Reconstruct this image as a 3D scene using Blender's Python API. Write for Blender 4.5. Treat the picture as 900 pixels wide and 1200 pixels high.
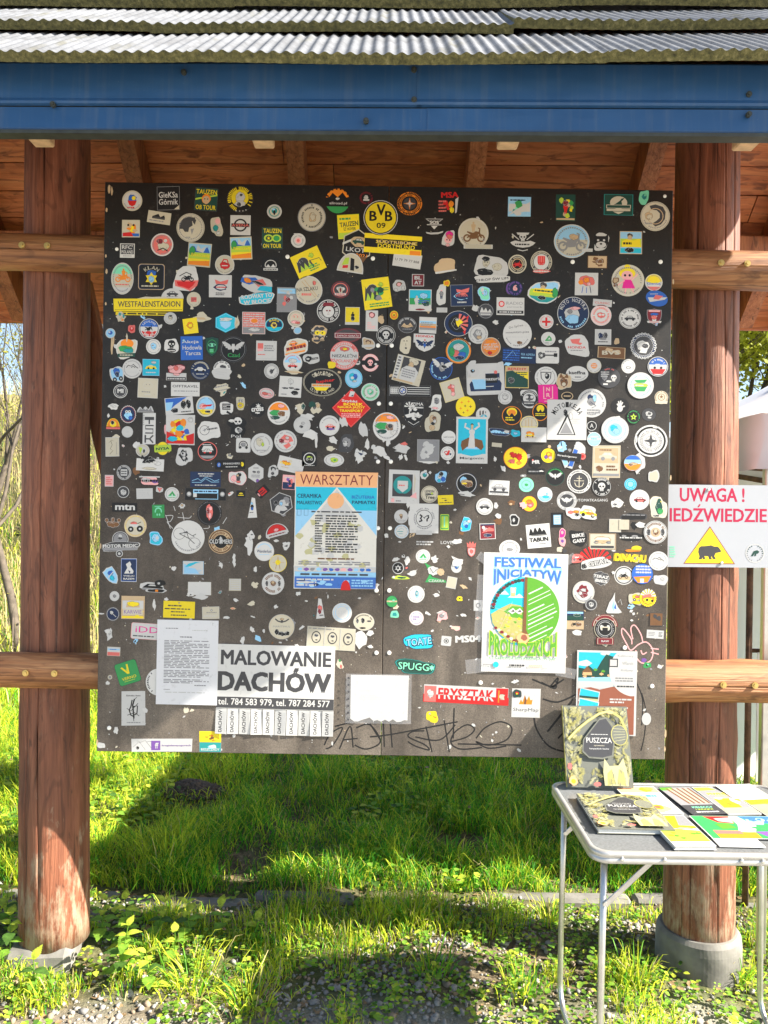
import bpy, math, random
import numpy as np
from mathutils import Matrix, Vector
R = math.radians
scene = bpy.context.scene
for o in list(bpy.data.objects): bpy.data.objects.remove(o)
COL = scene.collection

# ------------------------------------------------------------------ camera, sky, sun, exposure
ROLL = R(0.85)
F = 901.0                                   # focal length in pixels of the 900x1200 photograph
CAMY, CAMZ = -2.7, 1.6
cam_d = bpy.data.cameras.new('camera'); cam = bpy.data.objects.new('camera', cam_d); COL.objects.link(cam)
cam_d.sensor_fit = 'VERTICAL'; cam_d.sensor_height = 34.6; cam_d.sensor_width = 25.95
cam_d.lens = 34.6*F/1200; cam_d.clip_start = 0.05; cam_d.clip_end = 2000
cam.matrix_world = Matrix.Translation((0, CAMY, CAMZ)) @ Matrix.Rotation(math.pi/2, 4, 'X') @ Matrix.Rotation(ROLL, 4, 'Z')
scene.camera = cam
SUN_EL, SUN_FRONT = R(35), R(13.5)            # sun stands to the right, a little in front of the board
sdir = Vector((math.cos(SUN_EL)*math.cos(SUN_FRONT), -math.cos(SUN_EL)*math.sin(SUN_FRONT), math.sin(SUN_EL)))
world = bpy.data.worlds.new('World'); scene.world = world; world.use_nodes = True
wn = world.node_tree.nodes; wn.clear()
sky = wn.new('ShaderNodeTexSky'); sky.sky_type = 'NISHITA'; sky.sun_disc = False
sky.sun_elevation = SUN_EL; sky.sun_rotation = math.atan2(sdir.x, sdir.y)
sky.air_density = 1.0; sky.dust_density = 1.2; sky.ozone_density = 1.0
bg = wn.new('ShaderNodeBackground'); bg.inputs[1].default_value = 0.072
wo = wn.new('ShaderNodeOutputWorld')
world.node_tree.links.new(sky.outputs[0], bg.inputs[0]); world.node_tree.links.new(bg.outputs[0], wo.inputs[0])
sl = bpy.data.lights.new('sun', 'SUN'); sl.energy = 5.0; sl.angle = R(0.53); sl.color = (1.0, 0.94, 0.84)
so = bpy.data.objects.new('sun', sl); COL.objects.link(so); so.location = sdir*30
so.rotation_euler = (-sdir).to_track_quat('-Z', 'Y').to_euler()
scene.view_settings.view_transform = 'Standard'; scene.view_settings.look = 'None'
scene.view_settings.exposure = 1.92; scene.view_settings.gamma = 1
scene.view_settings.use_curve_mapping = False
scene.render.engine = 'CYCLES'
scene.cycles.max_bounces = 8; scene.cycles.transparent_max_bounces = 8

# ------------------------------------------------------------------ helpers
def P(px, py, d):
    """point of the place that stands d metres in front of the camera"""
    xc, yc = (px-450)/F*d, (600-py)/F*d
    c, s = math.cos(ROLL), math.sin(ROLL)
    return Vector((xc*c-yc*s, CAMY+d, xc*s+yc*c+CAMZ))
def PZ(px, py, z):
    a = P(px, py, 1.0); o = Vector((0, CAMY, CAMZ)); v = a-o
    return o+v*((z-CAMZ)/v.z)

def tag(o, label=None, cat=None, group=None, kind=None):
    if label: o['label'] = label
    if cat: o['category'] = cat
    if group: o['group'] = group
    if kind: o['kind'] = kind
    return o
def empty(name, loc, label, cat, group=None):
    e = bpy.data.objects.new(name, None); COL.objects.link(e); e.location = loc; e.empty_display_size = .1
    return tag(e, label, cat, group)
def link(name, me, parent=None, world_loc=None):
    o = bpy.data.objects.new(name, me); COL.objects.link(o)
    if parent is not None:
        o.parent = parent
        po = Vector((0, 0, 0)); q = parent
        while q is not None: po += q.location; q = q.parent
        o.location = (Vector(world_loc) if world_loc is not None else Vector((0, 0, 0)))-po
    elif world_loc is not None: o.location = world_loc
    return o
def fast_mesh(name, V, T, mats, mi=None, smooth=False):
    V = np.asarray(V, np.float32); T = np.asarray(T, np.int32)
    me = bpy.data.meshes.new(name); n = T.shape[1]
    me.vertices.add(len(V)); me.vertices.foreach_set('co', V.ravel())
    me.loops.add(T.size); me.loops.foreach_set('vertex_index', T.ravel())
    me.polygons.add(len(T)); me.polygons.foreach_set('loop_start', np.arange(0, T.size, n, dtype=np.int32))
    for m in mats: me.materials.append(m)
    if mi is not None: me.polygons.foreach_set('material_index', np.asarray(mi, np.int32))
    if smooth: me.polygons.foreach_set('use_smooth', np.ones(len(T), bool))
    me.update(calc_edges=True); return me

class MB:
    def __init__(s): s.v = []; s.f = []; s.m = []
    def add(s, V, Fs, m=0):
        k = len(s.v); s.v += [tuple(v) for v in V]; s.f += [[i+k for i in f] for f in Fs]; s.m += [m]*len(Fs); return s
    def box(s, c, d, rot=None, m=0, bev=0.0):
        c = Vector(c); h = Vector(d)/2
        if bev > 0:
            pts = []; b = min(bev, min(h)*.9)
            for sx in (-1, 1):
                for sy in (-1, 1):
                    for sz in (-1, 1):
                        pts += [Vector((sx*(h.x-b), sy*(h.y-b), sz*h.z)), Vector((sx*(h.x-b), sy*h.y, sz*(h.z-b))), Vector((sx*h.x, sy*(h.y-b), sz*(h.z-b)))]
            import bmesh
            bm = bmesh.new(); [bm.verts.new(p) for p in pts]; bmesh.ops.convex_hull(bm, input=bm.verts); bmesh.ops.dissolve_limit(bm, angle_limit=.01, verts=bm.verts, edges=bm.edges)
            bm.verts.index_update(); V = [v.co.copy() for v in bm.verts]; Fs = [[v.index for v in f.verts] for f in bm.faces]; bm.free()
        else:
            V = [Vector((x*h.x, y*h.y, z*h.z)) for x in (-1, 1) for y in (-1, 1) for z in (-1, 1)]
            Fs = [[0, 1, 3, 2], [4, 6, 7, 5], [0, 4, 5, 1], [2, 3, 7, 6], [0, 2, 6, 4], [1, 5, 7, 3]]
        if rot is not None: V = [rot @ v for v in V]
        return s.add([v+c for v in V], Fs, m)
    def tube(s, pts, r, n=8, m=0, cap=True):
        pts = [Vector(p) for p in pts]; k = len(pts)
        rs = r if isinstance(r, (list, tuple)) else [r]*k
        t0 = (pts[1]-pts[0]).normalized(); u = t0.orthogonal().normalized(); V = []; Fs = []
        for i, p in enumerate(pts):
            t = (pts[min(i+1, k-1)]-pts[max(i-1, 0)]).normalized()
            u = (u-t*u.dot(t)).normalized(); w = t.cross(u)
            for j in range(n):
                a = 2*math.pi*j/n; V.append(p+(u*math.cos(a)+w*math.sin(a))*rs[i])
        for i in range(k-1):
            for j in range(n): Fs.append([i*n+j, i*n+(j+1) % n, (i+1)*n+(j+1) % n, (i+1)*n+j])
        if cap: Fs += [list(range(n))[::-1], list(range((k-1)*n, k*n))]
        return s.add(V, Fs, m)
    def prism(s, poly, ax, d0, d1, m=0):
        """extrude a polygon given in the two other axes along ax from d0 to d1"""
        def mk(a, b, d): return {'x': (d, a, b), 'y': (a, d, b), 'z': (a, b, d)}[ax]
        n = len(poly); V = [mk(a, b, d0) for a, b in poly]+[mk(a, b, d1) for a, b in poly]
        return s.add(V, [list(range(n)), list(range(n, 2*n))[::-1]]+[[i, i+n, (i+1) % n+n, (i+1) % n] for i in range(n)], m)
    def mesh(s, name, mats, smooth=False):
        me = bpy.data.meshes.new(name); me.from_pydata(s.v, [], s.f)
        for m in (mats if isinstance(mats, (list, tuple)) else [mats]): me.materials.append(m)
        for p, k in zip(me.polygons, s.m): p.material_index = k; p.use_smooth = smooth
        import bmesh
        bm = bmesh.new(); bm.from_mesh(me); bmesh.ops.recalc_face_normals(bm, faces=bm.faces); bm.to_mesh(me); bm.free()
        return me
    def build(s, name, mats, parent=None, smooth=False, origin=None):
        if origin is not None:
            o = Vector(origin); s.v = [tuple(Vector(v)-o) for v in s.v]
        return link(name, s.mesh(name, mats, smooth), parent, origin if origin is not None else (0, 0, 0))

# ------------------------------------------------------------------ materials
def nodemat(name):
    m = bpy.data.materials.new(name); m.use_nodes = True; nt = m.node_tree
    return m, nt, nt.nodes['Principled BSDF']
def ramp(nt, fac, stops):
    r = nt.nodes.new('ShaderNodeValToRGB'); e = r.color_ramp.elements
    while len(e) < len(stops): e.new(.5)
    for k, (p, c) in zip(e, stops): k.position = p; k.color = (*c, 1)
    nt.links.new(fac, r.inputs[0]); return r.outputs[0]
def noise(nt, scale, detail=4, rough=.55, mapping=None, dist=0, coord='Object', rot=(0, 0, 0)):
    tc = nt.nodes.new('ShaderNodeTexCoord'); mp = nt.nodes.new('ShaderNodeMapping')
    mp.inputs['Scale'].default_value = mapping or (1, 1, 1); mp.inputs['Rotation'].default_value = rot
    n = nt.nodes.new('ShaderNodeTexNoise'); n.inputs['Scale'].default_value = scale; n.inputs['Detail'].default_value = detail
    n.inputs['Roughness'].default_value = rough; n.inputs['Distortion'].default_value = dist
    nt.links.new(tc.outputs[coord], mp.inputs[0]); nt.links.new(mp.outputs[0], n.inputs['Vector']); return n.outputs['Fac']
def mixc(nt, fac, a, b, mode='MIX'):
    x = nt.nodes.new('ShaderNodeMix'); x.data_type = 'RGBA'; x.blend_type = mode
    for i, v in ((0, fac), (6, a), (7, b)):
        if isinstance(v, (int, float)): x.inputs[i].default_value = v
        elif isinstance(v, tuple): x.inputs[i].default_value = (*v, 1)
        else: nt.links.new(v, x.inputs[i])
    return x.outputs[2]
def bump(nt, b, h, strength=.3, dist=.01):
    n = nt.nodes.new('ShaderNodeBump'); n.inputs['Strength'].default_value = strength; n.inputs['Distance'].default_value = dist
    nt.links.new(h, n.inputs['Height']); nt.links.new(n.outputs[0], b.inputs['Normal'])
def simple(name, col, rough=.6, var=.25, scale=20, metal=0, bmp=0, coord='Object'):
    m, nt, b = nodemat(name); n = noise(nt, scale, coord=coord)
    lo = tuple(c*(1-var) for c in col); hi = tuple(min(1, c*(1+var)) for c in col)
    nt.links.new(ramp(nt, n, [(.3, lo), (.7, hi)]), b.inputs['Base Color'])
    b.inputs['Roughness'].default_value = rough; b.inputs['Metallic'].default_value = metal
    if bmp: bump(nt, b, n, bmp)
    return m
def wood(name, dark, mid, light, axis='z', rings=9, rough=.6, worn=False):
    m, nt, b = nodemat(name)
    st = {'z': (1, 1, .07), 'x': (.07, 1, 1), 's': (.07, 1, 1)}[axis]
    n1 = noise(nt, 26, 5, .65, st, .6); n2 = noise(nt, rings, 3, .5, tuple(.16 if v < 1 else 1 for v in st), 1.2); n3 = noise(nt, 2.2, 3)
    n4 = noise(nt, 150, 3, .7, tuple(.03 if v < 1 else 1 for v in st))
    c = ramp(nt, n1, [(.28, dark), (.5, mid), (.75, light)])
    w = nt.nodes.new('ShaderNodeMath'); w.operation = 'MULTIPLY'; w.inputs[1].default_value = 34; nt.links.new(n2, w.inputs[0])
    s = nt.nodes.new('ShaderNodeMath'); s.operation = 'SINE'; nt.links.new(w.outputs[0], s.inputs[0])
    lines = ramp(nt, s.outputs[0], [(.55, (1, 1, 1)), (.95, (.62, .58, .56))])
    c = mixc(nt, .7, c, lines, 'MULTIPLY')
    c = mixc(nt, .55, c, ramp(nt, n3, [(.3, (.62, .6, .6)), (.7, (1.25, 1.2, 1.15))]), 'MULTIPLY')
    c = mixc(nt, .5, c, ramp(nt, n4, [(.3, (.6, .6, .6)), (.6, (1.1, 1.1, 1.1))]), 'MULTIPLY')
    n6 = noise(nt, 38, 3, .6, tuple(.22 if v < 1 else 1 for v in st), .8); n7 = noise(nt, 75, 2, .5, tuple(.012 if v < 1 else 1 for v in st))
    c = mixc(nt, ramp(nt, n6, [(.60, (0, 0, 0)), (.70, (.75, .75, .75))]), c, tuple(v*.55 for v in dark))
    c = mixc(nt, ramp(nt, n7, [(.66, (0, 0, 0)), (.72, (.8, .8, .8))]), c, tuple(v*.4 for v in dark))
    if worn:      # stain rubbed off and mud splashed near the foot of the log
        tc = nt.nodes.new('ShaderNodeTexCoord'); sx = nt.nodes.new('ShaderNodeSeparateXYZ'); nt.links.new(tc.outputs['Object'], sx.inputs[0])
        n8 = noise(nt, 30, 5, .7, (1, 1, .3)); ma = nt.nodes.new('ShaderNodeMath'); ma.operation = 'MULTIPLY_ADD'; ma.inputs[1].default_value = -.42; nt.links.new(sx.outputs[2], ma.inputs[0]); nt.links.new(n8, ma.inputs[2])
        c = mixc(nt, ramp(nt, n8, [(.60, (0, 0, 0)), (.74, (.55, .55, .55))]), c, mixc(nt, .5, c, (.36, .24, .16)))
        m8 = nt.nodes.new('ShaderNodeMapRange'); m8.inputs[1].default_value = 1.10; m8.inputs[2].default_value = 1.30; nt.links.new(ma.outputs[0], m8.inputs[0]); c = mixc(nt, m8.outputs[0], c, (.34, .25, .17))
    oi = nt.nodes.new('ShaderNodeObjectInfo'); c = mixc(nt, 1.0, c, ramp(nt, oi.outputs['Random'], [(0, (.72, .70, .68)), (1, (1.15, 1.15, 1.15))]), 'MULTIPLY')
    nt.links.new(c, b.inputs['Base Color']); b.inputs['Roughness'].default_value = rough
    a = nt.nodes.new('ShaderNodeMath'); a.operation = 'ADD'; nt.links.new(n1, a.inputs[0]); nt.links.new(n4, a.inputs[1])
    bump(nt, b, a.outputs[0], .6, .006); return m
M = {}
M['post'] = wood('stained_post_wood', (.105, .034, .017), (.235, .082, .041), (.36, .145, .078), 'z', worn=True)
M['rail'] = wood('stained_rail_wood', (.15, .055, .02), (.31, .135, .052), (.50, .28, .13), 'x')
M['plank'] = wood('ceiling_wood', (.32, .085, .022), (.58, .18, .05), (.70, .28, .10), 'x')
M['rafter'] = wood('rafter_wood', (.22, .075, .026), (.42, .15, .055), (.55, .24, .10), 'z')
M['endwood'] = simple('pale_wood', (.55, .36, .2), .7, .2, 40)
M['concrete'] = simple('concrete', (.18, .17, .15), .95, .45, 7, bmp=.6)
M['brass'] = simple('brass_bolt', (.62, .45, .16), .35, .15, 60, .8)
M['steel'] = simple('steel', (.6, .6, .58), .35, .1, 60, .9)
M['screwwhite'] = simple('white_screw_cap', (.78, .77, .72), .5, .15, 80)
M['alu'] = simple('aluminium', (.55, .54, .51), .35, .10, 25, .85)
M['aluframe'] = simple('aluminium_rim', (.52, .51, .48), .4, .08, 25, .6)
M['tabletop'] = simple('table_top', (.15, .155, .155), .4, .25, 160)
M['rust'] = simple('rusty_steel', (.12, .06, .03), .8, .5, 30)
M['canvas'] = simple('tent_canvas', (.74, .74, .76), .8, .06, 3)
M['paperedge'] = simple('book_pages', (.75, .73, .66), .8, .08, 200)
# ------------------------------------------------------------------ ground
def sstep(a, b, x):
    t = np.clip((x-a)/(b-a), 0, 1); return t*t*(3-2*t)
def gz(x, y):
    x = np.asarray(x, float); y = np.asarray(y, float)
    z = -.09+.012*np.sin(3.1*x+1.7*y)+.010*np.sin(7.3*x-5.1*y+1)+.006*np.sin(13.*x+17.*y)
    z = z+.05*sstep(.62, 1.1, y)+.03*np.sin(.9*x+.4)*sstep(.8, 2, y)
    z = z+.085*np.exp(-(((x+1.07)/.17)**2+((y-1.72)/.12)**2))               # the mole hill
    bank = sstep(3.6, 16, y)*sstep(3.2, -1.5, x)*3.7+sstep(9, 30, y)*2.2
    return z+bank+.12*np.sin(.8*x)*np.sin(.7*y)*sstep(3, 6, y)
xs = np.unique(np.concatenate([np.linspace(-260, -20, 13), np.linspace(-20, -3.2, 29), np.linspace(-3.2, 3.2, 140), np.linspace(3.2, 20, 29), np.linspace(20, 260, 13)]))
ys = np.unique(np.concatenate([np.linspace(-60, -2.6, 12), np.linspace(-2.6, 4, 130), np.linspace(4, 24, 41), np.linspace(24, 400, 24)]))
GX, GY = np.meshgrid(xs, ys); GZ = gz(GX, GY)
nx, ny = len(xs), len(ys); ii = np.arange(nx*ny).reshape(ny, nx)
quads = np.stack([ii[:-1, :-1], ii[:-1, 1:], ii[1:, 1:], ii[1:, :-1]], -1).reshape(-1, 4)
m, nt, b = nodemat('soil')
n1 = noise(nt, 1.3, 5); n2 = noise(nt, 22, 6, .7); n3 = noise(nt, 90, 4, .7)
c = ramp(nt, n2, [(.3, (.05, .035, .02)), (.5, (.13, .095, .055)), (.72, (.27, .21, .13))])
c2 = ramp(nt, n2, [(.3, (.045, .06, .015)), (.55, (.10, .11, .03)), (.75, (.24, .22, .09))])
c = mixc(nt, ramp(nt, n1, [(.42, (0, 0, 0)), (.58, (1, 1, 1))]), c, c2)
c = mixc(nt, .6, c, ramp(nt, n3, [(.35, (.5, .5, .5)), (.65, (1.2, 1.2, 1.2))]), 'MULTIPLY')
# gravel in front of the shelter; unseen yard added, pale to bounce light
n5 = noise(nt, 140, 4, .7); gr_ = ramp(nt, n5, [(.3, (.20, .18, .15)), (.5, (.36, .33, .28)), (.7, (.48, .45, .40))])
tc = nt.nodes.new('ShaderNodeTexCoord'); sx = nt.nodes.new('ShaderNodeSeparateXYZ'); nt.links.new(tc.outputs['Object'], sx.inputs[0])
ma = nt.nodes.new('ShaderNodeMath'); ma.operation = 'MULTIPLY_ADD'; ma.inputs[1].default_value = -1.2; nt.links.new(sx.outputs[1], ma.inputs[0]); nt.links.new(n1, ma.inputs[2])
c = mixc(nt, ramp(nt, ma.outputs[0], [(.55, (0, 0, 0)), (.8, (.75, .75, .75)), (1.0, (1, 1, 1))]), c, gr_)
nt.links.new(c, b.inputs['Base Color']); b.inputs['Roughness'].default_value = .95; bump(nt, b, n2, .8, .02)
ground = link('ground', fast_mesh('ground', np.stack([GX, GY, GZ], -1).reshape(-1, 3), quads, [m], smooth=True)); tag(ground, kind='structure')
def g1(x, y): return float(gz(x, y))

# kerb edging stones across the ground behind the posts
kerb = empty('kerb_edging', (0, .66, -.08), 'row of low worn concrete edging slabs sunk in the grass behind the board', 'kerb')
rk = random.Random(5)
x = -3.4
while x < 3.6:
    L = rk.uniform(.42, .62)
    if not (-.28 < x < .25 and True):
        y = .66+.03*math.sin(x*2)+rk.uniform(-.012, .012); z = g1(x+L/2, y)
        MB().box((0, 0, 0), (L-.015, .075, .16), Matrix.Rotation(rk.uniform(-.03, .03), 3, 'Z') @ Matrix.Rotation(rk.uniform(-.05, .05), 3, 'X'), bev=.014).build('slab', M['concrete'], kerb).location = Vector((x+L/2, y, z-.062+rk.uniform(-.012, .008)))-kerb.location
    x += L

# ------------------------------------------------------------------ the roofed shelter
shelter = empty('roofed_shelter', (0, .2, 0), 'brown log shelter with blue metal fascia and grey corrugated roof', 'shelter')
def log(name, p0, p1, r0, r1, mat, cracks, seed, wob=.004, nseg=40, knots=6, n=56):
    """a peeled log with drying cracks cut into it"""
    rg = random.Random(seed); p0, p1 = Vector(p0), Vector(p1); ax = (p1-p0).normalized()
    u = Vector((1, 0, 0)) if abs(ax.x) < .7 else Vector((0, -1, 0)); u = (u-ax*u.dot(ax)).normalized(); w = ax.cross(u)
    base = [2*math.pi*j/n for j in range(n)]
    for ca in cracks: base = [a for a in base if abs((a-ca[0]+math.pi) % (2*math.pi)-math.pi) > .05]
    angs = [(a, -1) for a in base]
    for k, ca in enumerate(cracks): angs += [((ca[0]+d) % (2*math.pi), k if d == 0 else -1-10*(k+1)) for d in (-.02, 0, .02)]
    angs.sort(); V = []; Fs = []; na = len(angs)
    kn = [(rg.random(), rg.uniform(0, 6.28), rg.uniform(.004, .009)) for _ in range(knots)]
    for i in range(nseg+1):
        t = i/nseg; p = p0.lerp(p1, t); r = r0+(r1-r0)*t
        for a, k in angs:
            ck = k if k >= 0 else ((-k)//10-1 if k <= -10 else -1)
            aa = a; rr = r*(1+.008*math.sin(2*a+4*t+seed)+.004*math.sin(3*a-7*t+2*seed))
            for kt, ka, kh in kn:
                da = (a-ka+math.pi) % (2*math.pi)-math.pi
                rr += kh*math.exp(-(da*r/.04)**2-((t-kt)*(p1-p0).length/.06)**2)
            if ck >= 0:
                ca = cracks[ck]; aa = a+.05*math.sin(7*t+ck*2+seed)+.02*math.sin(23*t+ck)
                if k >= 0 and ca[1] < t < ca[2]: rr -= ca[3]*min(1, (t-ca[1])*12, (ca[2]-t)*12)
            V.append(p+(u*math.cos(aa)+w*math.sin(aa))*rr)
    for i in range(nseg):
        for j in range(na): Fs.append([i*na+j, i*na+(j+1) % na, (i+1)*na+(j+1) % na, (i+1)*na+j])
    Fs += [list(range(na))[::-1], list(range(nseg*na, (nseg+1)*na))]
    return MB().add(V, Fs).build(name, mat, shelter, smooth=True, origin=(p0+p1)/2)
D_POST = 2.93
for (xt, xb, seed, cr) in ((68, 63.5, 3, [(-1.60, .05, .98, .022), (-2.05, .0, .40, .012)]), (829, 818, 8, [(-2.25, 0, 1, .02), (-1.40, .0, 1, .02), (-1.0, .55, 1, .016)])):
    a = P(xt, 170, D_POST); bt = P(xb, 1098, D_POST); up = (a-bt).normalized()
    log('post', bt, bt+up*3.42, .128, .114, M['post'], [((c[0]) % (2*math.pi), *c[1:]) for c in cr], seed, knots=10)
    if xt > 400:      # round footing
        MB().tube([(bt.x, bt.y, -.32), (bt.x, bt.y, -.0), (bt.x, bt.y, .03), (bt.x, bt.y, .045)], [.156, .154, .150, .138], 72).build('footing', M['concrete'], shelter, smooth=False, origin=(bt.x, bt.y, 0))
    else:
        MB().box((bt.x-.02, bt.y-.02, -.17), (.235, .24, .30), Matrix.Rotation(.09, 3, 'Z'), bev=.02).build('footing', M['concrete'], shelter, origin=(bt.x-.02, bt.y-.02, -.17))
# rails bolted to the front of the posts; upper and lower
D_RAIL = 2.795
for (yl, yr, r0, r1, seed) in ((296.5, 316.5, .064, .071, 11), (785.5, 798, .060, .077, 15)):
    a = P(60, yl, D_RAIL); bb = P(835, yr, D_RAIL); dv = (bb-a).normalized()
    rl = log('rail', a-dv*1.05, bb+dv*.62, r0, r1, M['rail'], [(.15, .0, .47, .012), (.1, .5, 1, .02 if yl > 500 else .008)], seed, knots=9)
    for t in (36, 65, 835, 865) if yl < 500 else (40, 73, 837, 873):
        q = a+dv*((t-60)/F*D_RAIL); rr = r0+(r1-r0)*(.2 if t < 400 else .75)
        MB().tube([(q.x, q.y-rr+.004, q.z+.003), (q.x, q.y-rr-.006, q.z+.003)], .0115, 12).tube([(q.x, q.y-rr-.004, q.z+.003), (q.x, q.y-rr-.010, q.z+.003)], .006, 6).build('bolt', M['brass'], shelter, origin=(q.x, q.y-rr, q.z))
# diagonal brace behind the board
a = P(88, 330, 3.05); bb = P(175, 720, 3.05); d = (bb-a).normalized(); ang = math.atan2(d.x, -d.z)
MB().box((0, 0, 0), (.12, .06, (bb-a).length), Matrix.Rotation(-ang, 3, 'Y'), bev=.006).build('brace', M['rafter'], shelter).location = (a+bb)/2-shelter.location
# roof
YAW = -.02
XL, XR = -2.75, 1.92
def yw(v): return (v[0], v[1]-math.tan(-YAW)*v[0], v[2])
def yawbuild(mb, name, mats, parent, smooth=False):
    mb.v = [yw(v) for v in mb.v]
    c = sum((Vector(v) for v in mb.v), Vector())/len(mb.v)
    return mb.build(name, mats, parent, smooth, origin=c)
TH = R(42); EY, EZ, RY, RZ = -.50, 2.80, .20, 0
RZ = EZ+(RY-EY)*math.tan(TH)              # underside of the boards at the ridge
BY = RY+(RZ-2.585)/math.tan(TH)           # far eave
roof = empty('roof', (0, .2, RZ), None, None); roof.parent = shelter; roof.location = Vector((0, .2, RZ))-shelter.location
rp = random.Random(2)
def slope_pt(side, s, off):
    """side -1 near slope, +1 far slope; s = distance from the ridge down the slope; off = height above board underside"""
    return (RY+side*(s*math.cos(TH)+off*math.sin(TH)), RZ-s*math.sin(TH)+off*math.cos(TH))
for side, L in ((-1, (RY-EY)/math.cos(TH)), (1, (BY-RY)/math.cos(TH))):
    s = .02
    while s < L-.02:
        w = min(.125, L-s); x0 = XL
        while x0 < XR-.05:
            x1 = min(x0+rp.uniform(1.6, 2.6), XR); o1 = rp.uniform(-.003, .003)
            pl = [slope_pt(side, s, o1), slope_pt(side, s+w-.005, o1), slope_pt(side, s+w-.005, .022), slope_pt(side, s, .022)]
            yawbuild(MB().prism(pl, 'x', x0+.002, x1-.002), 'ceiling_plank', M['plank'], roof); x0 = x1
        s += w
    for X in (-2.55, -1.80, -1.07, -.385, .36, 1.075, 1.72):
        pl = [slope_pt(side, 0.0, -.002), slope_pt(side, L-.03, -.002), slope_pt(side, L-.03, -.13), slope_pt(side, 0.0, -.13)]
        yawbuild(MB().prism(pl, 'x', X-.035, X+.035), 'rafter', M['rafter'], roof)
    if side < 0:
        for X in (-1.07, -.385, .36, 1.075):   # pale sawn rafter ends below the fascia
            y, z = slope_pt(side, L-.012, -.09); yawbuild(MB().box((X, y+.05, z-.0), (.062, .10, .05), bev=.004), 'rafter_end', M['endwood'], roof)
yb = BY
yawbuild(MB().box(((XL+XR)/2, BY+.02, 2.585+.03), (XR-XL, .03, .17), bev=.004), 'fascia_board', M['plank'], roof)
yawbuild(MB().box(((XL+XR)/2, BY-.38, 2.585+.195), (XR-XL, .10, .12), bev=.006), 'purlin', M['rafter'], roof)
yawbuild(MB().box(((XL+XR)/2, RY, RZ-.27), (XR-XL, .14, .18), bev=.008), 'ridge_beam', M['rafter'], roof)
# blue metal fascia: upper and lower pressed panels in sheets
m, nt, b = nodemat('blue_sheet_metal')
n = noise(nt, 3, 4); nt.links.new(ramp(nt, n, [(.3, (.018, .066, .165)), (.7, (.025, .085, .205))]), b.inputs['Base Color'])
b.inputs['Roughness'].default_value = .42; b.inputs['Specular IOR Level'].default_value = .35; bump(nt, b, noise(nt, 5, 2, .4, (1, 1, 2)), .3, .03); M['blue'] = m
ns = noise(nt, 40, 4, .6, (1, 1, .06)); nd = noise(nt, 260, 3, .7); cb = b.inputs['Base Color'].links[0].from_socket
cb = mixc(nt, ramp(nt, ns, [(.5, (0, 0, 0)), (.75, (.22, .22, .22))]), cb, (.14, .16, .18)); cb = mixc(nt, ramp(nt, nd, [(.70, (0, 0, 0)), (.76, (.6, .6, .6))]), cb, (.25, .26, .26)); nt.links.new(cb, b.inputs['Base Color'])
M['darktrim'] = simple('dark_trim', (.03, .035, .03), .6, .3, 30)
FY = EY-.03; FZ0 = 2.672
for (x0, x1) in ((XL, -1.87), (-1.885, .088), (.075, 1.985 if XR < 1.985 else XR)):
    o = .0015 if x0 > 0 else 0
    prof = [(FY, FZ0+.07), (FY-.012, FZ0+.072), (FY-.014-o, FZ0+.078), (FY-.010-o, FZ0+.088), (FY-.010-o, FZ0+.185), (FY-.006, FZ0+.192), (FY, FZ0+.192)]
    yawbuild(MB().prism(prof, 'x', x0, x1), 'fascia_panel', M['blue'], roof)
    prof = [(FY+.02, FZ0+.002), (FY+.0-o, FZ0), (FY-.004-o, FZ0+.006), (FY-.002-o, FZ0+.066), (FY+.02, FZ0+.068)]
    yawbuild(MB().prism(prof, 'x', x0+.03, min(x1+.03, XR)), 'fascia_panel', M['blue'], roof)
yawbuild(MB().box(((XL+XR)/2, FY+.012, FZ0+.069), (XR-XL-.01, .014, .02)), 'joint_strip', M['darktrim'], roof)
yawbuild(MB().prism([(FY-.008, FZ0-.011), (FY-.008, FZ0-.001), (FY+.03, FZ0-.001), (FY+.03, FZ0-.011)], 'x', XL, XR), 'drip_edge', M['darktrim'], roof)
for (px, py) in ((485, 84), (485, 119), (429, 143), (872, 117), (872, 140), (215, 84), (60, 120)):
    q = P(px, py, 2.165); y = FY-.014-math.tan(-YAW)*q.x
    MB().tube([(q.x, y+.006, q.z), (q.x, y-.003, q.z)], .008, 10).tube([(q.x, y-.002, q.z), (q.x, y-.007, q.z)], .0045, 6).build('screw', M['darktrim'], roof, origin=(q.x, y, q.z))
# corrugated sheets in overlapping courses
m, nt, b = nodemat('weathered_roof_sheet')
n1 = noise(nt, 5, 6, .7); n2 = noise(nt, 60, 3, .6); n3 = noise(nt, 9, 4, .6, (1, .35, .35))
c = ramp(nt, n1, [(.3, (.085, .085, .088)), (.5, (.145, .15, .16)), (.75, (.21, .215, .23))])
c = mixc(nt, ramp(nt, n3, [(.58, (0, 0, 0)), (.72, (.8, .8, .8))]), c, (.11, .105, .075))
c = mixc(nt, .4, c, ramp(nt, n2, [(.3, (.6, .6, .6)), (.6, (1, 1, 1))]), 'MULTIPLY')
nt.links.new(c, b.inputs['Base Color']); b.inputs['Roughness'].default_value = .8; b.inputs['Specular IOR Level'].default_value = .3; bump(nt, b, n2, .3, .004); M['sheet'] = m
m, nt, b = nodemat('mossy_sheet_edge')
n1 = noise(nt, 70, 5, .7); nt.links.new(ramp(nt, n1, [(.3, (.035, .035, .015)), (.55, (.12, .11, .04)), (.75, (.24, .21, .10))]), b.inputs['Base Color']); b.inputs['Roughness'].default_value = .95; bump(nt, b, n1, .8, .006); M['moss'] = m
rs = random.Random(9)
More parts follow.
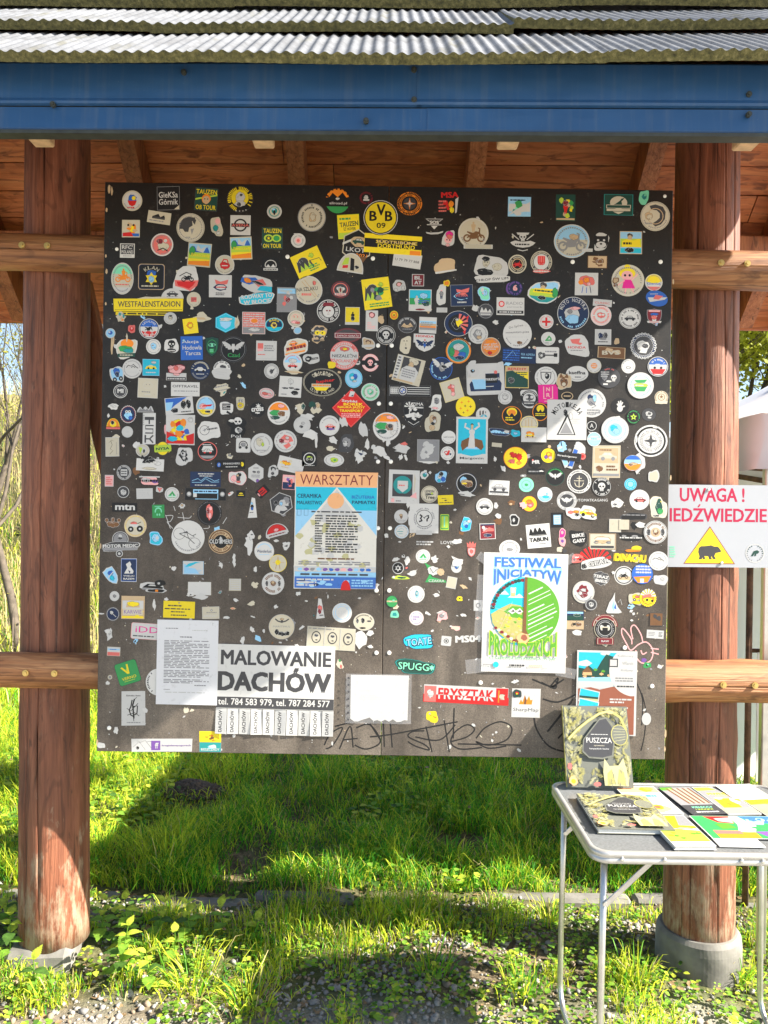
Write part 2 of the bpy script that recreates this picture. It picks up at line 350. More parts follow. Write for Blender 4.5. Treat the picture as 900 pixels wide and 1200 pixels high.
def sheet(side, s0, s1, x0, x1, off0, off1, ph):
    """s0 upper end, s1 lower end of the sheet"""
    nw = int((x1-x0)/.0345*10); V = []; Fs = []; mi = []
    xsn = [x0+(x1-x0)*i/nw for i in range(nw+1)]
    ph += rs.uniform(-.012, .012); rows = [(s0, off0), ((s0+s1)/2, (off0+off1)/2), (s1, off1)]
    sag = [rs.uniform(-.002, .002) for _ in range(3)]
    for lev in (0, 1):
        for r_, (s, off) in enumerate(rows):
            for x in xsn:
                wv = .0033*math.cos(2*math.pi*(x+ph)/.0345)*(1 if lev == 0 else .15)+sag[r_]+.003*math.sin(x*5+ph*40)
                y, z = slope_pt(side, s, off+wv-(0 if lev == 0 else (.027 if r_ == 2 else .012))); V.append((x, y, z))
    W = nw+1; K = 3*W; mb = MB()
    for r_ in range(2):
        for i in range(nw):
            a = r_*W+i; Fs.append(([a, a+1, a+W+1, a+W], 0)); Fs.append(([K+a, K+a+W, K+a+W+1, K+a+1], 1))
    for i in range(nw): Fs.append(([2*W+i, 2*W+i+1, K+2*W+i+1, K+2*W+i], 1)); Fs.append(([i, K+i, K+i+1, i+1], 1))
    for r_ in range(2):
        for i in (0, nw): a = r_*W+i; Fs.append(([a, a+W, K+a+W, K+a], 1))
    for f, k in Fs: mb.f.append(f); mb.m.append(k)
    mb.v = V; yawbuild(mb, 'roof_sheet', [M['sheet'], M['moss']], roof, smooth=False)
LN = (RY-EY)/math.cos(TH)
for side, L in ((-1, LN+.085), (1, (BY-RY)/math.cos(TH)+.08)):
    s1 = L; course = 0
    while s1 > .05:
        s0 = max(s1-.41, .0); x0 = XL-.06-rs.uniform(0, .3)*(course % 2); off = .080
        while x0 < XR+.05:
            x1 = min(x0+1.13, XR+.07); sheet(side, s0-(.05 if s0 > 0 else 0), s1, x0, x1, off, off+.040+rs.uniform(-.003, .003)+(.006 if x0 > 0 else 0), .0345*int(x0/.0345)); x0 = x1-.0
        s1 = s0; course += 1
yawbuild(MB().tube([(XL, RY, RZ+.10), (XR+.06, RY, RZ+.10)], .075, 16), 'ridge_cap', M['sheet'], roof, smooth=True)
for X in (XL, XR): 
    for side, L in ((-1, LN+.03), (1, (BY-RY)/math.cos(TH)+.03)):
        pl = [slope_pt(side, 0, -.08), slope_pt(side, L, -.08), slope_pt(side, L, .06), slope_pt(side, 0, .06)]
        yawbuild(MB().prism(pl, 'x', X-.012+.014*(1 if X > 0 else -1), X+.012+.014*(1 if X > 0 else -1)), 'verge_board', M['plank'], roof)
# ------------------------------------------------------------------ flat print: polygons on thin sheets
PAL = dict(w=(.59, .585, .57), i=(.56, .515, .40), k=(.012, .012, .013), h=(.055, .055, .06), a=(.26, .26, .27), s=(.55, .55, .54), n=(.014, .03, .085), b=(.03, .13, .50),
           l=(.30, .58, .82), c=(.02, .48, .66), g=(.04, .32, .09), d=(.014, .065, .05), e=(.45, .62, .06), y=(.85, .66, .02), o=(.82, .25, .02), r=(.60, .02, .02), p=(.84, .42, .42),
           v=(.20, .09, .36), m=(.75, .02, .28), t=(.55, .40, .24), u=(.18, .085, .035), q=(.02, .28, .28), j=(.22, .72, .46), f=(.20, .02, .03), x=(.72, .16, .14), A=(.165, .17, .14), B=(.42, .39, .13), C=(.50, .48, .26), D=(.80, .42, .20), E=(.70, .68, .62), F=(.05, .16, .52), H=(.10, .33, .03), J=(.30, .10, .06), U=(.74, .745, .77))
NAMES = dict(w='white', i='ivory', k='black', h='charcoal', a='grey', s='light grey', n='navy', b='blue', l='light blue', c='cyan', g='green', d='dark green', e='lime green', y='yellow', o='orange', r='red', p='pink', v='purple', m='magenta', t='tan', u='brown', q='teal', j='mint green', f='maroon', x='coral', A='dark olive grey', B='olive yellow', C='pale olive', D='peach', E='cream', F='ink blue', H='leaf green', J='rust brown', U='bright white')
INK = {}
for k_, c_ in PAL.items():
    m, nt, b = nodemat('print_'+NAMES[k_].replace(' ', '_'))
    oi = nt.nodes.new('ShaderNodeObjectInfo'); n1 = noise(nt, 55, 5, .65, coord='Object')
    sc = ramp(nt, n1, [(.22, (.72, .71, .69)), (.42, (1, 1, 1))])
    c = mixc(nt, 1.0, (*c_,), sc, 'MULTIPLY')
    rr = ramp(nt, oi.outputs['Random'], [(0, (.80, .80, .80)), (1, (1.02, 1.01, .99))])
    c = mixc(nt, 1.0, c, rr, 'MULTIPLY')
    nt.links.new(c, b.inputs['Base Color']); b.inputs['Roughness'].default_value = .5; b.inputs['Specular IOR Level'].default_value = .35
    INK[k_] = m
_txt = {}
def text_mesh(s, bold=.012):
    key = (s, bold)
    if key not in _txt:
        cu = bpy.data.curves.new('lettering', 'FONT'); cu.body = s; cu.resolution_u = 2; cu.offset = bold
        ob = bpy.data.objects.new('lettering', cu); me = bpy.data.meshes.new_from_object(ob)
        V = [(v.co.x, v.co.y) for v in me.vertices]; Fs = [list(p.vertices) for p in me.polygons]
        bpy.data.objects.remove(ob); bpy.data.curves.remove(cu); bpy.data.meshes.remove(me)
        xs_ = [v[0] for v in V]; ys_ = [v[1] for v in V]
        _txt[key] = (V, Fs, min(xs_), max(xs_), min(ys_), max(ys_))
    return _txt[key]
EPS = .00003
def arc(cx, cy, rx, ry, a0=0, a1=360, n=28):
    k = n if abs(a1-a0) >= 359.9 else n+1
    return [(cx+rx*math.cos(R(a0+(a1-a0)*i/n)), cy+ry*math.sin(R(a0+(a1-a0)*i/n))) for i in range(k)]
class Sheet:
    """a thin sheet with print on it; unit square -1..1 maps to its half width and half height"""
    def __init__(s, w, h, back=.0, th=.0003):
        s.hw, s.hh = w/2, h/2; s.v = []; s.f = []; s.c = []; s.layer = 0; s.th = th; s.back = back; s.shape = None
        s.rg = random.Random(1); s.micro = 0
    def _y(s):
        s.micro += 1; return -(s.th+s.layer*EPS+s.micro*2.5e-6)
    def poly(s, pts, col, up=True):
        if up: s.layer += 1
        k = len(s.v); y = s._y(); s.v += [(x*s.hw, y, z*s.hh) for x, z in pts]; s.f.append(list(range(k, k+len(pts)))); s.c.append(col)
    def base(s, pts, col, side=None):
        s.shape = pts; k = len(s.v); n = len(pts)
        s.v += [(x*s.hw, -s.th, z*s.hh) for x, z in pts]+[(x*s.hw, s.back, z*s.hh) for x, z in pts]
        s.f.append(list(range(k, k+n))); s.c.append(col)
        for i in range(n): s.f.append([k+i, k+n+i, k+n+(i+1) % n, k+(i+1) % n]); s.c.append(side or col)
        s.f.append(list(range(k+n, k+2*n))[::-1]); s.c.append(side or col)
    def stroke(s, pts, wd, col, up=True):
        """wd in metres"""
        if up: s.layer += 1
        q = [Vector((x*s.hw, z*s.hh)) for x, z in pts]; y = s._y(); k = len(s.v)
        for i, p in enumerate(q):
            t = (q[min(i+1, len(q)-1)]-q[max(i-1, 0)]); t = t.normalized() if t.length > 1e-9 else Vector((1, 0)); n = Vector((-t.y, t.x))*wd/2
            s.v += [(p.x+n.x, y, p.y+n.y), (p.x-n.x, y, p.y-n.y)]
        for i in range(len(q)-1): s.f.append([k+2*i, k+2*i+1, k+2*i+3, k+2*i+2]); s.c.append(col)
    def text(s, t, col, x, y, w, h, bold=.012, rot=0, warp=None, up=True, clip=None):
        if bold > .012:      # heavier letters: printed again a hair to each side
            V_, F_, x0, x1, y0, y1 = text_mesh(t, .0); e = (bold-.008)/max(x1-x0, .1)*w*1.1; ey = (bold-.008)/max(y1-y0, .1)*h*.7
            for dx, dz in ((-e, -ey), (e, ey), (-e, ey), (e, -ey)):
                c_, s_ = math.cos(R(rot)), math.sin(R(rot)); ax_, az_ = dx*s.hw, dz*s.hh
                s.text(t, col, x+(ax_*c_-az_*s_)/s.hw, y+(ax_*s_+az_*c_)/s.hh, w-2*e, h-2*ey, .0, rot, warp, True, clip)
            return
        if up: s.layer += 1
        V, Fs, x0, x1, y0, y1 = text_mesh(t, bold); k = len(s.v); yy = s._y(); cr, sr = math.cos(R(rot)), math.sin(R(rot))
        for a, b_ in V:
            u = (a-x0)/max(x1-x0, 1e-6)-.5; v_ = (b_-y0)/max(y1-y0, 1e-6)-.5
            if warp: v_ = warp(u, v_)
            px, pz = u*w*s.hw, v_*h*s.hh
            if rot: px, pz = px*cr-pz*sr, px*sr+pz*cr
            s.v.append((x*s.hw+px, yy, y*s.hh+pz))
        if clip is not None:      # keep only what lies below clip
            lim = clip*s.hh
            for f in Fs:
                q = [s.v[i+k] for i in f]; out = []
                for i in range(len(q)):
                    a, b_ = q[i], q[(i+1) % len(q)]; ia, ib = a[2] <= lim, b_[2] <= lim
                    if ia: out.append(a)
                    if ia != ib: t_ = (lim-a[2])/(b_[2]-a[2]); out.append((a[0]+(b_[0]-a[0])*t_, yy, lim))
                if len(out) > 2: n0 = len(s.v); s.v += out; s.f.append(list(range(n0, n0+len(out)))); s.c.append(col)
            return
        s.f += [[i+k for i in f] for f in Fs]; s.c += [col]*len(Fs)
    def ticks(s, col, x0, y0, x1, y1, n, dens=.8):
        """rows of words too small to read"""
        s.layer += 1; y = s._y(); rh = (y1-y0)/max(n, 1)
        for i in range(n):
            zz = y1-rh*(i+.5); x = x0; end = x1 if s.rg.random() < .7 else x0+(x1-x0)*s.rg.uniform(.5, .95)
            while x < end-.02:
                w = min(s.rg.uniform(.05, .22)*(x1-x0), end-x); k = len(s.v); hh = rh*.27
                for ax_, az in ((x, zz-hh), (x+w, zz-hh), (x+w, zz+hh), (x, zz+hh)): s.v.append((ax_*s.hw, y, az*s.hh))
                s.f.append([k, k+1, k+2, k+3]); s.c.append(col); x += w+.03*(x1-x0)
    def ring_ticks(s, r, col, hh, a0=0, a1=360):
        s.layer += 1; y = s._y(); a = a0
        while a < a1-4:
            if s.rg.random() < .12: a += 10; continue
            da = s.rg.uniform(4, 9)*.62/r*.6+2.2; k = len(s.v)
            for rr, aa in ((r-hh, a), (r-hh, a+da), (r+hh*s.rg.uniform(.6, 1), a+da), (r+hh, a)): s.v.append((rr*math.cos(R(aa))*s.hw, y, rr*math.sin(R(aa))*s.hh))
            s.f.append([k, k+1, k+2, k+3]); s.c.append(col); a += da+3.2
    def arctext(s, t, col, r, a0, a1, h):
        n = len(t); cw = a1 < a0; s.layer += 1
        for i, ch in enumerate(t):
            if ch == ' ': continue
            a = a0+(a1-a0)*(i+.5)/n; wl = abs(a1-a0)/n*math.pi/180*r*.82*(.4 if ch in 'I1!' else 1)
            s.text(ch, col, r*math.cos(R(a)), r*math.sin(R(a)), wl, h, rot=a-90 if cw else a+90, up=False)
    def band(s, col, y0, y1, k=.93):
        pts = s.shape
        # clip the outline to the band y0..y1
        q = [(x*k, y*k) for x, y in pts]
        for lim, sg in ((y0, 1), (y1, -1)):
            out = []
            for i in range(len(q)):
                a, b_ = q[i], q[(i+1) % len(q)]; ia, ib = sg*(a[1]-lim) >= 0, sg*(b_[1]-lim) >= 0
                if ia: out.append(a)
                if ia != ib: t = (lim-a[1])/(b_[1]-a[1]); out.append((a[0]+(b_[0]-a[0])*t, lim))
            q = out
            if len(q) < 3: return
        s.poly(q, col)
    def blob(s, col, x, y, rx, ry, seed, n=14, rough=.3, up=True):
        g = random.Random(seed); s.poly([(x+rx*math.cos(6.283*i/n)*(1-rough*g.random()), y+ry*math.sin(6.283*i/n)*(1-rough*g.random())) for i in range(n)], col, up)
    # ---- small pictures
    def moto(s, col, x, y, k, c2=None):
        a = s.hw/s.hh
        for dx in (-.58, .58):
            s.annulus(col, x+dx*k, y-.28*k*a, .20*k, .33*k, a)
        s.poly([(x+u*k, y+v*k*a) for u, v in ((-.62, -.2), (-.3, .02), (-.62, .22), (-.55, .3), (-.1, .16), (.12, .3), (.38, .26), (.42, .48), (.3, .56), (.34, .62), (.52, .54), (.5, .2), (.68, -.24), (.58, -.3), (.36, .06), (.22, -.32), (-.22, -.36), (-.3, -.14), (-.56, -.3))], c2 or col)
    def annulus(s, col, x, y, r0, r1, a=1, n=18, up=True):
        if up: s.layer += 1
        k = len(s.v); yy = s._y()
        for i in range(n):
            t = 6.2832*i/n
            for r in (r0, r1): s.v.append(((x+r*math.cos(t))*s.hw, yy, (y+r*math.sin(t)*a)*s.hh))
        for i in range(n): s.f.append([k+2*i, k+2*i+1, k+2*((i+1) % n)+1, k+2*((i+1) % n)]); s.c.append(col)
    def car(s, col, x, y, k, c2='k'):
        a = s.hw/s.hh
        s.poly([(x+u*k, y+v*k*a) for u, v in ((-1, -.2), (-1, .1), (-.7, .16), (-.4, .48), (.3, .48), (.58, .16), (1, .06), (1, -.2))], col)
        s.poly([(x+u*k, y+v*k*a) for u, v in ((-.55, .17), (-.35, .4), (-.05, .4), (-.05, .17))], 's'); s.poly([(x+u*k, y+v*k*a) for u, v in ((.03, .17), (.03, .4), (.26, .4), (.44, .17))], 's', False)
        for dx in (-.55, .58): s.poly(arc(x+dx*k, y-.22*k*a, .22*k, .22*k*a, n=12), c2, dx < 0)
    def person(s, col, x, y, k, c2=None):
        a = s.hw/s.hh
        s.poly([(x+u*k, y+v*k*a) for u, v in ((-.2, -1), (-.3, -.2), (-.45, .2), (-.38, .5), (-.12, .6), (.12, .6), (.38, .5), (.45, .2), (.3, -.2), (.2, -1), (.05, -1), (0, -.35), (-.05, -1))], col)
        s.poly(arc(x, y+.8*k*a, .19*k, .22*k*a, n=12), c2 or col)
    def face(s, skin, hair, x, y, k):
        a = s.hw/s.hh
        s.blob(hair, x, y+.1*k*a, .95*k, 1.05*k*a, 3, 16, .15); s.poly(arc(x, y-.1*k*a, .68*k, .78*k*a, n=16), skin)
        for dx in (-.27, .27): s.poly(arc(x+dx*k, y+.08*k*a, .12*k, .12*k*a, n=8), 'k', dx < 0)
        s.poly([(x-.3*k, y-.42*k*a), (x, y-.52*k*a), (x+.3*k, y-.42*k*a), (x, y-.62*k*a)], hair)
    def skull(s, col, eye, x, y, k):
        a = s.hw/s.hh
        s.poly([(x+u*k, y+v*k*a) for u, v in ((-.4, -1), (-.45, -.45), (-.8, -.1), (-.85, .4), (-.5, .9), (0, 1.02), (.5, .9), (.85, .4), (.8, -.1), (.45, -.45), (.4, -1))], col)
        for dx in (-.36, .36): s.poly(arc(x+dx*k, y+.1*k*a, .24*k, .22*k*a, n=9), eye, dx < 0)
        s.poly([(x-.1*k, y-.35*k*a), (x+.1*k, y-.35*k*a), (x, y-.1*k*a)], eye)
        for dx in (-.2, 0, .2): s.stroke([(x+dx*k, y-.62*k*a), (x+dx*k, y-.98*k*a)], .05*k*s.hw, eye, dx < -.1)
    def wings(s, col, x, y, k):
        a = s.hw/s.hh
        for sg in (-1, 1):
            s.poly([(x+sg*u*k, y+v*k*a) for u, v in ((.08, -.1), (.3, .25), (.75, .5), (1, .48), (.92, .3), (.8, .22), (.84, .12), (.66, .06), (.68, -.06), (.48, -.08), (.46, -.2), (.25, -.2))], col, sg < 0)
        s.poly([(x+u*k, y+v*k*a) for u, v in ((-.12, .3), (.12, .3), (.14, -.15), (0, -.5), (-.14, -.15))], col)
    def mounts(s, col, x0, x1, y0, h, n, seed, cap=None):
        g = random.Random(seed); xs_ = [x0+(x1-x0)*i/(2*n) for i in range(2*n+1)]; pts = []
        for i, xx in enumerate(xs_): pts.append((xx, y0+(h*g.uniform(.6, 1) if i % 2 else h*g.uniform(.05, .35) if 0 < i < 2*n else 0)))
        s.poly(pts, col)
        if cap:
            for i in range(1, 2*n, 2):
                p, l_, r_ = pts[i], pts[i-1], pts[i+1]; t = .35
                s.poly([p, (p[0]+(r_[0]-p[0])*t, p[1]+(r_[1]-p[1])*t), (p[0], p[1]-h*.12), (p[0]+(l_[0]-p[0])*t, p[1]+(l_[1]-p[1])*t)], cap, i == 1)
    def hand(s, col, x, y, k):
        a = s.hw/s.hh
        s.blob(col, x, y-.25*k*a, .42*k, .45*k*a, 4, 12, .1)
        for ang, l_ in ((125, .7), (103, .95), (84, 1.0), (66, .88), (22, .72)):
            s.stroke([(x+.2*k*math.cos(R(ang)), y-.15*k*a+.2*k*a*math.sin(R(ang))), (x+l_*k*math.cos(R(ang)), y-.15*k*a+l_*k*a*math.sin(R(ang)))], .19*k*s.hw, col, False)
    def bike(s, col, x, y, k):
        a = s.hw/s.hh
        for dx, dy in ((-.6, .12), (.45, -.55)): s.annulus(col, x+dx*k, y+dy*k*a, .38*k, .405*k, a, 24)
        for q in (((-.6, .12), (-.1, .22), (.45, -.1), (.05, -.2), (-.1, .22)), ((-.6, .12), (.05, -.2), (.45, -.55)), ((.3, -.02), (.55, .1))): s.stroke([(x+u*k, y+v*k*a) for u, v in q], .022*s.hw*2, col, False)
        s.poly([(x+u*k, y+v*k*a) for u, v in ((-.35, .2), (-.1, .3), (.0, .25), (-.05, .18), (-.3, .16))], col)
    def star(s, col, x, y, r, n=8, inn=.35):
        a = s.hw/s.hh; s.poly([(x+(r if i % 2 == 0 else r*inn)*math.sin(math.pi*i/n), y+(r if i % 2 == 0 else r*inn)*math.cos(math.pi*i/n)*a) for i in range(2*n)], col)
    def rays(s, col, x, y, r, n=9, a0=0, a1=180):
        a = s.hw/s.hh
        for i in range(n):
            t0, t1 = a0+(a1-a0)*i/n, a0+(a1-a0)*(i+.55)/n
            s.poly([(x, y), (x+r*math.cos(R(t0)), y+r*a*math.sin(R(t0))), (x+r*math.cos(R(t1)), y+r*a*math.sin(R(t1)))], col, i == 0)
    def scatter(s, cols, n, seed, ext=.75, size=.35):
        g = random.Random(seed)
        for i in range(n):
            an, rr = g.uniform(0, 6.283), ext*math.sqrt(g.random()); k = size*g.uniform(.5, 1.2)
            s.blob(cols[i % len(cols)], rr*math.cos(an), rr*math.sin(an), k, k*g.uniform(.5, 1.2), seed*31+i, 9, .5)
    def mesh(s, name):
        me = bpy.data.meshes.new(name); me.from_pydata(s.v, [], s.f); keys = []
        for c in s.c:
            if c not in keys: keys.append(c)
        for k in keys: me.materials.append(INK[k])
        ix = {k: i for i, k in enumerate(keys)}
        me.polygons.foreach_set('material_index', [ix[c] for c in s.c])
        # print faces look towards -Y
        flip = [p.index for p in me.polygons if abs(p.normal.y) > .9 and p.normal.y > 0 and me.vertices[p.vertices[0]].co.y < -1e-5]
        for i in flip: me.polygons[i].flip()
        me.update(); return me
    def item(s, it):
        a = it.split(','); op = a[0]; z = a[1:]
        f = lambda i, d=0.: float(z[i]) if len(z) > i else d
        if op == 'I':
            k = f(0); s.poly([(x*k, y*k) for x, y in s.shape], z[1])
        elif op == 'G' and f(1) == 0: pass
        elif op == 'E' and f(3) == 0: pass
        elif op == 'G': s.annulus(z[2], 0, 0, f(0), f(1), 1, 28)
        elif op == 'Q': s.ring_ticks(f(0), z[1], f(2), f(3, 0), f(4, 360))
        elif op == 'A': s.arctext(z[0].replace('_', ' '), z[1], f(2), f(3), f(4), f(5))
        elif op == 'T': s.text(z[0].replace('_', ' '), z[1], f(2), f(3), f(4, 1.5), f(5, .5), f(6, .02), f(7, 0), clip=f(8) if len(z) > 8 else None)
        elif op == 'L': s.ticks(z[0], f(1), f(2), f(3), f(4), int(f(5)))
        elif op == 'M': s.mounts(z[0][0], f(1), f(2), f(3), f(4), int(f(5)), int(f(6, 1)), z[0][1] if len(z[0]) > 1 else None)
        elif op == 'mo': s.moto(z[0][0], f(1), f(2), f(3), z[0][-1])
        elif op == 'ca': s.car(z[0][0], f(1), f(2), f(3), z[0][1] if len(z[0]) > 1 else 'k')
        elif op == 'pe': s.person(z[0][0], f(1), f(2), f(3), z[0][-1])
        elif op == 'fc': s.face(z[0], z[1], f(2), f(3), f(4))
        elif op == 'sk': s.skull(z[0][0], z[0][1], f(1), f(2), f(3))
        elif op == 'wg': s.wings(z[0], f(1), f(2), f(3))
        elif op == 'hn': s.hand(z[0], f(1), f(2), f(3))
        elif op == 'bk': s.bike(z[0], f(1), f(2), f(3))
        elif op == 'N': s.scatter(z[0], int(f(1)), int(f(2)), f(3, .7), f(4, .35))
        elif op == 'P': s.poly([(f(i), f(i+1)) for i in range(1, len(z), 2)], z[0])
        elif op == 'E': s.poly(arc(f(1), f(2), f(3), f(4), n=18), z[0])
        elif op == 'B': s.poly([(f(1), f(2)), (f(3), f(2)), (f(3), f(4)), (f(1), f(4))], z[0])
        elif op == 'S': s.star(z[0], f(1), f(2), f(3), int(f(4, 8)), f(5, .35))
        elif op == 'W': s.rays(z[0], f(1), f(2), f(3), int(f(4, 9)), f(5, 0), f(6, 180))
        elif op == 'H': s.band(z[0], f(1), f(2), f(3, .93))
        elif op == 'Z': s.stroke([(f(i), f(i+1)) for i in range(2, len(z), 2)], f(1)*s.hw, z[0])
        elif op == 'O':
            s.blob(z[0], f(1), f(2), f(3), f(4), int(f(5, 1)), 16, f(6, .3)); n0 = len(s.v)-16; pts = [(v[0]/s.hw, v[2]/s.hh) for v in s.v[n0:]]
            if s.hw > .014 and min(f(3)*s.hw, f(4)*s.hh) > .004:      # drawn outline and a few inner lines
                lc = 'k' if z[0] not in 'khnfdFu' else 's'; s.stroke(pts+pts[:1], .0007, lc)
                for i in range(int(2+3*s.rg.random())):
                    a0, a1, r0, r1 = (s.rg.uniform(0, 6.28) for _ in range(4)); q = []
                    for t in (0, .33, .66, 1): an = a0+(a1-a0)*.4*t; rr = .35+.45*abs(math.sin(r0+t*r1*.5)); q.append((f(1)+f(3)*rr*.8*math.cos(an), f(2)+f(4)*rr*.8*math.sin(an)))
                    s.stroke(q, .0006, lc, False)
def outline(shape, w, h, seed):
    g = random.Random(seed)
    if shape == 'c': return arc(0, 0, 1, 1, n=30)
    if shape == 'r':
        j = lambda: g.uniform(-.015, .015)
        return [(-1+j(), -1+j()), (1+j(), -1+j()), (1+j(), 1+j()), (-1+j(), 1+j())]
    if shape == 'R':
        q = .22*min(w, h)/w, .22*min(w, h)/h; o = []
        for sx, sy, a0 in ((1, 1, 0), (-1, 1, 90), (-1, -1, 180), (1, -1, 270)):
            o += [(sx*(1-q[0])+q[0]*math.cos(R(a0+t)), sy*(1-q[1])+q[1]*math.sin(R(a0+t))) for t in (0, 22, 45, 68, 90)]
        return o
    if shape == 'h': return [(math.sin(R(60*i))*1.0, math.cos(R(60*i))) for i in range(6)][::-1]
    if shape == 'd': return [(1, 0), (0, 1), (-1, 0), (0, -1)]
    if shape == 's': return [(0, -1), (.5, -.72), (.82, -.3), (.92, .3), (.9, .85), (.4, .9), (0, 1), (-.4, .9), (-.9, .85), (-.92, .3), (-.82, -.3), (-.5, -.72)]
    if shape == 'v': return [(-.6, -1), (.75, -1), (.6, .9), (.15, 1)]
    if shape == 'q': return arc(0, -1, 1, 2, 0, 180, 16)
    if shape == 'j': return [(math.cos(6.283*i/48)*(1 if i % 2 else .93), math.sin(6.283*i/48)*(1 if i % 2 else .93)) for i in range(48)]
    if shape == 't':
        n = 13; return [((1-.55*g.random())*math.cos(6.283*(i+.3*g.random())/n), (1-.55*g.random())*math.sin(6.283*(i+.3*g.random())/n)) for i in range(n)]
    n = 22; ph = [g.uniform(0, 6.28) for _ in range(4)]   # 'b' die-cut outline
    o = []
    for i in range(n):
        a = 6.283*i/n; k = .86+.10*math.sin(2*a+ph[0])+.07*math.sin(3*a+ph[1])+.05*math.sin(5*a+ph[2])
        e = .72; ca, sa = math.cos(a), math.sin(a)
        o.append((max(-1, min(1, k*math.copysign(abs(ca)**e, ca)*1.06)), max(-1, min(1, k*math.copysign(abs(sa)**e, sa)*1.06))))
    return o
SHN = dict(c='round', r='rectangular', R='rounded', h='hexagonal', d='diamond shaped', s='shield shaped', v='wedge shaped', q='half round', j='notched round', t='torn', b='die cut', x='cut out')
MOT = dict(mo='a motorcycle', ca='a car', pe='a figure', fc='a face', sk='a skull', wg='wings', hn='a hand', bk='a bicycle', M='mountains', W='sun rays', S='a star')

# ------------------------------------------------------------------ the notice board
BC = P(451, 551.7, 2.7); BWD, BHT, BTH = 1.996, 2.0, .021
board = empty('notice_board', (BC.x, 0, BC.z-BHT/2), 'big square dark brown plywood board crowded with stickers, posters and scribbles', 'notice board')
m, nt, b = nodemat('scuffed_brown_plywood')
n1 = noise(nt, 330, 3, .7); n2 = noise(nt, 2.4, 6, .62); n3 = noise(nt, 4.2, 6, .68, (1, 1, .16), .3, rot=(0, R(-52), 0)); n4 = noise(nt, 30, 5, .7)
# darkest at the top and paler towards the bottom, broken up by noise
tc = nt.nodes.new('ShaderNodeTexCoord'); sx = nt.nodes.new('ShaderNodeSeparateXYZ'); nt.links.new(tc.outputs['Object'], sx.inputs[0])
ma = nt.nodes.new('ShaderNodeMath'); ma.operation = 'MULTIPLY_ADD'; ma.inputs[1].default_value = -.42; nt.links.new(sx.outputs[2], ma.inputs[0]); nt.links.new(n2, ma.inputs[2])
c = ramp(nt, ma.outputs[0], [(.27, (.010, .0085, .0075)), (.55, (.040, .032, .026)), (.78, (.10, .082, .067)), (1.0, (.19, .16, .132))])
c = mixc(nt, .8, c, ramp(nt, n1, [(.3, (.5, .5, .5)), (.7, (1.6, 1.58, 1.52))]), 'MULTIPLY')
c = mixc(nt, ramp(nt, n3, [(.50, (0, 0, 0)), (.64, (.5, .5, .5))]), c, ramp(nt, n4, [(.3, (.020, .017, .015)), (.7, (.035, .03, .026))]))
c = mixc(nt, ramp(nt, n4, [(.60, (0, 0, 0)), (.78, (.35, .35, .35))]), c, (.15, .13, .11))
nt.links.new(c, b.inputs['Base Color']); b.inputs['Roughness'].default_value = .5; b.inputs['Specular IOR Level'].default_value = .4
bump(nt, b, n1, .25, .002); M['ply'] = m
M['plyedge'] = simple('plywood_edge', (.30, .20, .11), .8, .3, 60)
XS = P(449, 700, 2.7).x
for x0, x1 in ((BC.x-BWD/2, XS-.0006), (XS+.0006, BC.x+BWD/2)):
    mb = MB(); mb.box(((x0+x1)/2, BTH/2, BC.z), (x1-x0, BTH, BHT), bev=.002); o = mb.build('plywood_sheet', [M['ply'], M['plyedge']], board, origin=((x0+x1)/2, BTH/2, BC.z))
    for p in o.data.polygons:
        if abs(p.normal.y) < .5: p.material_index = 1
MB().box((0, 0, 0), (.09, .02, BHT-.3), bev=.002).build('seam_backing', M['plyedge'], board).location = Vector((XS, BTH+.0105, BC.z))-board.location  # unseen strip added to stop light coming through the seam
SCREWS = [(137, 292), (337, 301), (437, 303), (671, 307), (774, 307), (443, 405), (459, 405), (444, 473), (458, 473), (443, 541), (458, 541), (443, 619), (457, 619), (441, 692), (456, 692), (441, 765), (456, 765), (563, 800), (764, 804), (732, 759), (779, 230), (128, 853), (330, 812)]
for px, py in SCREWS:
    q = P(px, py, 2.7); rr = .0075 if py > 300 else .006
    MB().tube([(0, .001, 0), (0, -.0016, 0), (0, -.0026, 0)], [rr, rr, rr*.7], 10).build('screw', M['screwwhite'], board, origin=None).location = Vector((q.x, 0, q.z))-board.location
PLACED = []; SMALL = []
def level_of(x, z, w, h):
    lv = 0
    for (a, b_, c_, d_, l_) in PLACED:
        if abs(a-x) < (w+c_)*.44 and abs(b_-z) < (h+d_)*.44: lv = max(lv, l_+1)
    PLACED.append((x, z, w, h, lv)); return lv
STEP = .00085
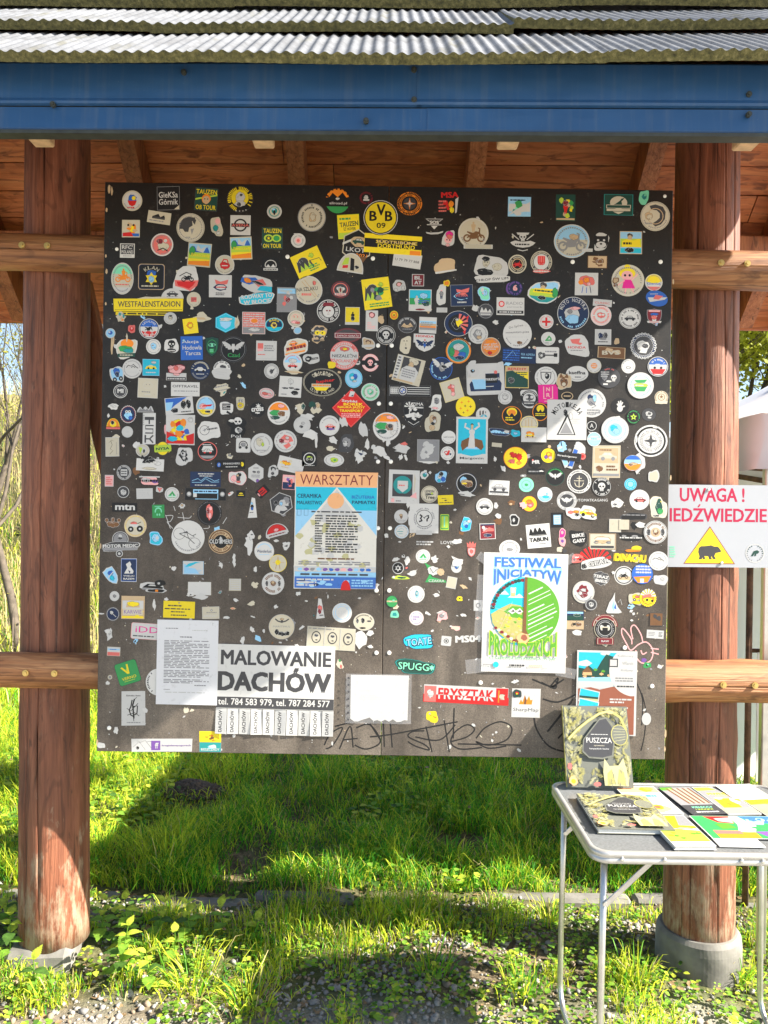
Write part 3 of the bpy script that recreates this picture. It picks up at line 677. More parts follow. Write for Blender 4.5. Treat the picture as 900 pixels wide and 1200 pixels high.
def stick(px, py, w, h, rot, shape, base, items, name='sticker', label=None):
    """px, py: centre in photo pixels; w, h in photo pixels"""
    q = P(px, py, 2.7); k = 2.7/F; seed = int(px*7+py*13); sw, sh = w*k, h*k
    lv = level_of(q.x, q.z, sw, sh); yoff = -lv*STEP
    s = Sheet(sw, sh, -yoff, .0003); s.rg = random.Random(seed)
    if shape != 'x': s.base(outline(shape, w, h, seed), base)
    else: s.shape = arc(0, 0, 1, 1)
    for it in items: s.item(it)
    if shape == 'c' and base in 'wsi' and w > 14 and not any(i[:2] in ('Q,', 'A,') for i in items): s.ring_ticks(.80, 'a', .045, *((0, 360) if seed % 2 else (200, 340)))
    if label is None and name == 'sticker':
        mt = [MOT[i.split(',')[0]] for i in items if i.split(',')[0] in MOT]; tx = [i.split(',')[1].replace('_', ' ') for i in items if i[:2] in ('T,', 'A,') and len(i.split(',')[1]) > 2]
        cols = NAMES.get(base, 'white'); inner = [i.split(',')[-1] for i in items if i[:2] == 'I,']
        if inner and NAMES.get(inner[0]) and inner[0] != base: cols += ' and '+NAMES[inner[0]]
        label = f"{cols} {SHN[shape]} sticker"+(' with lettering' if tx else '')+((' and ' if tx else ' with ')+mt[0] if mt else '')
    return dict(s=s, name=name, label=label, loc=Vector((q.x, yoff, q.z)), rot=rot, area=sw*sh)
# one line per sticker: centre x y, width, height, tilt, outline, colour, print; positions in the crop given by the @ line
STICKERS = '''
@110 205 5.294
238 160 125 128 0 c i I,.86,w O,b,0,.15,.5,.5,2 P,r,-.45,.0,.45,.0,.3,-.4,0,-.55,-.3,-.4 E,y,.15,.25,.2,.2 L,r,-.5,-.8,.5,-.55,1
462 145 140 145 2 r a I,.97,k T,GieKSa,w,0,.3,1.7,.5 T,Górnik,w,0,-.3,1.7,.5 P,i,.5,-.95,.95,-.95,.95,-.6
697 152 142 142 -3 r h I,.96,d P,e,-.95,-.1,.95,.35,.95,.5,-.95,.05 T,TAUZEN,y,0,.66,1.8,.4 fc,t,o,0,.0,.45 T,OB_TOUR,y,0,-.7,1.75,.4
405 265 145 75 -8 r i B,h,-.6,-.25,.5,.1 P,k,-.6,.1,-.1,.6,.1,.1,.4,.5,.5,.1 L,a,-.8,-.75,.8,-.4,1
600 327 175 178 0 c i G,.93,.96,a P,h,-.8,.3,-.5,.65,-.1,.75,.3,.7,.35,.5,.1,.45,.15,.15,-.1,.0,-.15,-.3,-.4,-.3,-.55,-.1,-.8,-.1 P,h,.2,.6,.4,.55,.3,.2,.15,.4 P,a,.0,-.1,.25,-.05,.1,-.5 L,a,-.3,-.75,.3,-.6,1
762 320 80 125 8 b i O,q,-.2,-.15,.5,.35,3 E,p,.25,.5,.4,.3 O,w,.1,-.65,.35,.2,4
230 333 110 108 0 r i N,yot,9,4,.55,.4 E,k,-.3,.4,.12,.12 E,k,.3,.4,.12,.12 H,b,-.9,-.55 P,r,-.9,-.5,0,-.4,.3,-.9,-.9,-.9
423 433 140 142 0 c w I,.88,x O,i,.1,-.15,.6,.4,4 O,f,-.2,.3,.35,.3,6 E,w,.3,.35,.15,.15 Z,k,.1,-.4,-.5,.1,-.3,.5,-.55
208 470 90 88 0 r w B,h,-.9,-.5,.9,.9 T,RFC',w,0,.5,1.5,.55 T,POLAND,w,0,-.18,1.6,.45 L,a,-.6,-.85,.6,-.65,1
655 496 145 145 -4 r i H,l,.1,.9 M,bw,-.85,.9,.15,.7,3,2 P,w,-.2,.85,.1,.5,.5,.8,.3,.2,-.3,.35 H,e,-.35,.2 O,g,-.65,.3,.3,.45,3 T,Bieszczady,y,.1,-.05,1.6,.35 H,y,-.9,-.35 P,o,-.9,-.6,.9,-.45,.9,-.9,-.9,-.9
812 557 120 122 0 c w I,.93,i O,r,0,-.1,.6,.42,4 Z,r,.12,-.3,.2,-.1,.55,.25,.5,.35,.2 Z,w,.1,-.3,-.1,.3,-.1
177 643 140 198 0 c s I,.95,i H,j,.3,.9 mo,o,.05,.1,.75 pe,oo,.1,.35,.4 L,x,-.6,-.45,.6,-.3,1 H,s,-.9,-.55
357 632 163 160 0 R t I,.95,n I,.9,k A,KLAN,i,.72,140,40,.28 O,b,0,.3,.45,.25,2 S,y,0,-.15,.5,6,.6 O,l,0,-.2,.25,.3,4 L,i,-.75,-.82,.75,-.62,1
573 645 170 165 0 b w P,x,-.85,-.1,.9,-.1,.8,-.5,.3,-.9,-.2,-.7,-.8,-.55 P,r,-.7,-.2,.7,-.2,.5,-.5,.2,-.75,-.2,-.6,-.6,-.5 mo,kk,.1,.1,.5 Z,k,.06,-.5,.2,0,.5,.4,.3
785 690 142 138 0 r w P,x,-.5,.6,0,.4,.7,.6,.6,.2,.1,.05,-.4,.2 O,n,.05,-.1,.7,.35,5 E,w,.05,-.1,.45,.2 L,r,-.4,-.2,.5,0,1 L,h,-.4,-.85,.4,-.55,2
488 735 140 62 0 q s I,.88,w ca,hh,0,-.1,.5 L,a,-.5,-.8,.5,-.5,1
365 770 300 40 2 t i
340 808 430 78 1 r y I,.98,y T,WESTFALENSTADION,h,.02,.15,1.8,.9 Z,k,.01,-.97,-.75,.97,-.75
620 772 88 92 0 c i B,x,-.4,-.35,.4,.3 L,f,-.35,-.3,.35,.25,3
300 862 330 18 0 r y L,k,-.9,-.9,.9,.9,1
@270 205 5.294
60 150 165 165 5 c h I,.97,k Q,.82,y,.13,-40,250 E,y,0,.08,.66,.64 O,w,.02,.1,.42,.5,3 O,h,.1,.3,.15,.12,3 O,w,.0,-.35,.5,.25,5 O,h,-.1,-.4,.2,.2,5 S,w,-.35,-.85,.08,5 S,w,-.1,-.9,.08,5 S,w,.15,-.9,.08,5 S,w,.38,-.85,.08,5
62 312 125 122 0 r w G,.5,.66,k B,k,-.9,-.18,.9,.18 T,AVENA,x,0,0,1.7,.28 E,w,0,0,.0,.0
67 455 135 140 3 r i H,l,.1,.9 M,bw,-.85,.9,.15,.7,3,2 P,w,-.2,.85,.1,.5,.5,.8,.3,.2,-.3,.35 H,e,-.35,.2 O,g,-.65,.3,.3,.45,3 T,Bieszczady,y,.1,-.05,1.6,.35 H,y,-.9,-.35 P,o,-.9,-.6,.9,-.45,.9,-.9,-.9,-.9
273 227 92 88 0 c s I,.84,i G,.6,.72,q E,q,0,.1,.4,.4 E,k,0,-.1,.15,.4 E,l,-.1,.3,.2,.15
505 263 175 178 0 c a I,.94,i I,.84,s I,.80,i Q,.68,h,.07 O,t,.05,.0,.3,.38,2 O,i,.08,.05,.22,.3,5 S,k,0,.85,.1,4
260 393 130 135 0 r h I,.97,d T,TAUZEN,y,0,.68,1.7,.4 E,e,-.35,0,.45,.35 E,d,-.35,0,.28,.22 E,e,.4,0,.45,.35 E,g,.4,0,.3,.25 S,y,-.35,0,.2,5 T,ON_TOUR,y,0,-.7,1.75,.38
421 407 90 90 0 c w I,.9,s I,.82,w E,p,0,0,.4,.4 E,x,0,0,.2,.2 Q,.65,a,.07
665 160 155 160 0 c k W,o,0,0,.97,9,0,180 E,o,0,.45,.75,.4 H,k,-.2,.25,.98 M,k,-.8,.8,.1,.6,2,5 H,g,-.98,-.45,.98 T,allroad.pl,w,.05,-.22,1.4,.25 O,w,.0,.15,.2,.12,3
843 143 95 90 0 c k Q,.75,f,.14 O,w,0,.05,.35,.4,5 B,w,-.4,-.4,.4,-.15
483 543 185 150 25 r y O,h,-.35,.1,.42,.55,8 M,h,-.85,.3,-.5,1.1,4,5 M,e,-.7,.2,-.5,.7,3,7 O,e,.4,.45,.25,.25,5,.6 L,g,-.1,-.8,.85,-.25,3 Z,h,.04,.1,.1,.8,.0,.85,-.3
250 560 105 95 0 r k G,.6,.7,w P,k,-.9,-.9,.9,-.9,.9,-.25,-.9,-.25 M,w,-.6,.6,-.3,.6,2,4 B,w,-.85,-.7,.85,-.4 L,k,-.75,-.65,.75,-.45,1
733 320 135 150 4 r e I,.97,y L,g,-.8,.5,.8,.8,1 T,TAUZEN,d,.05,.2,1.7,.4,.03,4 T,IZ_HOVER,d,.1,-.2,1.1,.25 H,e,-.95,-.5
785 440 200 210 -6 h i I,.93,k O,t,.1,.25,.65,.4,6 ca,dd,.1,.25,.4 P,w,-.9,.1,-.4,.35,-.4,.22,-.9,-.05 T,LKOT,w,-.05,-.25,1.2,.26 T,2021,o,.35,-.55,.7,.2 P,u,-.5,-.65,.5,-.95,.7,-.6
750 545 165 120 -8 q w I,.9,i P,k,.0,-.8,.3,-.8,.2,.4,-.1,.5 P,e,-.7,-.4,-.2,-.2,-.2,.5,-.5,.4 P,r,-.6,-.7,-.2,-.6,-.2,-.3,-.6,-.4 O,k,.45,-.4,.2,.2,4
165 680 230 110 -18 b w P,b,-.9,.2,-.2,.7,.1,.4,-.4,-.3,-.9,-.3 P,x,-.3,.2,.2,.8,.5,.3,.1,-.2 O,k,.0,.2,.4,.2,3 O,o,-.55,.1,.25,.3,7 P,c,.1,-.6,.9,-.3,.8,.3,.2,.0
165 768 225 85 6 b w I,.92,c T,RODWAY_TO,w,0,.38,1.7,.62,.04 T,W_BŁOCIE,w,0,-.42,1.5,.62,.04
350 775 125 155 0 r a H,l,.5,.9 H,a,-.5,.4 N,sax,7,8,.6,.3 O,f,.1,.0,.3,.25,3 T,Vitanam,i,-.1,.72,1.2,.25
485 715 172 178 0 c w I,.95,i Z,t,.06,-.5,.6,.5,-.5 Z,t,.06,-.3,.7,.6,-.4 T,NA_SZLAKU,h,-.1,.08,1.5,.28,.01,6 L,x,-.5,-.45,.2,-.15,1 O,x,.4,.5,.14,.18,4
683 712 115 105 0 c f I,.92,h G,.7,.8,x O,s,0,.1,.55,.3,4 O,i,0,-.1,.3,.45,6 O,f,0,-.05,.12,.3,4 B,w,-.6,-.65,.6,-.4 L,r,-.5,-.62,.5,-.42,1
608 845 150 150 0 c k I,.95,w I,.88,k Q,.7,w,.13 E,w,0,-.05,.48,.48 sk,wf,0,0,.33 P,f,-.5,.4,.5,.4,.4,.7,-.4,.7
757 875 90 110 0 r w B,y,-.95,-.7,.95,.95 pe,kk,.05,.0,.55 O,k,.05,-.3,.3,.3,4
@430 205 5.294
85 265 222 222 0 c k I,.96,w I,.92,k I,.86,y T,B,k,-.42,.08,.42,.56,.03 T,V,k,.02,.42,.5,.62,.03 T,B,k,.45,.08,.42,.56,.03 T,09,k,.03,-.45,.5,.3,.02
162 432 355 118 -3 r y B,k,-1,-.42,1,.5 T,SÜDTRIBÜNE,y,.12,.24,1.45,.42 T,DORTMUND,y,.12,-.22,1.3,.42 T,SÜDTRIBÜNE,t,.12,.24,1.38,.3 B,o,.6,-.99,.98,-.55
250 530 175 88 -8 r w T,U_79_79_77_888,k,.0,-.05,1.7,.35,.0
265 178 160 150 0 c k I,.97,o I,.86,k G,.62,.8,o Q,.71,k,.06 E,h,0,0,.5,.5 S,o,0,0,.48,4,.25 S,w,0,0,.3,4,.3 Q,.91,k,.05
505 175 135 145 2 r k T,MSA,r,.15,.7,1.6,.5,.04 N,kr,6,5,.5,.35 L,x,-.9,-.8,-.2,.3,4 O,o,.25,-.1,.3,.35,3 O,y,.3,-.6,.25,.3,4 P,w,.65,.3,.95,.5,.75,-.8,.6,-.9
418 300 115 80 0 x k P,w,-.95,.7,.95,.7,.6,.3,-.6,.3 P,k,-.85,.62,.85,.62,.5,.34,-.5,.34 T,SOS,w,0,.15,1.0,.5,.05 B,s,-.8,-.3,.8,-.18 P,w,-.35,-.4,.35,-.4,0,-.95
420 358 110 26 4 x k P,w,-1,.6,-.5,.1,.5,.1,1,.6,.9,-.2,.4,-.8,-.4,-.8,-.9,-.2
507 395 78 115 -8 b w O,m,.0,.45,.7,.42,3 E,p,-.05,-.15,.6,.35 O,x,.1,.2,.55,.3,4 E,k,-.25,-.15,.1,.08 E,k,.2,-.15,.1,.08 O,p,0,-.7,.4,.2,3
660 362 190 190 0 c i I,.95,w I,.9,i mo,uu,.05,-.1,.78 pe,tt,.0,.4,.35
690 445 180 26 0 R w I,.9,i
485 565 145 95 5 b t P,w,-.9,-.7,.95,-.5,.95,-.7,-.85,-.95
770 570 215 160 -2 b w O,k,-.35,-.45,.55,.35,4 O,i,-.3,.3,.24,.4,3 O,k,-.3,.6,.28,.22,5 E,k,-.38,.35,.05,.04 E,k,-.22,.35,.05,.04 Z,k,.02,-.38,.1,-.22,.1 O,i,.35,.0,.3,.35,8
775 645 225 55 2 b w T,CHŁOP_ŚW_LIM,k,0,0,1.8,.7,.02,3
317 653 75 75 0 r w I,.9,f T,BL,w,0,.4,1.2,.6,.04 T,AT,w,0,-.4,1.2,.6,.04
200 688 80 85 10 b s O,u,.0,.25,.6,.4,3 E,p,0,.2,.3,.25 O,w,-.6,-.5,.3,.3,4 O,w,.55,-.4,.3,.4,6
60 735 172 188 8 r y O,h,-.3,.2,.45,.5,8 M,h,-.9,.3,-.4,1.1,4,5 M,e,-.8,.2,-.4,.7,3,7 O,e,.4,.55,.25,.2,5,.6 L,g,.1,.1,.9,.35,2 N,dga,7,6,.4,.3 L,g,-.6,-.9,.8,-.6,2
330 778 140 135 0 r w H,c,.2,.95 H,g,-.4,.2 O,l,.3,.4,.4,.3,4 pe,wi,-.3,-.1,.5 O,d,.5,-.3,.4,.3,6 L,b,-.2,-.25,.9,.05,2 O,f,0,-.85,.5,.1,3
462 745 62 150 0 b w pe,np,0,.05,.9 O,a,0,.1,.4,.25,4
465 838 66 30 0 r w I,.8,s
495 672 40 45 0 b y I,.7,o
588 748 140 135 2 r a I,.96,n P,x,-.5,.6,0,.5,.7,.7,.6,.3,.1,.2,-.4,.3 O,l,0,-.05,.75,.4,5 E,n,0,-.05,.6,.3 T,VITARA,x,0,.0,1.1,.22 O,x,.1,.15,.4,.15,5 L,s,-.4,-.75,.4,-.5,1
728 735 85 90 0 b l I,.85,j O,l,.1,.1,.5,.5,5 E,w,-.3,.5,.25,.3 E,k,.2,.2,.07,.07 E,p,-.2,.0,.1,.1
737 845 100 95 0 c h I,.94,a I,.88,h M,sw,-.75,.75,-.2,.8,3,6 H,a,-.6,-.25 L,w,-.6,-.55,.6,-.3,1
885 705 50 78 0 c h I,.9,v
168 870 52 55 0 c y I,.85,o E,y,0,.1,.4,.4 E,u,0,0,.2,.2
890 815 170 108 0 r w T,RADIO,a,.3,.35,1.2,.34,.0 E,r,-.65,.25,.22,.36 E,p,-.65,.25,.15,.25 P,w,-.72,.42,-.72,.08,-.5,.25 T,yarmark,a,.3,-.1,1.1,.22,.0 B,k,-.95,-.85,.95,-.5 L,w,-.8,-.8,.8,-.55,1
@590 205 4.286
80 160 115 98 0 r l H,w,-.5,.3 N,qjgw,8,3,.7,.35 L,n,-.8,.55,.5,.8,1 P,w,-.95,-.9,.95,.1,.9,.5,-.6,-.5
312 165 98 132 0 r d N,yegt,10,6,.75,.3 pe,rr,.0,-.05,.55 O,f,0,.35,.35,.25,3 H,t,-.95,-.8
578 150 145 105 0 r q I,.96,d E,i,0,.2,.6,.62 P,d,-.5,-.1,-.2,.1,.1,.4,.2,.6,.4,.65,.3,.45,.2,.35,.25,.0,.1,-.2,-.4,-.3 B,i,-.85,-.35,.85,.0 B,d,-.8,-.3,.8,-.05 B,i,-.82,-.6,.82,-.4 P,i,-.4,-.65,.4,-.65,0,-.9
705 113 55 75 0 b j O,q,.1,.1,.5,.4,5 O,j,.2,.3,.25,.2,3
762 208 148 148 0 c i G,.93,.96,a P,h,-.4,.7,0,.8,.5,.65,.7,.3,.65,-.2,.4,-.55,.0,-.7,-.2,-.5,.1,-.3,.3,-.1,.3,.2,.1,.4,-.3,.45 G,.5,.55,t O,t,-.45,.0,.3,.3,4 O,i,-.4,-.05,.22,.22,6 L,a,-.7,-.6,-.2,-.4,1
343 333 180 170 0 c w I,.94,l I,.9,i H,l,.1,.9,.9 mo,aa,.0,-.05,.85 O,t,.1,.25,.3,.2,4
420 378 55 16 0 r w
490 335 85 92 0 b w P,k,-.85,.85,-.5,.6,.5,.6,.85,.85,.85,-.1,.5,-.7,-.5,-.7,-.85,-.1 E,w,0,-.35,.6,.35 E,k,0,-.25,.15,.1 E,w,-.35,.15,.14,.12 E,w,.35,.15,.14,.12
640 340 112 115 0 r t I,.94,l H,e,-.4,.35 O,h,-.1,.6,.3,.25,4 E,t,-.1,.4,.2,.25 P,y,-.8,-.4,.9,-.4,.8,.35,.2,.2,-.4,.3,-.8,.1 L,k,-.7,-.25,.8,.1,1 H,c,-.9,-.5 O,k,-.1,-.65,.5,.25,5
97 335 130 95 0 x k sk,wk,0,.45,.32 P,w,-.5,.95,.5,.95,.4,.72,-.4,.72 Z,w,.07,-.85,.8,-.3,.2 Z,w,.07,.85,.8,.3,.2 P,w,-.98,-.1,-.6,.1,0,-.05,.6,.1,.98,-.1,.8,-.35,.5,-.55,0,-.65,-.5,-.55,-.8,-.35 L,k,-.6,-.45,.6,-.15,1 Z,w,.06,-.4,-.85,0,-.98,.4,-.85
70 448 92 95 0 c i I,.86,k E,t,0,0,.6,.6 E,k,0,0,.5,.5 mo,rr,0,.0,.55 Q,.73,i,.07
190 437 108 112 0 c i I,.93,h Q,.82,i,.07 I,.7,w B,x,-.3,-.1,.3,.55 T,U,r,0,.1,.7,.8,.08 O,x,0,-.85,.98,.2,3 L,w,-.7,-.95,.7,-.75,1
472 437 98 62 0 r u I,.94,t N,tuu,8,4,.7,.4 O,u,.2,.1,.4,.4,6
417 548 115 113 0 r w O,x,0,.3,.75,.5,4 E,o,-.5,.15,.22,.22 E,x,.5,.15,.22,.25 O,o,0,.35,.3,.3,6 Z,b,.06,-.3,-.2,-.4,-.8 Z,b,.06,.0,-.3,.0,-.8 Z,n,.06,.3,-.2,.4,-.8 O,p,.2,.0,.2,.2,6
625 530 165 160 0 c i I,.95,w I,.91,i E,y,-.05,.45,.5,.35 E,p,-.05,.3,.35,.3 E,y,-.05,.8,.2,.2 E,k,-.18,.32,.07,.08 E,k,.1,.32,.07,.08 P,m,-.25,.05,.2,.05,.45,-.5,-.35,-.5 Z,p,.08,-.2,0,-.6,-.3 Z,p,.08,.2,0,.6,.4 Z,p,.09,-.1,-.5,-.2,-.85 Z,p,.09,.2,-.5,.4,-.75 O,u,-.75,-.3,.18,.15,2
563 530 34 34 0 b u I,.7,t
755 540 88 85 0 c w H,y,.1,.95 P,y,-.8,.1,.8,.1,.4,-.1,-.4,-.1 H,x,-.95,-.5 T,Gienius,b,.0,-.12,1.5,.3
770 620 112 78 -15 c b P,w,-.8,-.2,.9,.5,.7,.1,-.5,-.7 P,x,-.2,.4,.5,.5,.2,-.1,-.3,-.2 Z,w,.05,-.7,.3,.0,.6
58 570 75 75 0 c n T,6,p,0,.05,.6,.8,.05 Q,.8,v,.12
205 588 165 120 -5 b w I,.9,l H,e,-.7,.2,.9 O,h,-.1,.55,.25,.3,4 E,t,-.1,.35,.15,.2 P,y,-.7,-.1,.6,-.1,.5,.3,-.6,.25 L,d,-.6,-.05,.5,.2,1 H,q,-.85,-.4,.9 O,k,-.1,-.5,.3,.2,5 O,g,.65,.0,.2,.5,4
350 695 160 165 0 c w I,.96,n A,MOTO_NOSTRA,w,.8,165,15,.22 O,s,-.1,-.1,.55,.5,4 O,l,-.05,-.35,.5,.35,6 O,a,-.2,.1,.2,.15,5 O,p,.1,.3,.4,.12,3 Q,.84,l,.06,195,345
497 643 95 35 -4 r w T,CLASSIC,x,0,0,1.6,.6
490 705 105 105 0 c w I,.93,p I,.87,w Q,.7,x,.1 O,x,0,.0,.45,.3,4 E,w,-.1,.05,.15,.1 E,w,.2,.05,.12,.1
635 720 110 105 0 c w G,.92,.95,k Q,.75,h,.08 ca,hk,0,-.02,.5
757 712 82 80 0 s a I,.92,f O,b,0,.3,.6,.2,3 P,w,-.35,.1,.35,.1,.2,-.6,-.2,-.6 O,x,.0,-.1,.4,.3,5 P,w,-.9,-.55,.9,-.55,.8,-.8,-.8,-.8 L,r,-.6,-.75,.6,-.6,1 B,p,-.7,.6,.7,.8
@110 365 5.294
170 35 80 80 0 t i N,oqtw,7,4,.6,.3
235 108 45 60 0 b x E,r,0,0,.6,.5 E,p,0,.1,.25,.25
103 135 62 62 0 c s I,.85,l E,b,0,.1,.45,.4 E,w,-.2,.2,.2,.2
203 230 135 135 0 b w I,.9,i E,o,.05,.45,.6,.42 O,g,-.1,-.05,.75,.35,4 O,q,.2,-.2,.55,.25,6 P,d,-.8,-.5,.8,-.4,.8,-.75,-.8,-.8 L,i,-.6,-.7,.6,-.52,1
205 165 16 60 3 t i
343 107 125 125 0 c w I,.94,n I,.88,w H,b,.2,.88,.88 P,r,-.75,-.25,.75,-.25,.45,-.75,-.45,-.75 A,LEGALNIE,w,.72,150,30,.2 mo,wk,-.05,.0,.6 Q,.66,w,.12,225,315
475 43 80 75 0 c w I,.92,s O,h,0,.1,.4,.5,4 E,i,0,.0,.25,.3 O,k,0,.4,.35,.2,3 E,k,-.1,0,.05,.05 E,k,.1,0,.05,.05
670 35 130 70 -8 t i P,t,-.6,-.2,.2,.0,.5,-.3,-.2,-.5
600 90 90 95 8 r y O,o,0,.1,.55,.5,5,.4 O,y,0,.05,.35,.3,6 Z,t,.04,-.5,-.6,.5,-.4
818 70 145 122 0 h c I,.94,l I,.9,c O,w,.05,.35,.6,.2,3 P,l,-.5,.1,.5,.1,.4,-.35,0,-.65,-.4,-.35 L,w,-.5,.1,.6,.5,2
885 70 40 110 0 t i P,t,-.4,-.4,.4,0,.2,.4
370 218 92 95 0 c w O,l,.0,.05,.45,.5,4 E,a,-.1,.15,.15,.1
482 212 90 100 0 b w sk,kw,0,.15,.6 O,k,0,-.6,.7,.3,4 L,w,-.5,-.75,.5,-.5,1
607 228 140 150 2 r n I,.97,b T,Akcja,w,-.1,.5,1.5,.32 T,Hodowla,w,.05,.05,1.7,.36 T,Tarcza,w,.1,-.42,1.4,.32 O,l,-.7,.65,.15,.12,3
733 218 95 132 0 s k I,.92,d G,.6,.65,g O,j,0,.15,.6,.2,3 E,d,-.25,.15,.12,.1 E,d,.25,.15,.12,.1 P,g,-.3,-.2,.3,-.2,.2,-.6,-.2,-.6 L,j,-.3,-.5,.3,-.25,2
865 235 165 162 0 c h I,.95,k G,.86,.89,a wg,s,0,.15,.85 E,w,0,.2,.14,.14 T,Czad,g,.05,-.45,.9,.3
238 355 122 122 0 c w G,.9,.92,s Z,k,.07,-.6,.1,-.4,.35,-.1,.25,.1,.45,.3,.25,.6,.05 Z,k,.06,-.1,.1,.1,.25,.3,.1 L,s,-.5,-.45,.5,-.25,1
355 347 105 102 0 r l I,.95,c P,y,-.7,-.2,.7,-.2,.5,.15,-.5,.15 ca,yk,0,.0,.55 O,w,.3,.6,.35,.2,4 L,w,-.6,-.75,.6,-.5,1
145 390 90 115 8 b w I,.82,l O,b,-.05,.3,.5,.45,4 O,n,.0,.0,.35,.4,6 E,k,-.4,-.55,.28,.26 E,k,.45,-.5,.28,.26 E,s,-.4,-.55,.12,.1 E,s,.45,-.5,.12,.1
335 475 125 122 -2 r w I,.96,i Z,s,.03,-.5,.3,-.2,.6,.2,.6,.5,.3,.2,.0,-.3,.0,-.5,.3 E,a,-.15,.35,.05,.05 E,a,.15,.35,.05,.05 L,a,-.6,-.5,.6,-.3,1 L,s,-.3,-.75,.3,-.6,1
165 495 88 85 0 c w I,.9,k I,.78,w I,.72,h T,MI,w,0,.05,.9,.6,.06
568 482 178 88 0 r w T,OFFTRAVEL,h,0,.4,1.8,.36,.02 L,a,-.8,-.4,.85,-.15,1 L,s,-.5,-.7,.6,-.5,1
512 358 118 60 0 b f I,.85,p O,p,-.6,.3,.35,.5,3 O,p,.6,.3,.35,.5,4 O,x,0,.2,.3,.6,5
512 405 125 46 0 r w O,p,0,.6,.4,.4,4 B,h,-.95,-.95,.95,-.1 L,w,-.85,-.85,.85,-.25,1
660 365 125 125 0 c k I,.96,n Q,.8,i,.09,10,170 Q,.8,a,.08,200,340 ca,wk,.0,.05,.55 L,w,-.4,-.45,.4,-.3,1
795 355 115 105 0 c k I,.92,w Q,.78,h,.1,0,180 O,h,.1,.15,.4,.35,4
795 385 140 70 -6 b w L,s,-.6,-.4,.6,.4,2
792 475 130 75 13 t i L,a,-.6,.1,.6,.5,1 L,a,-.6,-.5,.6,-.2,1
320 600 105 60 0 x k M,wk,-1,1,-.6,1.5,3,3 M,a,-.8,.8,-.6,.9,4,8 B,w,-1,-.85,1,-.7
120 590 85 60 -8 t w O,s,0,.1,.5,.3,3
90 647 26 32 0 t w
213 638 100 112 0 j w I,.93,f I,.84,n O,l,.05,-.1,.6,.5,5 E,w,-.2,.3,.17,.15 E,w,.15,.3,.17,.15 E,k,-.2,.3,.07,.06 E,k,.15,.3,.07,.06 O,b,.3,-.4,.3,.25,7
120 690 82 55 0 q y I,.9,o E,y,0,-.3,.5,.7 O,k,-.1,.0,.3,.5,4
120 722 86 16 0 r x
208 747 70 70 0 c w I,.85,s I,.78,w O,s,0,0,.4,.2,3
343 727 80 195 0 r s I,.94,w G,.0,.0,k B,h,-.7,.55,.75,.75 B,h,-.1,.3,.12,.75 Z,h,.2,.7,.2,-.55,.2,-.55,-.02,.6,-.02,.6,-.28,-.6,-.28 B,h,-.7,-.9,-.45,-.4 Z,h,.22,-.5,-.65,.1,-.65,.65,-.42 Z,h,.22,.1,-.65,.65,-.9 L,a,-.95,.2,-.75,.9,6
530 585 175 105 6 r w P,b,-.95,.95,.6,.95,-.3,.1,-.6,-.3,-.95,.0 P,l,-.95,.5,-.4,.5,-.6,-.4,-.95,-.5 O,k,.3,.1,.24,.55,3 O,k,.65,.1,.2,.6,4 O,k,-.35,-.5,.3,.35,6 L,k,.1,-.85,.8,-.65,1 E,t,.35,.6,.1,.12
537 735 180 185 0 r w O,y,-.1,.35,.5,.4,4 N,yorbyoc,16,3,.7,.3 H,r,-.98,-.7 P,r,-.95,-.1,-.2,-.4,-.5,-.9,-.95,-.9 O,c,-.5,-.6,.4,.2,5 O,w,.7,.7,.2,.2,6 E,o,.2,.5,.2,.25 P,r,.4,-.4,.95,-.2,.95,-.9,.5,-.9
447 730 22 70 0 b p
695 588 122 130 0 c i I,.93,w I,.88,l O,p,-.3,.0,.45,.3,3 H,l,.3,.85,.88 P,r,-.3,.1,.7,.2,.5,.0,-.4,-.05 H,y,-.85,-.3,.88 O,k,.2,-.5,.35,.15,6 O,y,-.3,-.6,.3,.2,4
822 600 85 95 0 b w B,k,-.6,-.2,.6,.6 L,w,-.5,-.1,.6,.5,3 P,k,.1,-.3,.8,-.7,.7,-.9,0,-.6
712 740 140 138 10 b w G,.0,.0,k E,k,-.35,.1,.44,.44 E,w,-.35,.1,.4,.4 Z,k,.04,-.35,.1,.1,.4 S,a,-.35,.1,.2,4,.3 L,h,-.1,.0,.8,.25,1 L,s,.1,-.3,.6,-.1,1
115 840 85 120 2 r w I,.95,i Z,k,.05,-.2,.6,.0,.2,-.3,-.2,.1,-.4,-.4,-.75 Z,a,.06,.6,.5,.6,-.8 Z,k,.03,-.5,.4,-.1,.7,.2,.6
303 862 85 80 0 c w I,.9,i E,s,.1,.1,.5,.5 P,e,-.3,-.5,.0,.4,-.6,.5 O,k,.2,-.1,.2,.35,3
428 850 108 62 3 b y I,.92,d I,.84,e T,NYSA,d,0,-.05,1.5,.6,.04
428 850 80 90 0 c h I,.9,y
428 850 104 42 5 R e T,NYSA,d,0,-.05,1.6,.8,.04
@270 365 5.294
40 690 120 75 0 c k sk,wk,.1,.1,.5 O,w,-.5,.3,.4,.3,5
45 745 100 90 0 b k O,w,.1,.2,.55,.5,3 O,k,.1,.3,.25,.25,4 T,Pol,w,-.2,-.65,1.2,.4 O,a,.3,.1,.3,.3,5
80 830 90 90 0 R w I,.93,s I,.86,w G,.5,.62,k B,w,-.8,-.8,.8,-.35 O,k,-.45,-.3,.25,.25,4 O,k,.45,-.3,.25,.25,5 O,a,0,.1,.4,.35,6
145 72 142 135 0 r w I,.95,x L,s,-.9,-.9,.9,.9,9 O,p,0,.2,.5,.35,4 E,o,.05,.2,.3,.2 H,a,-.94,-.4 O,w,.1,-.6,.6,.2,5
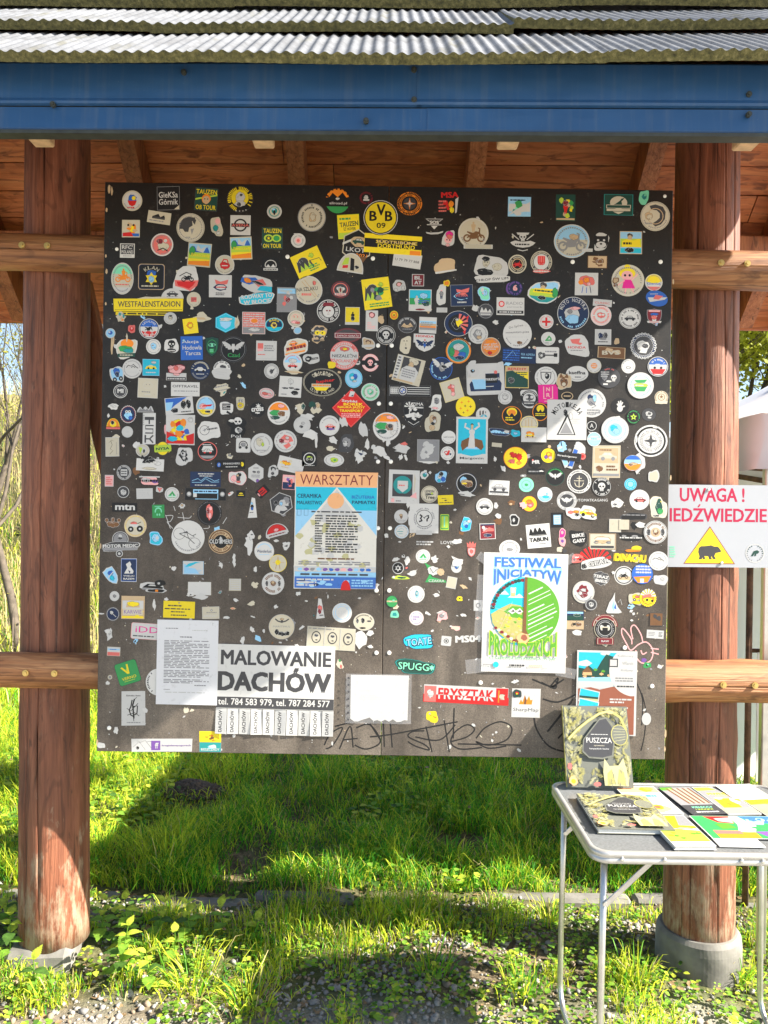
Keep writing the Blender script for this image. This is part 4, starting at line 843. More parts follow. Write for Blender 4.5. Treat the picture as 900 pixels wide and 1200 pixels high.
272 83 115 88 0 c w I,.95,c I,.85,n P,c,-.9,-.3,.9,-.3,.6,-.8,-.6,-.8 A,BIES,y,.7,140,40,.3 O,y,0,-.05,.4,.5,5 O,u,0,-.05,.25,.3,4 E,k,0,-.1,.12,.12
407 45 105 105 0 c w I,.94,i G,.5,.55,p O,p,-.1,-.4,.6,.22,3 O,x,.2,-.5,.35,.15,4 Z,x,.04,-.4,.3,-.1,.5,.2,.3 E,x,-.2,.2,.08,.08 E,x,.2,.2,.08,.08
417 118 52 45 20 c w I,.8,l
550 140 140 140 0 t t O,h,0,.1,.75,.7,5,.5 N,ithit,10,7,.7,.3 E,y,-.15,.1,.25,.2 E,y,.35,.1,.25,.2 E,k,-.15,.1,.07,.07 E,k,.3,.1,.07,.07 H,h,-.7,-.5
728 148 165 88 0 c f I,.94,h I,.88,f I,.82,h B,f,-1,-.4,1,.35 B,w,-.97,-.34,.97,.3 B,f,-.93,-.28,.93,.24 T,ZAPACH_GARAŻU,w,0,-.02,1.65,.34
223 243 128 122 0 r w P,x,-.85,.2,-.3,.2,-.3,.75,-.85,.75 P,p,-.85,-.1,-.3,.0,-.3,.2,-.85,.2 Z,a,.03,-.2,.1,.1,.5,.5,.5,.8,.1 L,a,-.2,-.1,.85,.6,3 L,x,-.8,-.5,-.1,-.3,1 H,s,-.9,-.75
405 225 178 112 12 b w I,.88,i O,x,-.1,.5,.25,.35,3 P,o,-.7,-.25,.8,.0,.7,.35,-.6,.15 L,f,-.65,-.3,.7,.3,1 ca,ou,-.1,.5,.3 B,o,-.8,-.6,.6,-.45
387 318 118 118 0 c s I,.93,w H,l,.0,.75,.85 Q,.75,x,.06,20,160 ca,rk,.0,-.35,.5 O,s,0,.2,.5,.25,4
395 375 130 40 -5 t i P,t,-.8,0,.5,.2,.8,-.2,-.6,-.4
503 293 105 70 8 b w O,k,-.35,.0,.5,.6,3 O,w,-.4,.0,.2,.2,4 P,k,-.1,-.3,.8,-.2,.8,.1,-.1,.1 L,w,.0,-.2,.7,.0,1
707 273 178 178 0 c x I,.95,p I,.92,x Q,.83,w,.07 I,.72,w B,w,-.97,-.22,.97,.25 T,NIEZALEŻNI,h,0,.0,1.7,.28,.02 T,POLAND,x,0,-.38,1.1,.22,.02 O,x,0,.45,.4,.2,4 O,y,.05,.45,.2,.1,5
628 332 60 42 0 b y
855 200 85 80 0 b w I,.85,t O,u,0,.2,.5,.45,4 E,t,0,.1,.3,.25 P,s,-.95,-.2,.95,-.1,.9,-.5,-.9,-.6
868 318 112 115 0 c k G,.65,.95,p Q,.8,w,.08,10,170 Q,.8,w,.08,190,350 B,k,-.95,-.25,.95,.25 E,k,0,0,.6,.55 sk,ph,0,.0,.35 O,w,.6,-.15,.2,.15,3
570 440 240 172 0 c i I,.98,k I,.95,i I,.93,k A,Oldtimer,i,.66,140,40,.3 T,Jupiter,r,.15,.08,1.0,.28,.03,8 B,i,-.55,-.35,.45,-.1 P,y,-.45,-.35,.35,-.35,.2,-.6,-.3,-.6 L,o,-.5,-.32,.4,-.12,1 A,CLUB_POLAND,i,.74,215,325,.2
255 370 92 95 0 c w G,.85,.89,k Q,.72,a,.06 O,h,.0,-.05,.3,.35,5 P,h,.0,.1,.5,.4,.2,-.1 
372 468 138 128 -3 r w O,s,.0,.5,.3,.35,4,.5 O,k,.45,-.55,.4,.25,5 O,h,-.45,-.15,.35,.12,6 O,h,.1,-.1,.3,.12,7 O,k,.6,-.2,.3,.12,8 L,a,-.8,-.85,.0,-.65,1 Z,a,.02,.0,.7,.0,.1
225 508 95 66 -8 c w I,.92,p E,w,0,.1,.75,.6 O,x,-.2,-.1,.5,.35,4 O,p,.4,-.1,.3,.3,5
765 415 108 118 0 c l I,.94,c I,.88,l O,c,-.1,.1,.5,.5,4 O,b,.2,.2,.3,.3,5 E,w,-.15,.05,.2,.15 O,w,.1,-.3,.3,.12,3
750 600 240 240 0 d r I,.97,x I,.94,r T,Szybki,w,-.1,.35,.8,.16,.03,-3 T,BOREK,y,.1,.2,1.0,.14,.03 T,NAUKA_JAZDY,y,.0,.03,1.4,.15,.03 T,TRANSPORT,y,.0,-.14,1.2,.14,.03 L,p,-.5,-.5,.5,-.26,3 P,s,-.15,.6,.1,.58,.18,.85,-.05,.88 P,n,-.05,.62,.1,.6,.1,.7
868 500 115 110 0 c s I,.95,w I,.9,j E,w,0,0,.8,.8 Q,.7,g,.09 O,j,0,0,.4,.4,4 O,g,.1,.0,.2,.2,5 E,w,.0,.05,.15,.15
63 570 66 85 0 b i O,w,.0,.4,.5,.3,3 O,y,0,-.3,.7,.5,4 O,a,-.2,.4,.15,.2,5 O,a,.2,.4,.15,.2,6 O,t,0,-.3,.4,.2,7
168 608 95 95 0 c k T,cross,w,0,.0,1.6,.5,.05,6 S,w,.1,.45,.4,7,.4 O,w,0,-.45,.4,.15,4
300 630 140 145 0 c w H,o,.25,.95,.9 O,p,.2,.6,.35,.2,4 O,g,-.25,.0,.6,.3,5 O,u,.25,-.05,.4,.3,6 O,d,-.3,-.4,.5,.2,7 L,s,-.4,-.8,.4,-.6,1
438 600 95 85 5 t i O,d,.3,.2,.3,.5,3
530 600 90 110 0 t i O,h,-.2,.2,.3,.4,4 O,t,.3,.3,.3,.3,5
480 655 110 60 0 t w
505 580 60 50 0 t d
445 705 105 105 0 c w I,.93,s I,.86,w Q,.7,s,.06 O,h,-.1,-.2,.28,.2,4 O,s,.1,.2,.25,.2,3
615 708 125 125 0 c w G,.92,.95,s ca,xk,.1,-.1,.5 O,v,.1,-.35,.5,.12,3 Q,.75,a,.05,20,160
195 825 138 140 0 c s I,.92,w I,.86,s I,.8,w Q,.7,a,.05 O,i,-.2,.2,.35,.4,4 O,e,.1,.0,.15,.2,5 L,a,-.4,-.6,.4,-.45,1
343 805 140 138 0 c w I,.94,s I,.9,w P,x,-.5,.2,-.1,.6,.5,.4,.7,.0,.3,-.1,.5,-.4,.1,-.7,-.2,-.4,.2,-.2,-.1,.1 O,f,-.35,.0,.3,.25,4 O,p,.1,.0,.3,.2,6 O,w,.15,.3,.2,.15,7
500 765 120 70 5 t w
533 800 22 120 0 t w
640 800 90 60 -20 t w
620 850 70 40 0 t i
720 820 105 118 0 b h O,a,0,.1,.6,.65,4 O,s,-.1,.0,.35,.4,5,.5 E,k,-.2,.15,.08,.06 E,k,.1,.15,.08,.06 O,k,0,-.35,.2,.1,6
825 735 75 125 8 t w
850 830 40 90 0 t w
800 885 105 90 0 t w P,n,-.4,.2,.5,.5,.3,-.3,-.3,-.2
700 690 60 90 20 t w
890 845 40 45 0 t w
@430 365 5.294
30 58 76 128 0 r w O,f,.0,.55,.6,.35,4 E,p,.0,.55,.35,.2 L,p,-.7,-.8,.6,-.1,4
118 147 118 118 0 c w I,.96,k I,.85,w I,.8,k Q,.68,w,.1,20,160 Q,.68,w,.1,200,340 sk,wk,0,.0,.42
250 85 115 98 0 c a I,.95,h Q,.82,s,.09,10,170 M,tt,-.65,.65,-.2,.7,2,4 O,t,0,-.15,.6,.2,3 H,h,-.7,-.35 L,a,-.5,-.6,.5,-.4,1
378 85 108 100 -2 r s H,w,.5,.94 H,l,.2,.5 H,t,-.1,.2 H,o,-.3,-.1 H,a,-.6,-.3 H,s,-.94,-.6 L,a,-.8,-.2,.8,.4,3
355 168 130 55 -2 r w T,HONDA,r,.05,.5,1.7,.5,.03 Z,w,.1,-.9,-.9,.9,-.9
358 205 130 90 -2 s w wg,n,0,.0,.85 O,b,.0,-.1,.15,.3,4 E,r,0,.6,.08,.1 Z,n,.12,-.6,-.2,-.1,.4 Z,n,.12,.6,-.2,.1,.4
240 208 78 112 0 b i E,i,-.1,.0,.75,.8 E,k,-.25,.45,.12,.05 E,k,.2,.45,.12,.05 Z,k,.05,.0,.2,.05,-.1 O,h,.05,-.35,.2,.12,4
567 75 175 158 0 c w I,.97,h Q,.84,s,.08,150,270 G,.7,.96,n W,r,0,0,.95,1,-60,120 E,k,0,.0,.72,.72 W,x,0,0,.7,5,-50,100 O,k,-.1,.0,.4,.5,5 P,y,-.2,.3,.1,.35,.35,.1,.1,-.1,.0,-.3,-.15,-.05 O,w,-.1,.3,.15,.1,3
690 140 122 122 0 c w G,.9,.93,s O,a,.0,-.05,.55,.6,5,.4 O,s,.0,.1,.35,.35,6 E,w,-.1,.2,.12,.12 E,k,-.1,.2,.05,.05 E,k,.15,.2,.05,.05 O,t,.1,-.35,.3,.2,7
567 245 160 162 0 c u I,.97,o I,.86,i I,.83,q Q,.91,k,.05,30,150 O,w,.0,.3,.5,.3,3 O,x,-.2,-.2,.4,.3,5 O,b,.3,-.3,.35,.3,6 O,g,-.5,-.1,.25,.4,7 O,n,.1,-.55,.4,.2,8
768 222 122 122 0 c i I,.92,o T,mgr_pilot,w,.0,.3,1.3,.24,.03,4 T,SPONTAN,w,.0,.02,1.5,.26,.03,4 L,w,-.5,-.3,.5,-.12,1 O,r,-.1,-.6,.25,.2,4
258 365 178 165 -14 r i B,w,-.95,-.95,-.62,.95 L,h,-.9,-.9,-.68,.9,8 B,h,-.55,-.2,.7,.9 O,i,.2,.7,.4,.3,4 O,t,.1,.4,.22,.3,5 P,s,-.5,-.8,.6,-.8,.7,.0,.4,.3,-.2,.3,-.5,.0 L,a,-.4,-.6,.5,.1,4 P,t,-.9,-.95,.5,-.95,.5,-.82,-.9,-.82
460 355 140 142 -10 c b I,.95,n Q,.83,l,.07,170,320 wg,s,0,.25,.95 O,a,.1,.1,.35,.4,5 P,w,.0,.4,.3,.3,.15,.0,.0,.1 O,k,.2,.2,.3,.15,4
267 492 257 66 0 r a I,.98,k L,s,-.95,-.8,-.55,.8,1 B,s,-.95,.55,.95,.7 B,s,-.95,.15,.95,.3 B,s,-.95,-.25,.95,-.1 B,s,-.95,-.65,.95,-.5 E,k,-.35,0,.25,.95 E,s,-.35,0,.22,.86 E,n,-.35,0,.18,.7 E,w,-.35,0,.13,.5 P,b,-.35,0,-.35,.5,-.22,0 P,b,-.35,0,-.35,-.5,-.48,0
528 487 125 128 18 r i I,.97,y I,.95,i O,x,.05,.1,.22,.55,4 O,x,-.1,.3,.3,.22,6 O,p,.2,.3,.2,.2,7 O,p,.0,-.4,.25,.25,5
612 590 122 125 0 c y I,.96,y S,o,-.4,.4,.18,4 S,o,.3,.5,.18,4 S,u,.5,0,.18,4 S,o,-.5,-.2,.18,4 S,u,-.05,.05,.16,4 S,o,.2,-.4,.18,4 S,u,-.2,-.6,.14,4
735 420 235 195 3 R w I,.97,s I,.94,w P,n,-.8,-.75,.8,-.75,.85,-.3,.75,-.1,.4,-.5,-.4,-.5,-.75,-.1,-.85,-.3 R,0 B,n,.0,-.45,.75,.35 P,l,-.72,-.0,.0,-.0,.0,-.62,-.6,-.62 E,x,-.48,.6,.09,.11 E,x,.55,.42,.09,.11 B,k,.0,-.25,.62,.3 T,mazuria,w,.38,.0,.9,.2,.03 Z,k,.03,.3,-.5,.3,-.7
652 330 50 55 0 b w
825 340 50 60 0 b w
655 375 80 75 10 b w O,k,.0,.1,.4,.35,4 O,l,.1,.2,.15,.15,5
857 533 88 88 0 c w G,.88,.92,s O,s,0,.1,.5,.5,4 O,w,.0,.05,.4,.4,5 Z,k,.04,-.3,.2,-.1,.2 Z,k,.04,.1,.2,.3,.2 Z,k,.04,-.2,-.3,.2,-.25
432 565 76 100 -5 b w O,a,.0,.2,.45,.45,4 L,h,-.3,-.2,.3,.6,3 O,p,-.1,-.7,.6,.15,5 Z,h,.06,-.4,.5,-.3,-.1
290 635 138 172 0 s h I,.96,k Z,w,.08,-.4,-.2,-.35,.5 W,w,-.4,.5,.45,5,0,200 W,w,-.15,.35,.35,5,0,200 T,ZIMA,w,.35,.7,1.0,.22 L,w,.0,.35,.85,.55,1 P,w,-.8,-.1,.0,.1,.8,-.1,.5,-.3,.0,-.2,-.6,-.3 O,w,.3,-.1,.3,.15,4 N,w,5,6,.45,.2 Z,w,.05,-.5,-.55,0,-.8,.5,-.55
410 688 105 132 0 b i I,.95,i O,t,.0,.2,.5,.55,4 O,u,.15,.4,.3,.25,5 O,k,.0,-.1,.3,.2,6 O,t,-.1,-.5,.4,.3,7 O,w,.2,.1,.2,.2,8
720 640 88 88 0 c w I,.93,w P,k,-.5,.5,-.35,.6,-.3,-.1,-.5,-.1 P,k,-.1,.5,.1,.6,.1,.1,-.1,.0 P,h,.3,.5,.45,.4,.35,.1 O,c,.15,-.25,.5,.3,5 O,w,.1,-.2,.2,.12,6 O,k,-.4,-.4,.15,.15,3
651 797 196 288 0 r w I,.96,w B,c,-.88,-.6,.88,.9 E,l,0,-.35,.6,.12 P,c,-.88,-.4,.88,-.4,.6,-.62,0,-.7,-.6,-.62 pe,wt,0,.28,.42 Z,w,.12,-.15,.45,-.45,.55,-.4,.72 Z,w,.12,.15,.45,.45,.6,.4,.75 P,u,-.65,-.05,-.2,.1,.3,.05,.65,-.02,.75,-.3,.6,-.45,.3,-.3,-.3,-.3,-.6,-.48,-.7,-.25 P,w,-.25,-.35,.2,-.35,.15,.2,-.15,.2 E,k,0,.65,.09,.06 E,t,0,.6,.08,.07 T,Margonin,h,0,-.8,1.5,.13,.01
507 780 88 82 0 c w T,uaf.com,h,0,.05,1.4,.3,.0 L,s,-.4,-.4,.4,-.25,1
500 880 86 86 0 c w O,r,-.1,.0,.5,.4,4,.6 O,w,-.2,.1,.2,.15,5 O,n,.4,-.1,.2,.2,6 O,r,.2,.3,.2,.15,7
380 862 138 135 0 r s I,.98,a N,swas,9,5,.6,.4 Z,w,.06,-.5,.5,.1,-.2,.6,.4 Z,w,.05,-.7,-.2,-.2,.3
378 935 140 22 0 t w
215 850 130 90 0 t w P,x,-.2,.6,.3,.95,.6,.6,.3,.4 O,h,-.7,.1,.08,.06,3
210 905 30 50 -15 t w
240 905 26 50 15 t w
80 870 120 75 -25 t w
60 850 70 40 20 t w
120 905 70 30 -30 t w
123 715 172 178 0 c w H,o,.35,.95,.92 O,p,.25,.65,.35,.15,4 O,g,-.3,.05,.6,.28,5 O,u,.2,-.02,.35,.3,6 O,k,.25,.05,.2,.18,7 O,d,-.35,-.35,.4,.2,8 O,w,.5,-.4,.3,.2,4 L,s,-.4,-.8,.4,-.65,1
130 815 40 60 0 t w
825 748 142 52 -3 b a I,.92,n O,l,-.3,.1,.5,.4,4,.5 L,l,-.8,-.5,.8,.3,1 O,s,.6,.2,.3,.4,5
806 828 62 25 -5 r i
800 66 44 44 0 t w
@590 365 4.286
70 113 145 148 0 c w I,.95,w T,Do_Syćwa,h,-.1,.5,1.0,.2,.0,12 T,mnemtim.piza,h,.0,.1,1.6,.18,.0,3 L,s,-.8,-.3,.8,-.12,1 O,u,.15,-.6,.22,.14,4
215 52 73 73 0 c w I,.92,w B,r,-.14,-.6,.14,.6 B,r,-.6,-.14,.6,.14 Q,.78,x,.06
225 137 72 68 0 c w P,g,-.5,-.35,.5,-.3,.45,.1,.1,.5 P,w,-.1,-.1,.3,-.1,.2,.2 L,a,-.5,-.7,.5,-.5,1
80 222 172 74 -2 r n I,.97,n L,b,-.95,-.8,.0,.8,5 T,PER_ASPERA,l,.5,.2,.8,.3,.0 L,l,.1,-.4,.9,-.1,1 Z,l,.02,-.8,-.5,-.4,.6,-.2,.0
220 220 118 82 0 R w I,.96,s I,.92,w O,h,-.55,-.05,.3,.5,4 O,h,-.3,.0,.2,.35,5 E,s,-.5,-.05,.1,.16 B,h,-.2,-.08,.6,.08 B,k,.55,-.2,.85,.25 L,a,-.2,.3,.8,.6,1 L,s,-.2,-.6,.8,-.3,1
372 172 138 112 0 b w I,.9,w P,x,-.55,.55,.2,.65,.1,.3,.35,.25,.2,.05,-.1,.15,-.4,.2 T,HONDA,r,-.05,-.15,1.3,.22,.02 L,a,-.5,-.5,.4,-.35,1
500 128 82 78 0 r w B,s,-.85,-.4,.85,.85 O,n,-.3,.1,.35,.5,4 O,h,.3,.2,.35,.45,5 O,a,.0,-.2,.5,.2,6 L,h,-.6,-.75,.6,-.5,1
569 150 26 36 0 b t
543 207 138 56 -3 r t I,.94,u N,ut,6,4,.7,.4 T,BVS,i,-.05,.0,1.3,.75,.04,4
703 173 135 135 0 j s I,.95,n I,.78,s I,.75,h O,w,-.05,.0,.55,.45,4 O,h,.15,.0,.3,.2,5 P,w,-.2,-.3,.3,-.3,.2,-.55,-.3,-.5 Q,.86,s,.05
455 273 73 73 0 c i I,.92,w E,o,0,.0,.45,.38 L,w,-.35,-.25,.35,.25,2
627 275 70 72 0 c s I,.92,w E,s,0,0,.6,.6 E,w,-.2,.1,.15,.12 E,w,.2,.1,.15,.12 O,a,0,-.2,.4,.2,4 E,w,0,-.2,.2,.1
775 277 103 100 0 c w I,.94,n I,.88,w H,b,.2,.88,.88 P,r,-.75,-.25,.75,-.25,.45,-.75,-.45,-.75 Q,.7,w,.09,30,150 ca,wk,0,.0,.55
370 313 112 78 0 c w T,kaeffna,k,.0,.15,1.5,.45,.03 L,h,-.2,-.55,.35,-.3,1
213 330 112 106 0 c w G,.9,.93,s P,h,-.5,.5,.5,.5,.45,-.1,0,-.65,-.45,-.1 P,w,-.42,.42,.42,.42,.37,-.1,0,-.55,-.37,-.1 O,k,.1,.1,.25,.35,4 O,s,.05,.2,.12,.15,5
303 352 78 92 0 b i I,.9,t O,u,0,-.1,.6,.6,4 P,u,-.6,.4,-.4,.95,-.1,.5,.1,.5,.4,.95,.6,.4 E,i,0,-.3,.25,.2 E,k,-.25,.1,.08,.06 E,k,.25,.1,.08,.06
530 332 118 108 0 c k I,.96,h Q,.8,x,.06,60,120 O,a,-.4,.1,.3,.45,4 L,s,-.7,.0,.0,.6,3 sk,wh,.4,-.05,.28 O,w,.0,-.35,.3,.12,5 B,w,-.5,-.7,-.1,-.55
688 372 132 132 0 c w I,.95,s I,.91,w Q,.75,j,.05 P,g,-.5,.4,.5,.45,.3,.2,-.3,.2 O,e,0,.0,.6,.2,4 P,g,-.5,-.1,.5,-.1,.3,-.45,-.3,-.45 L,w,-.4,-.1,.4,.1,1
793 432 72 70 0 c k I,.95,i Q,.82,u,.08 E,u,0,.05,.5,.5 E,i,0,.05,.42,.42 S,u,0,.1,.35,5 P,i,-.9,-.5,.9,-.5,.8,-.9,-.8,-.9
130 437 102 96 0 b w G,.62,.85,k Q,.73,w,.05,20,160 O,h,0,.1,.5,.4,4 E,w,-.25,.15,.16,.16 E,w,.25,.15,.16,.16 P,h,-.8,-.3,.8,-.3,.5,-.75,-.5,-.75 L,w,-.5,-.6,.5,-.4,1
224 415 98 96 2 r m P,p,-.5,-.5,-.2,-.5,-.2,-.42,-.4,-.42,-.4,.8,-.5,.8 P,p,.5,-.5,.2,-.5,.2,-.42,.4,-.42,.4,.8,.5,.8 T,N,p,0,.5,.4,.4,.04 T,R,p,0,-.1,.4,.4,.04 L,p,-.4,-.85,.4,-.65,1
320 425 68 48 0 c k I,.9,t I,.75,k L,t,-.5,-.3,.5,.3,1
443 460 145 145 0 c w I,.96,w G,.9,.92,s O,n,-.1,.3,.25,.35,4 O,a,.0,.1,.35,.3,5 O,l,.2,.35,.15,.3,6 Z,n,.04,-.1,.1,.3,-.2,.0,-.35 L,a,-.6,-.75,.6,-.4,2
318 545 198 202 0 r w I,.98,s I,.97,w A,MOTO-KEJA,k,.76,158,22,.26 P,k,-.5,-.75,.45,-.75,.05,.3,.0,.3 P,s,-.42,-.71,.38,-.71,.03,.15 P,a,-.35,-.68,.3,-.68,-.05,-.1 O,k,-.08,.35,.12,.2,4 O,w,.2,.2,.12,.2,5 L,s,-.7,-.2,-.3,.1,3 L,s,.3,-.2,.7,.1,3 Z,k,.02,-.5,-.75,-.05,.0,.0,.3
585 475 92 82 0 c k hn,w,0,-.1,.8
653 530 72 75 0 c k Q,.8,g,.08 S,e,0,0,.5,5,.45 E,k,0,0,.12,.12
730 518 75 68 0 c k I,.94,h O,s,.0,.1,.55,.45,4 O,h,.1,.15,.3,.25,5 E,s,-.2,.2,.1,.1 O,w,.1,-.45,.3,.15,6
42 523 105 100 0 c k I,.95,o I,.88,k E,y,0,.35,.5,.45 E,o,0,.3,.4,.3 M,k,-.75,.75,-.1,.5,3,4 H,k,-.7,-.05,.85 L,y,-.6,-.55,.6,-.1,2
185 505 85 95 0 c k I,.95,o I,.86,k E,y,0,.35,.45,.4 M,k,-.75,.75,-.1,.5,3,4 L,y,-.6,-.45,.6,-.1,2
68 330 118 110 0 r t I,.95,y H,t,.5,.95 H,d,-.95,-.2 P,d,-.95,-.2,.95,-.2,.2,.2,-.4,.6,-.95,.5 T,BEREHY,r,.0,.75,1.6,.22 L,d,-.1,.0,.85,.5,3 O,h,-.5,-.3,.3,.3,4
128 565 92 82 0 c i I,.95,i G,.9,.94,y B,t,-.4,-.3,-.3,.5 B,t,-.1,-.4,.0,.7 B,t,.25,-.3,.35,.5 B,y,-.8,-.5,.8,-.35
152 620 128 74 0 r w O,o,-.3,.1,.4,.45,4,.5 ca,yu,-.3,-.1,.35 L,t,-.7,-.5,.2,-.3,1 L,s,.2,-.2,.8,.4,2
443 575 62 60 0 c k G,.7,.8,w T,A,w,0,.05,.6,.7,.02
455 642 70 72 0 c w I,.93,l H,w,-.1,.2,.9 L,w,-.6,.3,.6,.5,1 L,c,-.5,-.1,.5,.2,1
560 595 138 135 0 c w I,.95,s I,.92,w Q,.75,l,.05 E,l,0,0,.52,.5 O,c,-.1,.1,.3,.3,4 O,l,.1,-.1,.3,.25,5
740 650 168 160 0 c w G,.78,.9,k O,w,-.88,.1,.1,.3,4 O,w,.3,.85,.25,.08,4 I,.76,w Q,.62,a,.07 G,.5,.52,h S,h,0,0,.45,4,.3 G,.3,.32,h
295 680 60 60 -30 t l Z,n,.2,-.6,.6,.5,-.6 Z,l,.2,.5,.6,-.4,-.6
380 690 70 90 25 t s Z,w,.1,-.4,.6,.4,-.6
60 612 50 40 0 b c O,l,0,0,.5,.4,4
@110 525 5.294
350 105 172 75 -2 r w O,i,.0,-.6,.6,.25,5 O,w,.5,.3,.3,.4,4
335 75 120 80 10 x k O,k,0,.1,.95,.6,11,.6 P,k,-.7,.3,-.5,1,-.3,.5,.0,.7,.2,.3 O,k,.3,-.2,.6,.4,12,.5
187 152 95 98 0 c h I,.94,s I,.88,h Q,.76,s,.09 B,s,-.42,-.4,.42,.4 L,h,-.35,-.3,.35,.3,2
95 203 54 72 0 r w I,.9,p L,x,-.7,-.7,.7,.7,4
345 203 142 62 0 b k I,.9,p O,w,-.3,.1,.5,.5,4 O,v,.5,-.1,.35,.4,5 L,k,-.8,-.4,.7,.4,1 B,s,-.9,.65,.9,.9
183 273 78 78 0 c k I,.94,w I,.84,h O,w,.0,-.05,.55,.55,4 O,s,.1,.15,.25,.2,5
315 283 102 66 2 r s I,.97,w L,s,-.8,-.6,.8,.7,4
407 258 46 42 -10 b w P,x,-.7,.5,.7,.6,.1,-.7 O,p,.1,.2,.25,.2,4
485 287 90 88 0 c w P,g,-.5,-.2,.5,-.2,.05,.45 P,w,-.1,-.2,.15,-.2,.03,.1 P,j,-.5,-.2,.5,-.2,.6,-.3,-.6,-.3 L,g,-.5,-.55,.5,-.4,1
693 195 188 95 0 r n I,.97,n L,w,-.5,.6,.55,.85,1 L,w,-.4,.35,.45,.55,1 Z,l,.03,-.9,-.2,-.5,.1,-.3,-.2,.0,.3,.3,.1,.6,-.2,.9,.0 Z,l,.03,-.9,-.4,-.3,-.4,.0,.1,.4,-.35,.9,-.3 L,w,-.7,-.85,.7,-.65,1
693 287 255 74 0 r h I,.98,k E,a,-.8,.0,.12,.42 E,s,-.8,.05,.08,.26 E,a,.82,.05,.12,.42 E,s,.82,.08,.08,.26 B,l,-.6,.15,.62,.8 B,k,-.4,-.75,.55,-.2 B,s,-.6,-.5,-.42,.15 L,n,-.55,.25,.55,.7,1 Z,l,.03,-.5,-.8,.62,-.8 Z,l,.03,.6,-.8,.6,.1
845 103 185 58 2 r k E,b,-.75,.0,.13,.5 T,f,w,-.74,-.02,.1,.6,.03 T,PINHIGHERS,w,.1,.22,1.1,.4,.03 L,s,-.3,-.65,.5,-.3,1 O,y,.82,.0,.12,.6,4
560 50 108 125 0 b w O,k,.0,.1,.7,.7,5,.6 O,w,-.1,.2,.35,.3,6 O,k,.2,-.3,.35,.3,7,.6 O,w,.0,-.2,.2,.2,8 E,k,-.15,.25,.1,.1
705 20 125 120 0 c k I,.97,x I,.9,k P,s,-.6,.1,.6,.1,.4,.55,-.4,.55 ca,hr,0,.0,.5 L,s,-.5,-.15,.5,.15,1 H,a,-.75,-.45,.85 L,w,-.5,.6,.5,.75,1
192 368 154 56 0 r k T,mtn,w,.03,.0,1.6,1.25,.035
400 393 75 82 2 r g L,j,-.6,.6,.6,.85,1 G,.4,.6,j E,g,0,-.4,.6,.4 O,j,-.2,-.5,.15,.2,4 O,j,.2,-.5,.15,.2,5
717 405 152 152 0 c k Q,.92,w,.02,100,200 Q,.92,w,.02,-60,40 G,.86,.93,h O,x,.0,.1,.32,.72,4 O,f,-.1,.2,.15,.3,5 E,p,.1,.4,.12,.15 O,p,.05,-.2,.15,.3,6
118 463 100 72 0 x u O,u,0,-.3,.9,.6,4 O,u,-.75,.4,.25,.4,5 O,u,0,.5,.25,.5,6 O,u,.75,.4,.25,.4,7
258 483 140 140 0 c t I,.96,i I,.9,y I,.84,i Q,.85,t,.06 O,x,-.15,.2,.35,.2,3 B,w,-.5,-.1,.3,.15 E,k,-.4,-.3,.25,.25 E,k,.4,-.25,.28,.28 E,s,-.4,-.3,.1,.1 E,s,.4,-.25,.1,.1 Z,k,.05,.2,.2,.5,.35
585 553 205 208 0 c w bk,h,.0,.1,.88
788 580 152 152 0 c t I,.95,u I,.88,k G,.55,.85,t Q,.7,u,.1 I,.5,k P,k,-.95,-.2,.95,-.25,.95,.25,-.95,.2 T,OLDTIMERS,w,0,.0,1.85,.36,.03 O,s,.0,.1,.15,.35,4
165 565 100 95 0 c w I,.93,h I,.84,a O,s,.0,.3,.3,.4,4 O,h,.0,.1,.4,.2,5
165 610 248 64 2 b w I,.95,h P,a,-.92,-.2,.92,-.2,.85,-.8,-.85,-.8 T,MOTOR_MEDIC,w,0,.1,1.75,.65,.04
160 655 42 42 0 c w I,.8,h I,.4,w
383 562 90 88 0 b l I,.86,c O,l,.05,.1,.65,.65,5 E,w,.2,.1,.2,.25
218 757 97 144 0 r s I,.96,b I,.92,n P,w,-.6,-.3,-.2,.2,-.4,.5,.1,.75,.3,.5,.2,.3,.6,-.1,.5,-.3 P,n,-.1,.0,.2,-.1,.1,-.3 T,WIELKI,w,.0,-.5,1.4,.14 T,RAZEM,w,.0,-.75,1.4,.16,.04
110 793 78 118 35 s w I,.9,l O,b,.1,.3,.5,.3,4 O,c,-.1,-.2,.4,.35,5 P,w,-.6,.1,.6,.3,.6,.2,-.6,.0
617 743 128 82 0 r l I,.97,w P,l,-.9,-.9,.6,-.9,.2,-.1,-.4,.0,-.7,.5,-.9,.6 P,c,-.8,.1,-.3,.2,.3,.7,.8,.75,.2,.9,-.5,.6 L,l,.0,-.7,.8,-.3,2
363 860 155 62 -4 b w P,k,-.7,-.1,-.4,.5,.3,.6,.6,.2,.9,.0,.8,-.3,-.8,-.35 P,s,-.35,.1,-.2,.4,.2,.45,.3,.15 B,a,-.8,-.75,.8,-.4
388 885 140 26 -3 b w I,.8,k B,o,-.1,-.5,.15,.5
410 840 70 45 20 b k O,w,-.2,.1,.3,.4,4
875 848 74 76 0 r i I,.92,s L,i,-.8,-.8,.8,.8,6
@270 525 5.294
158 155 108 118 0 h w I,.95,s I,.92,w L,h,-.3,.45,.3,.6,1 O,h,-.2,.1,.25,.15,4 O,a,.3,.1,.2,.15,5 L,a,-.5,-.5,.5,-.15,2 O,v,.2,-.8,.2,.2,3
45 185 112 98 0 b p I,.95,w O,p,-.4,-.1,.45,.5,3 O,h,.05,.0,.28,.65,4 O,k,.2,.4,.3,.3,5 E,t,.0,.3,.12,.12 O,x,.1,-.5,.3,.2,6
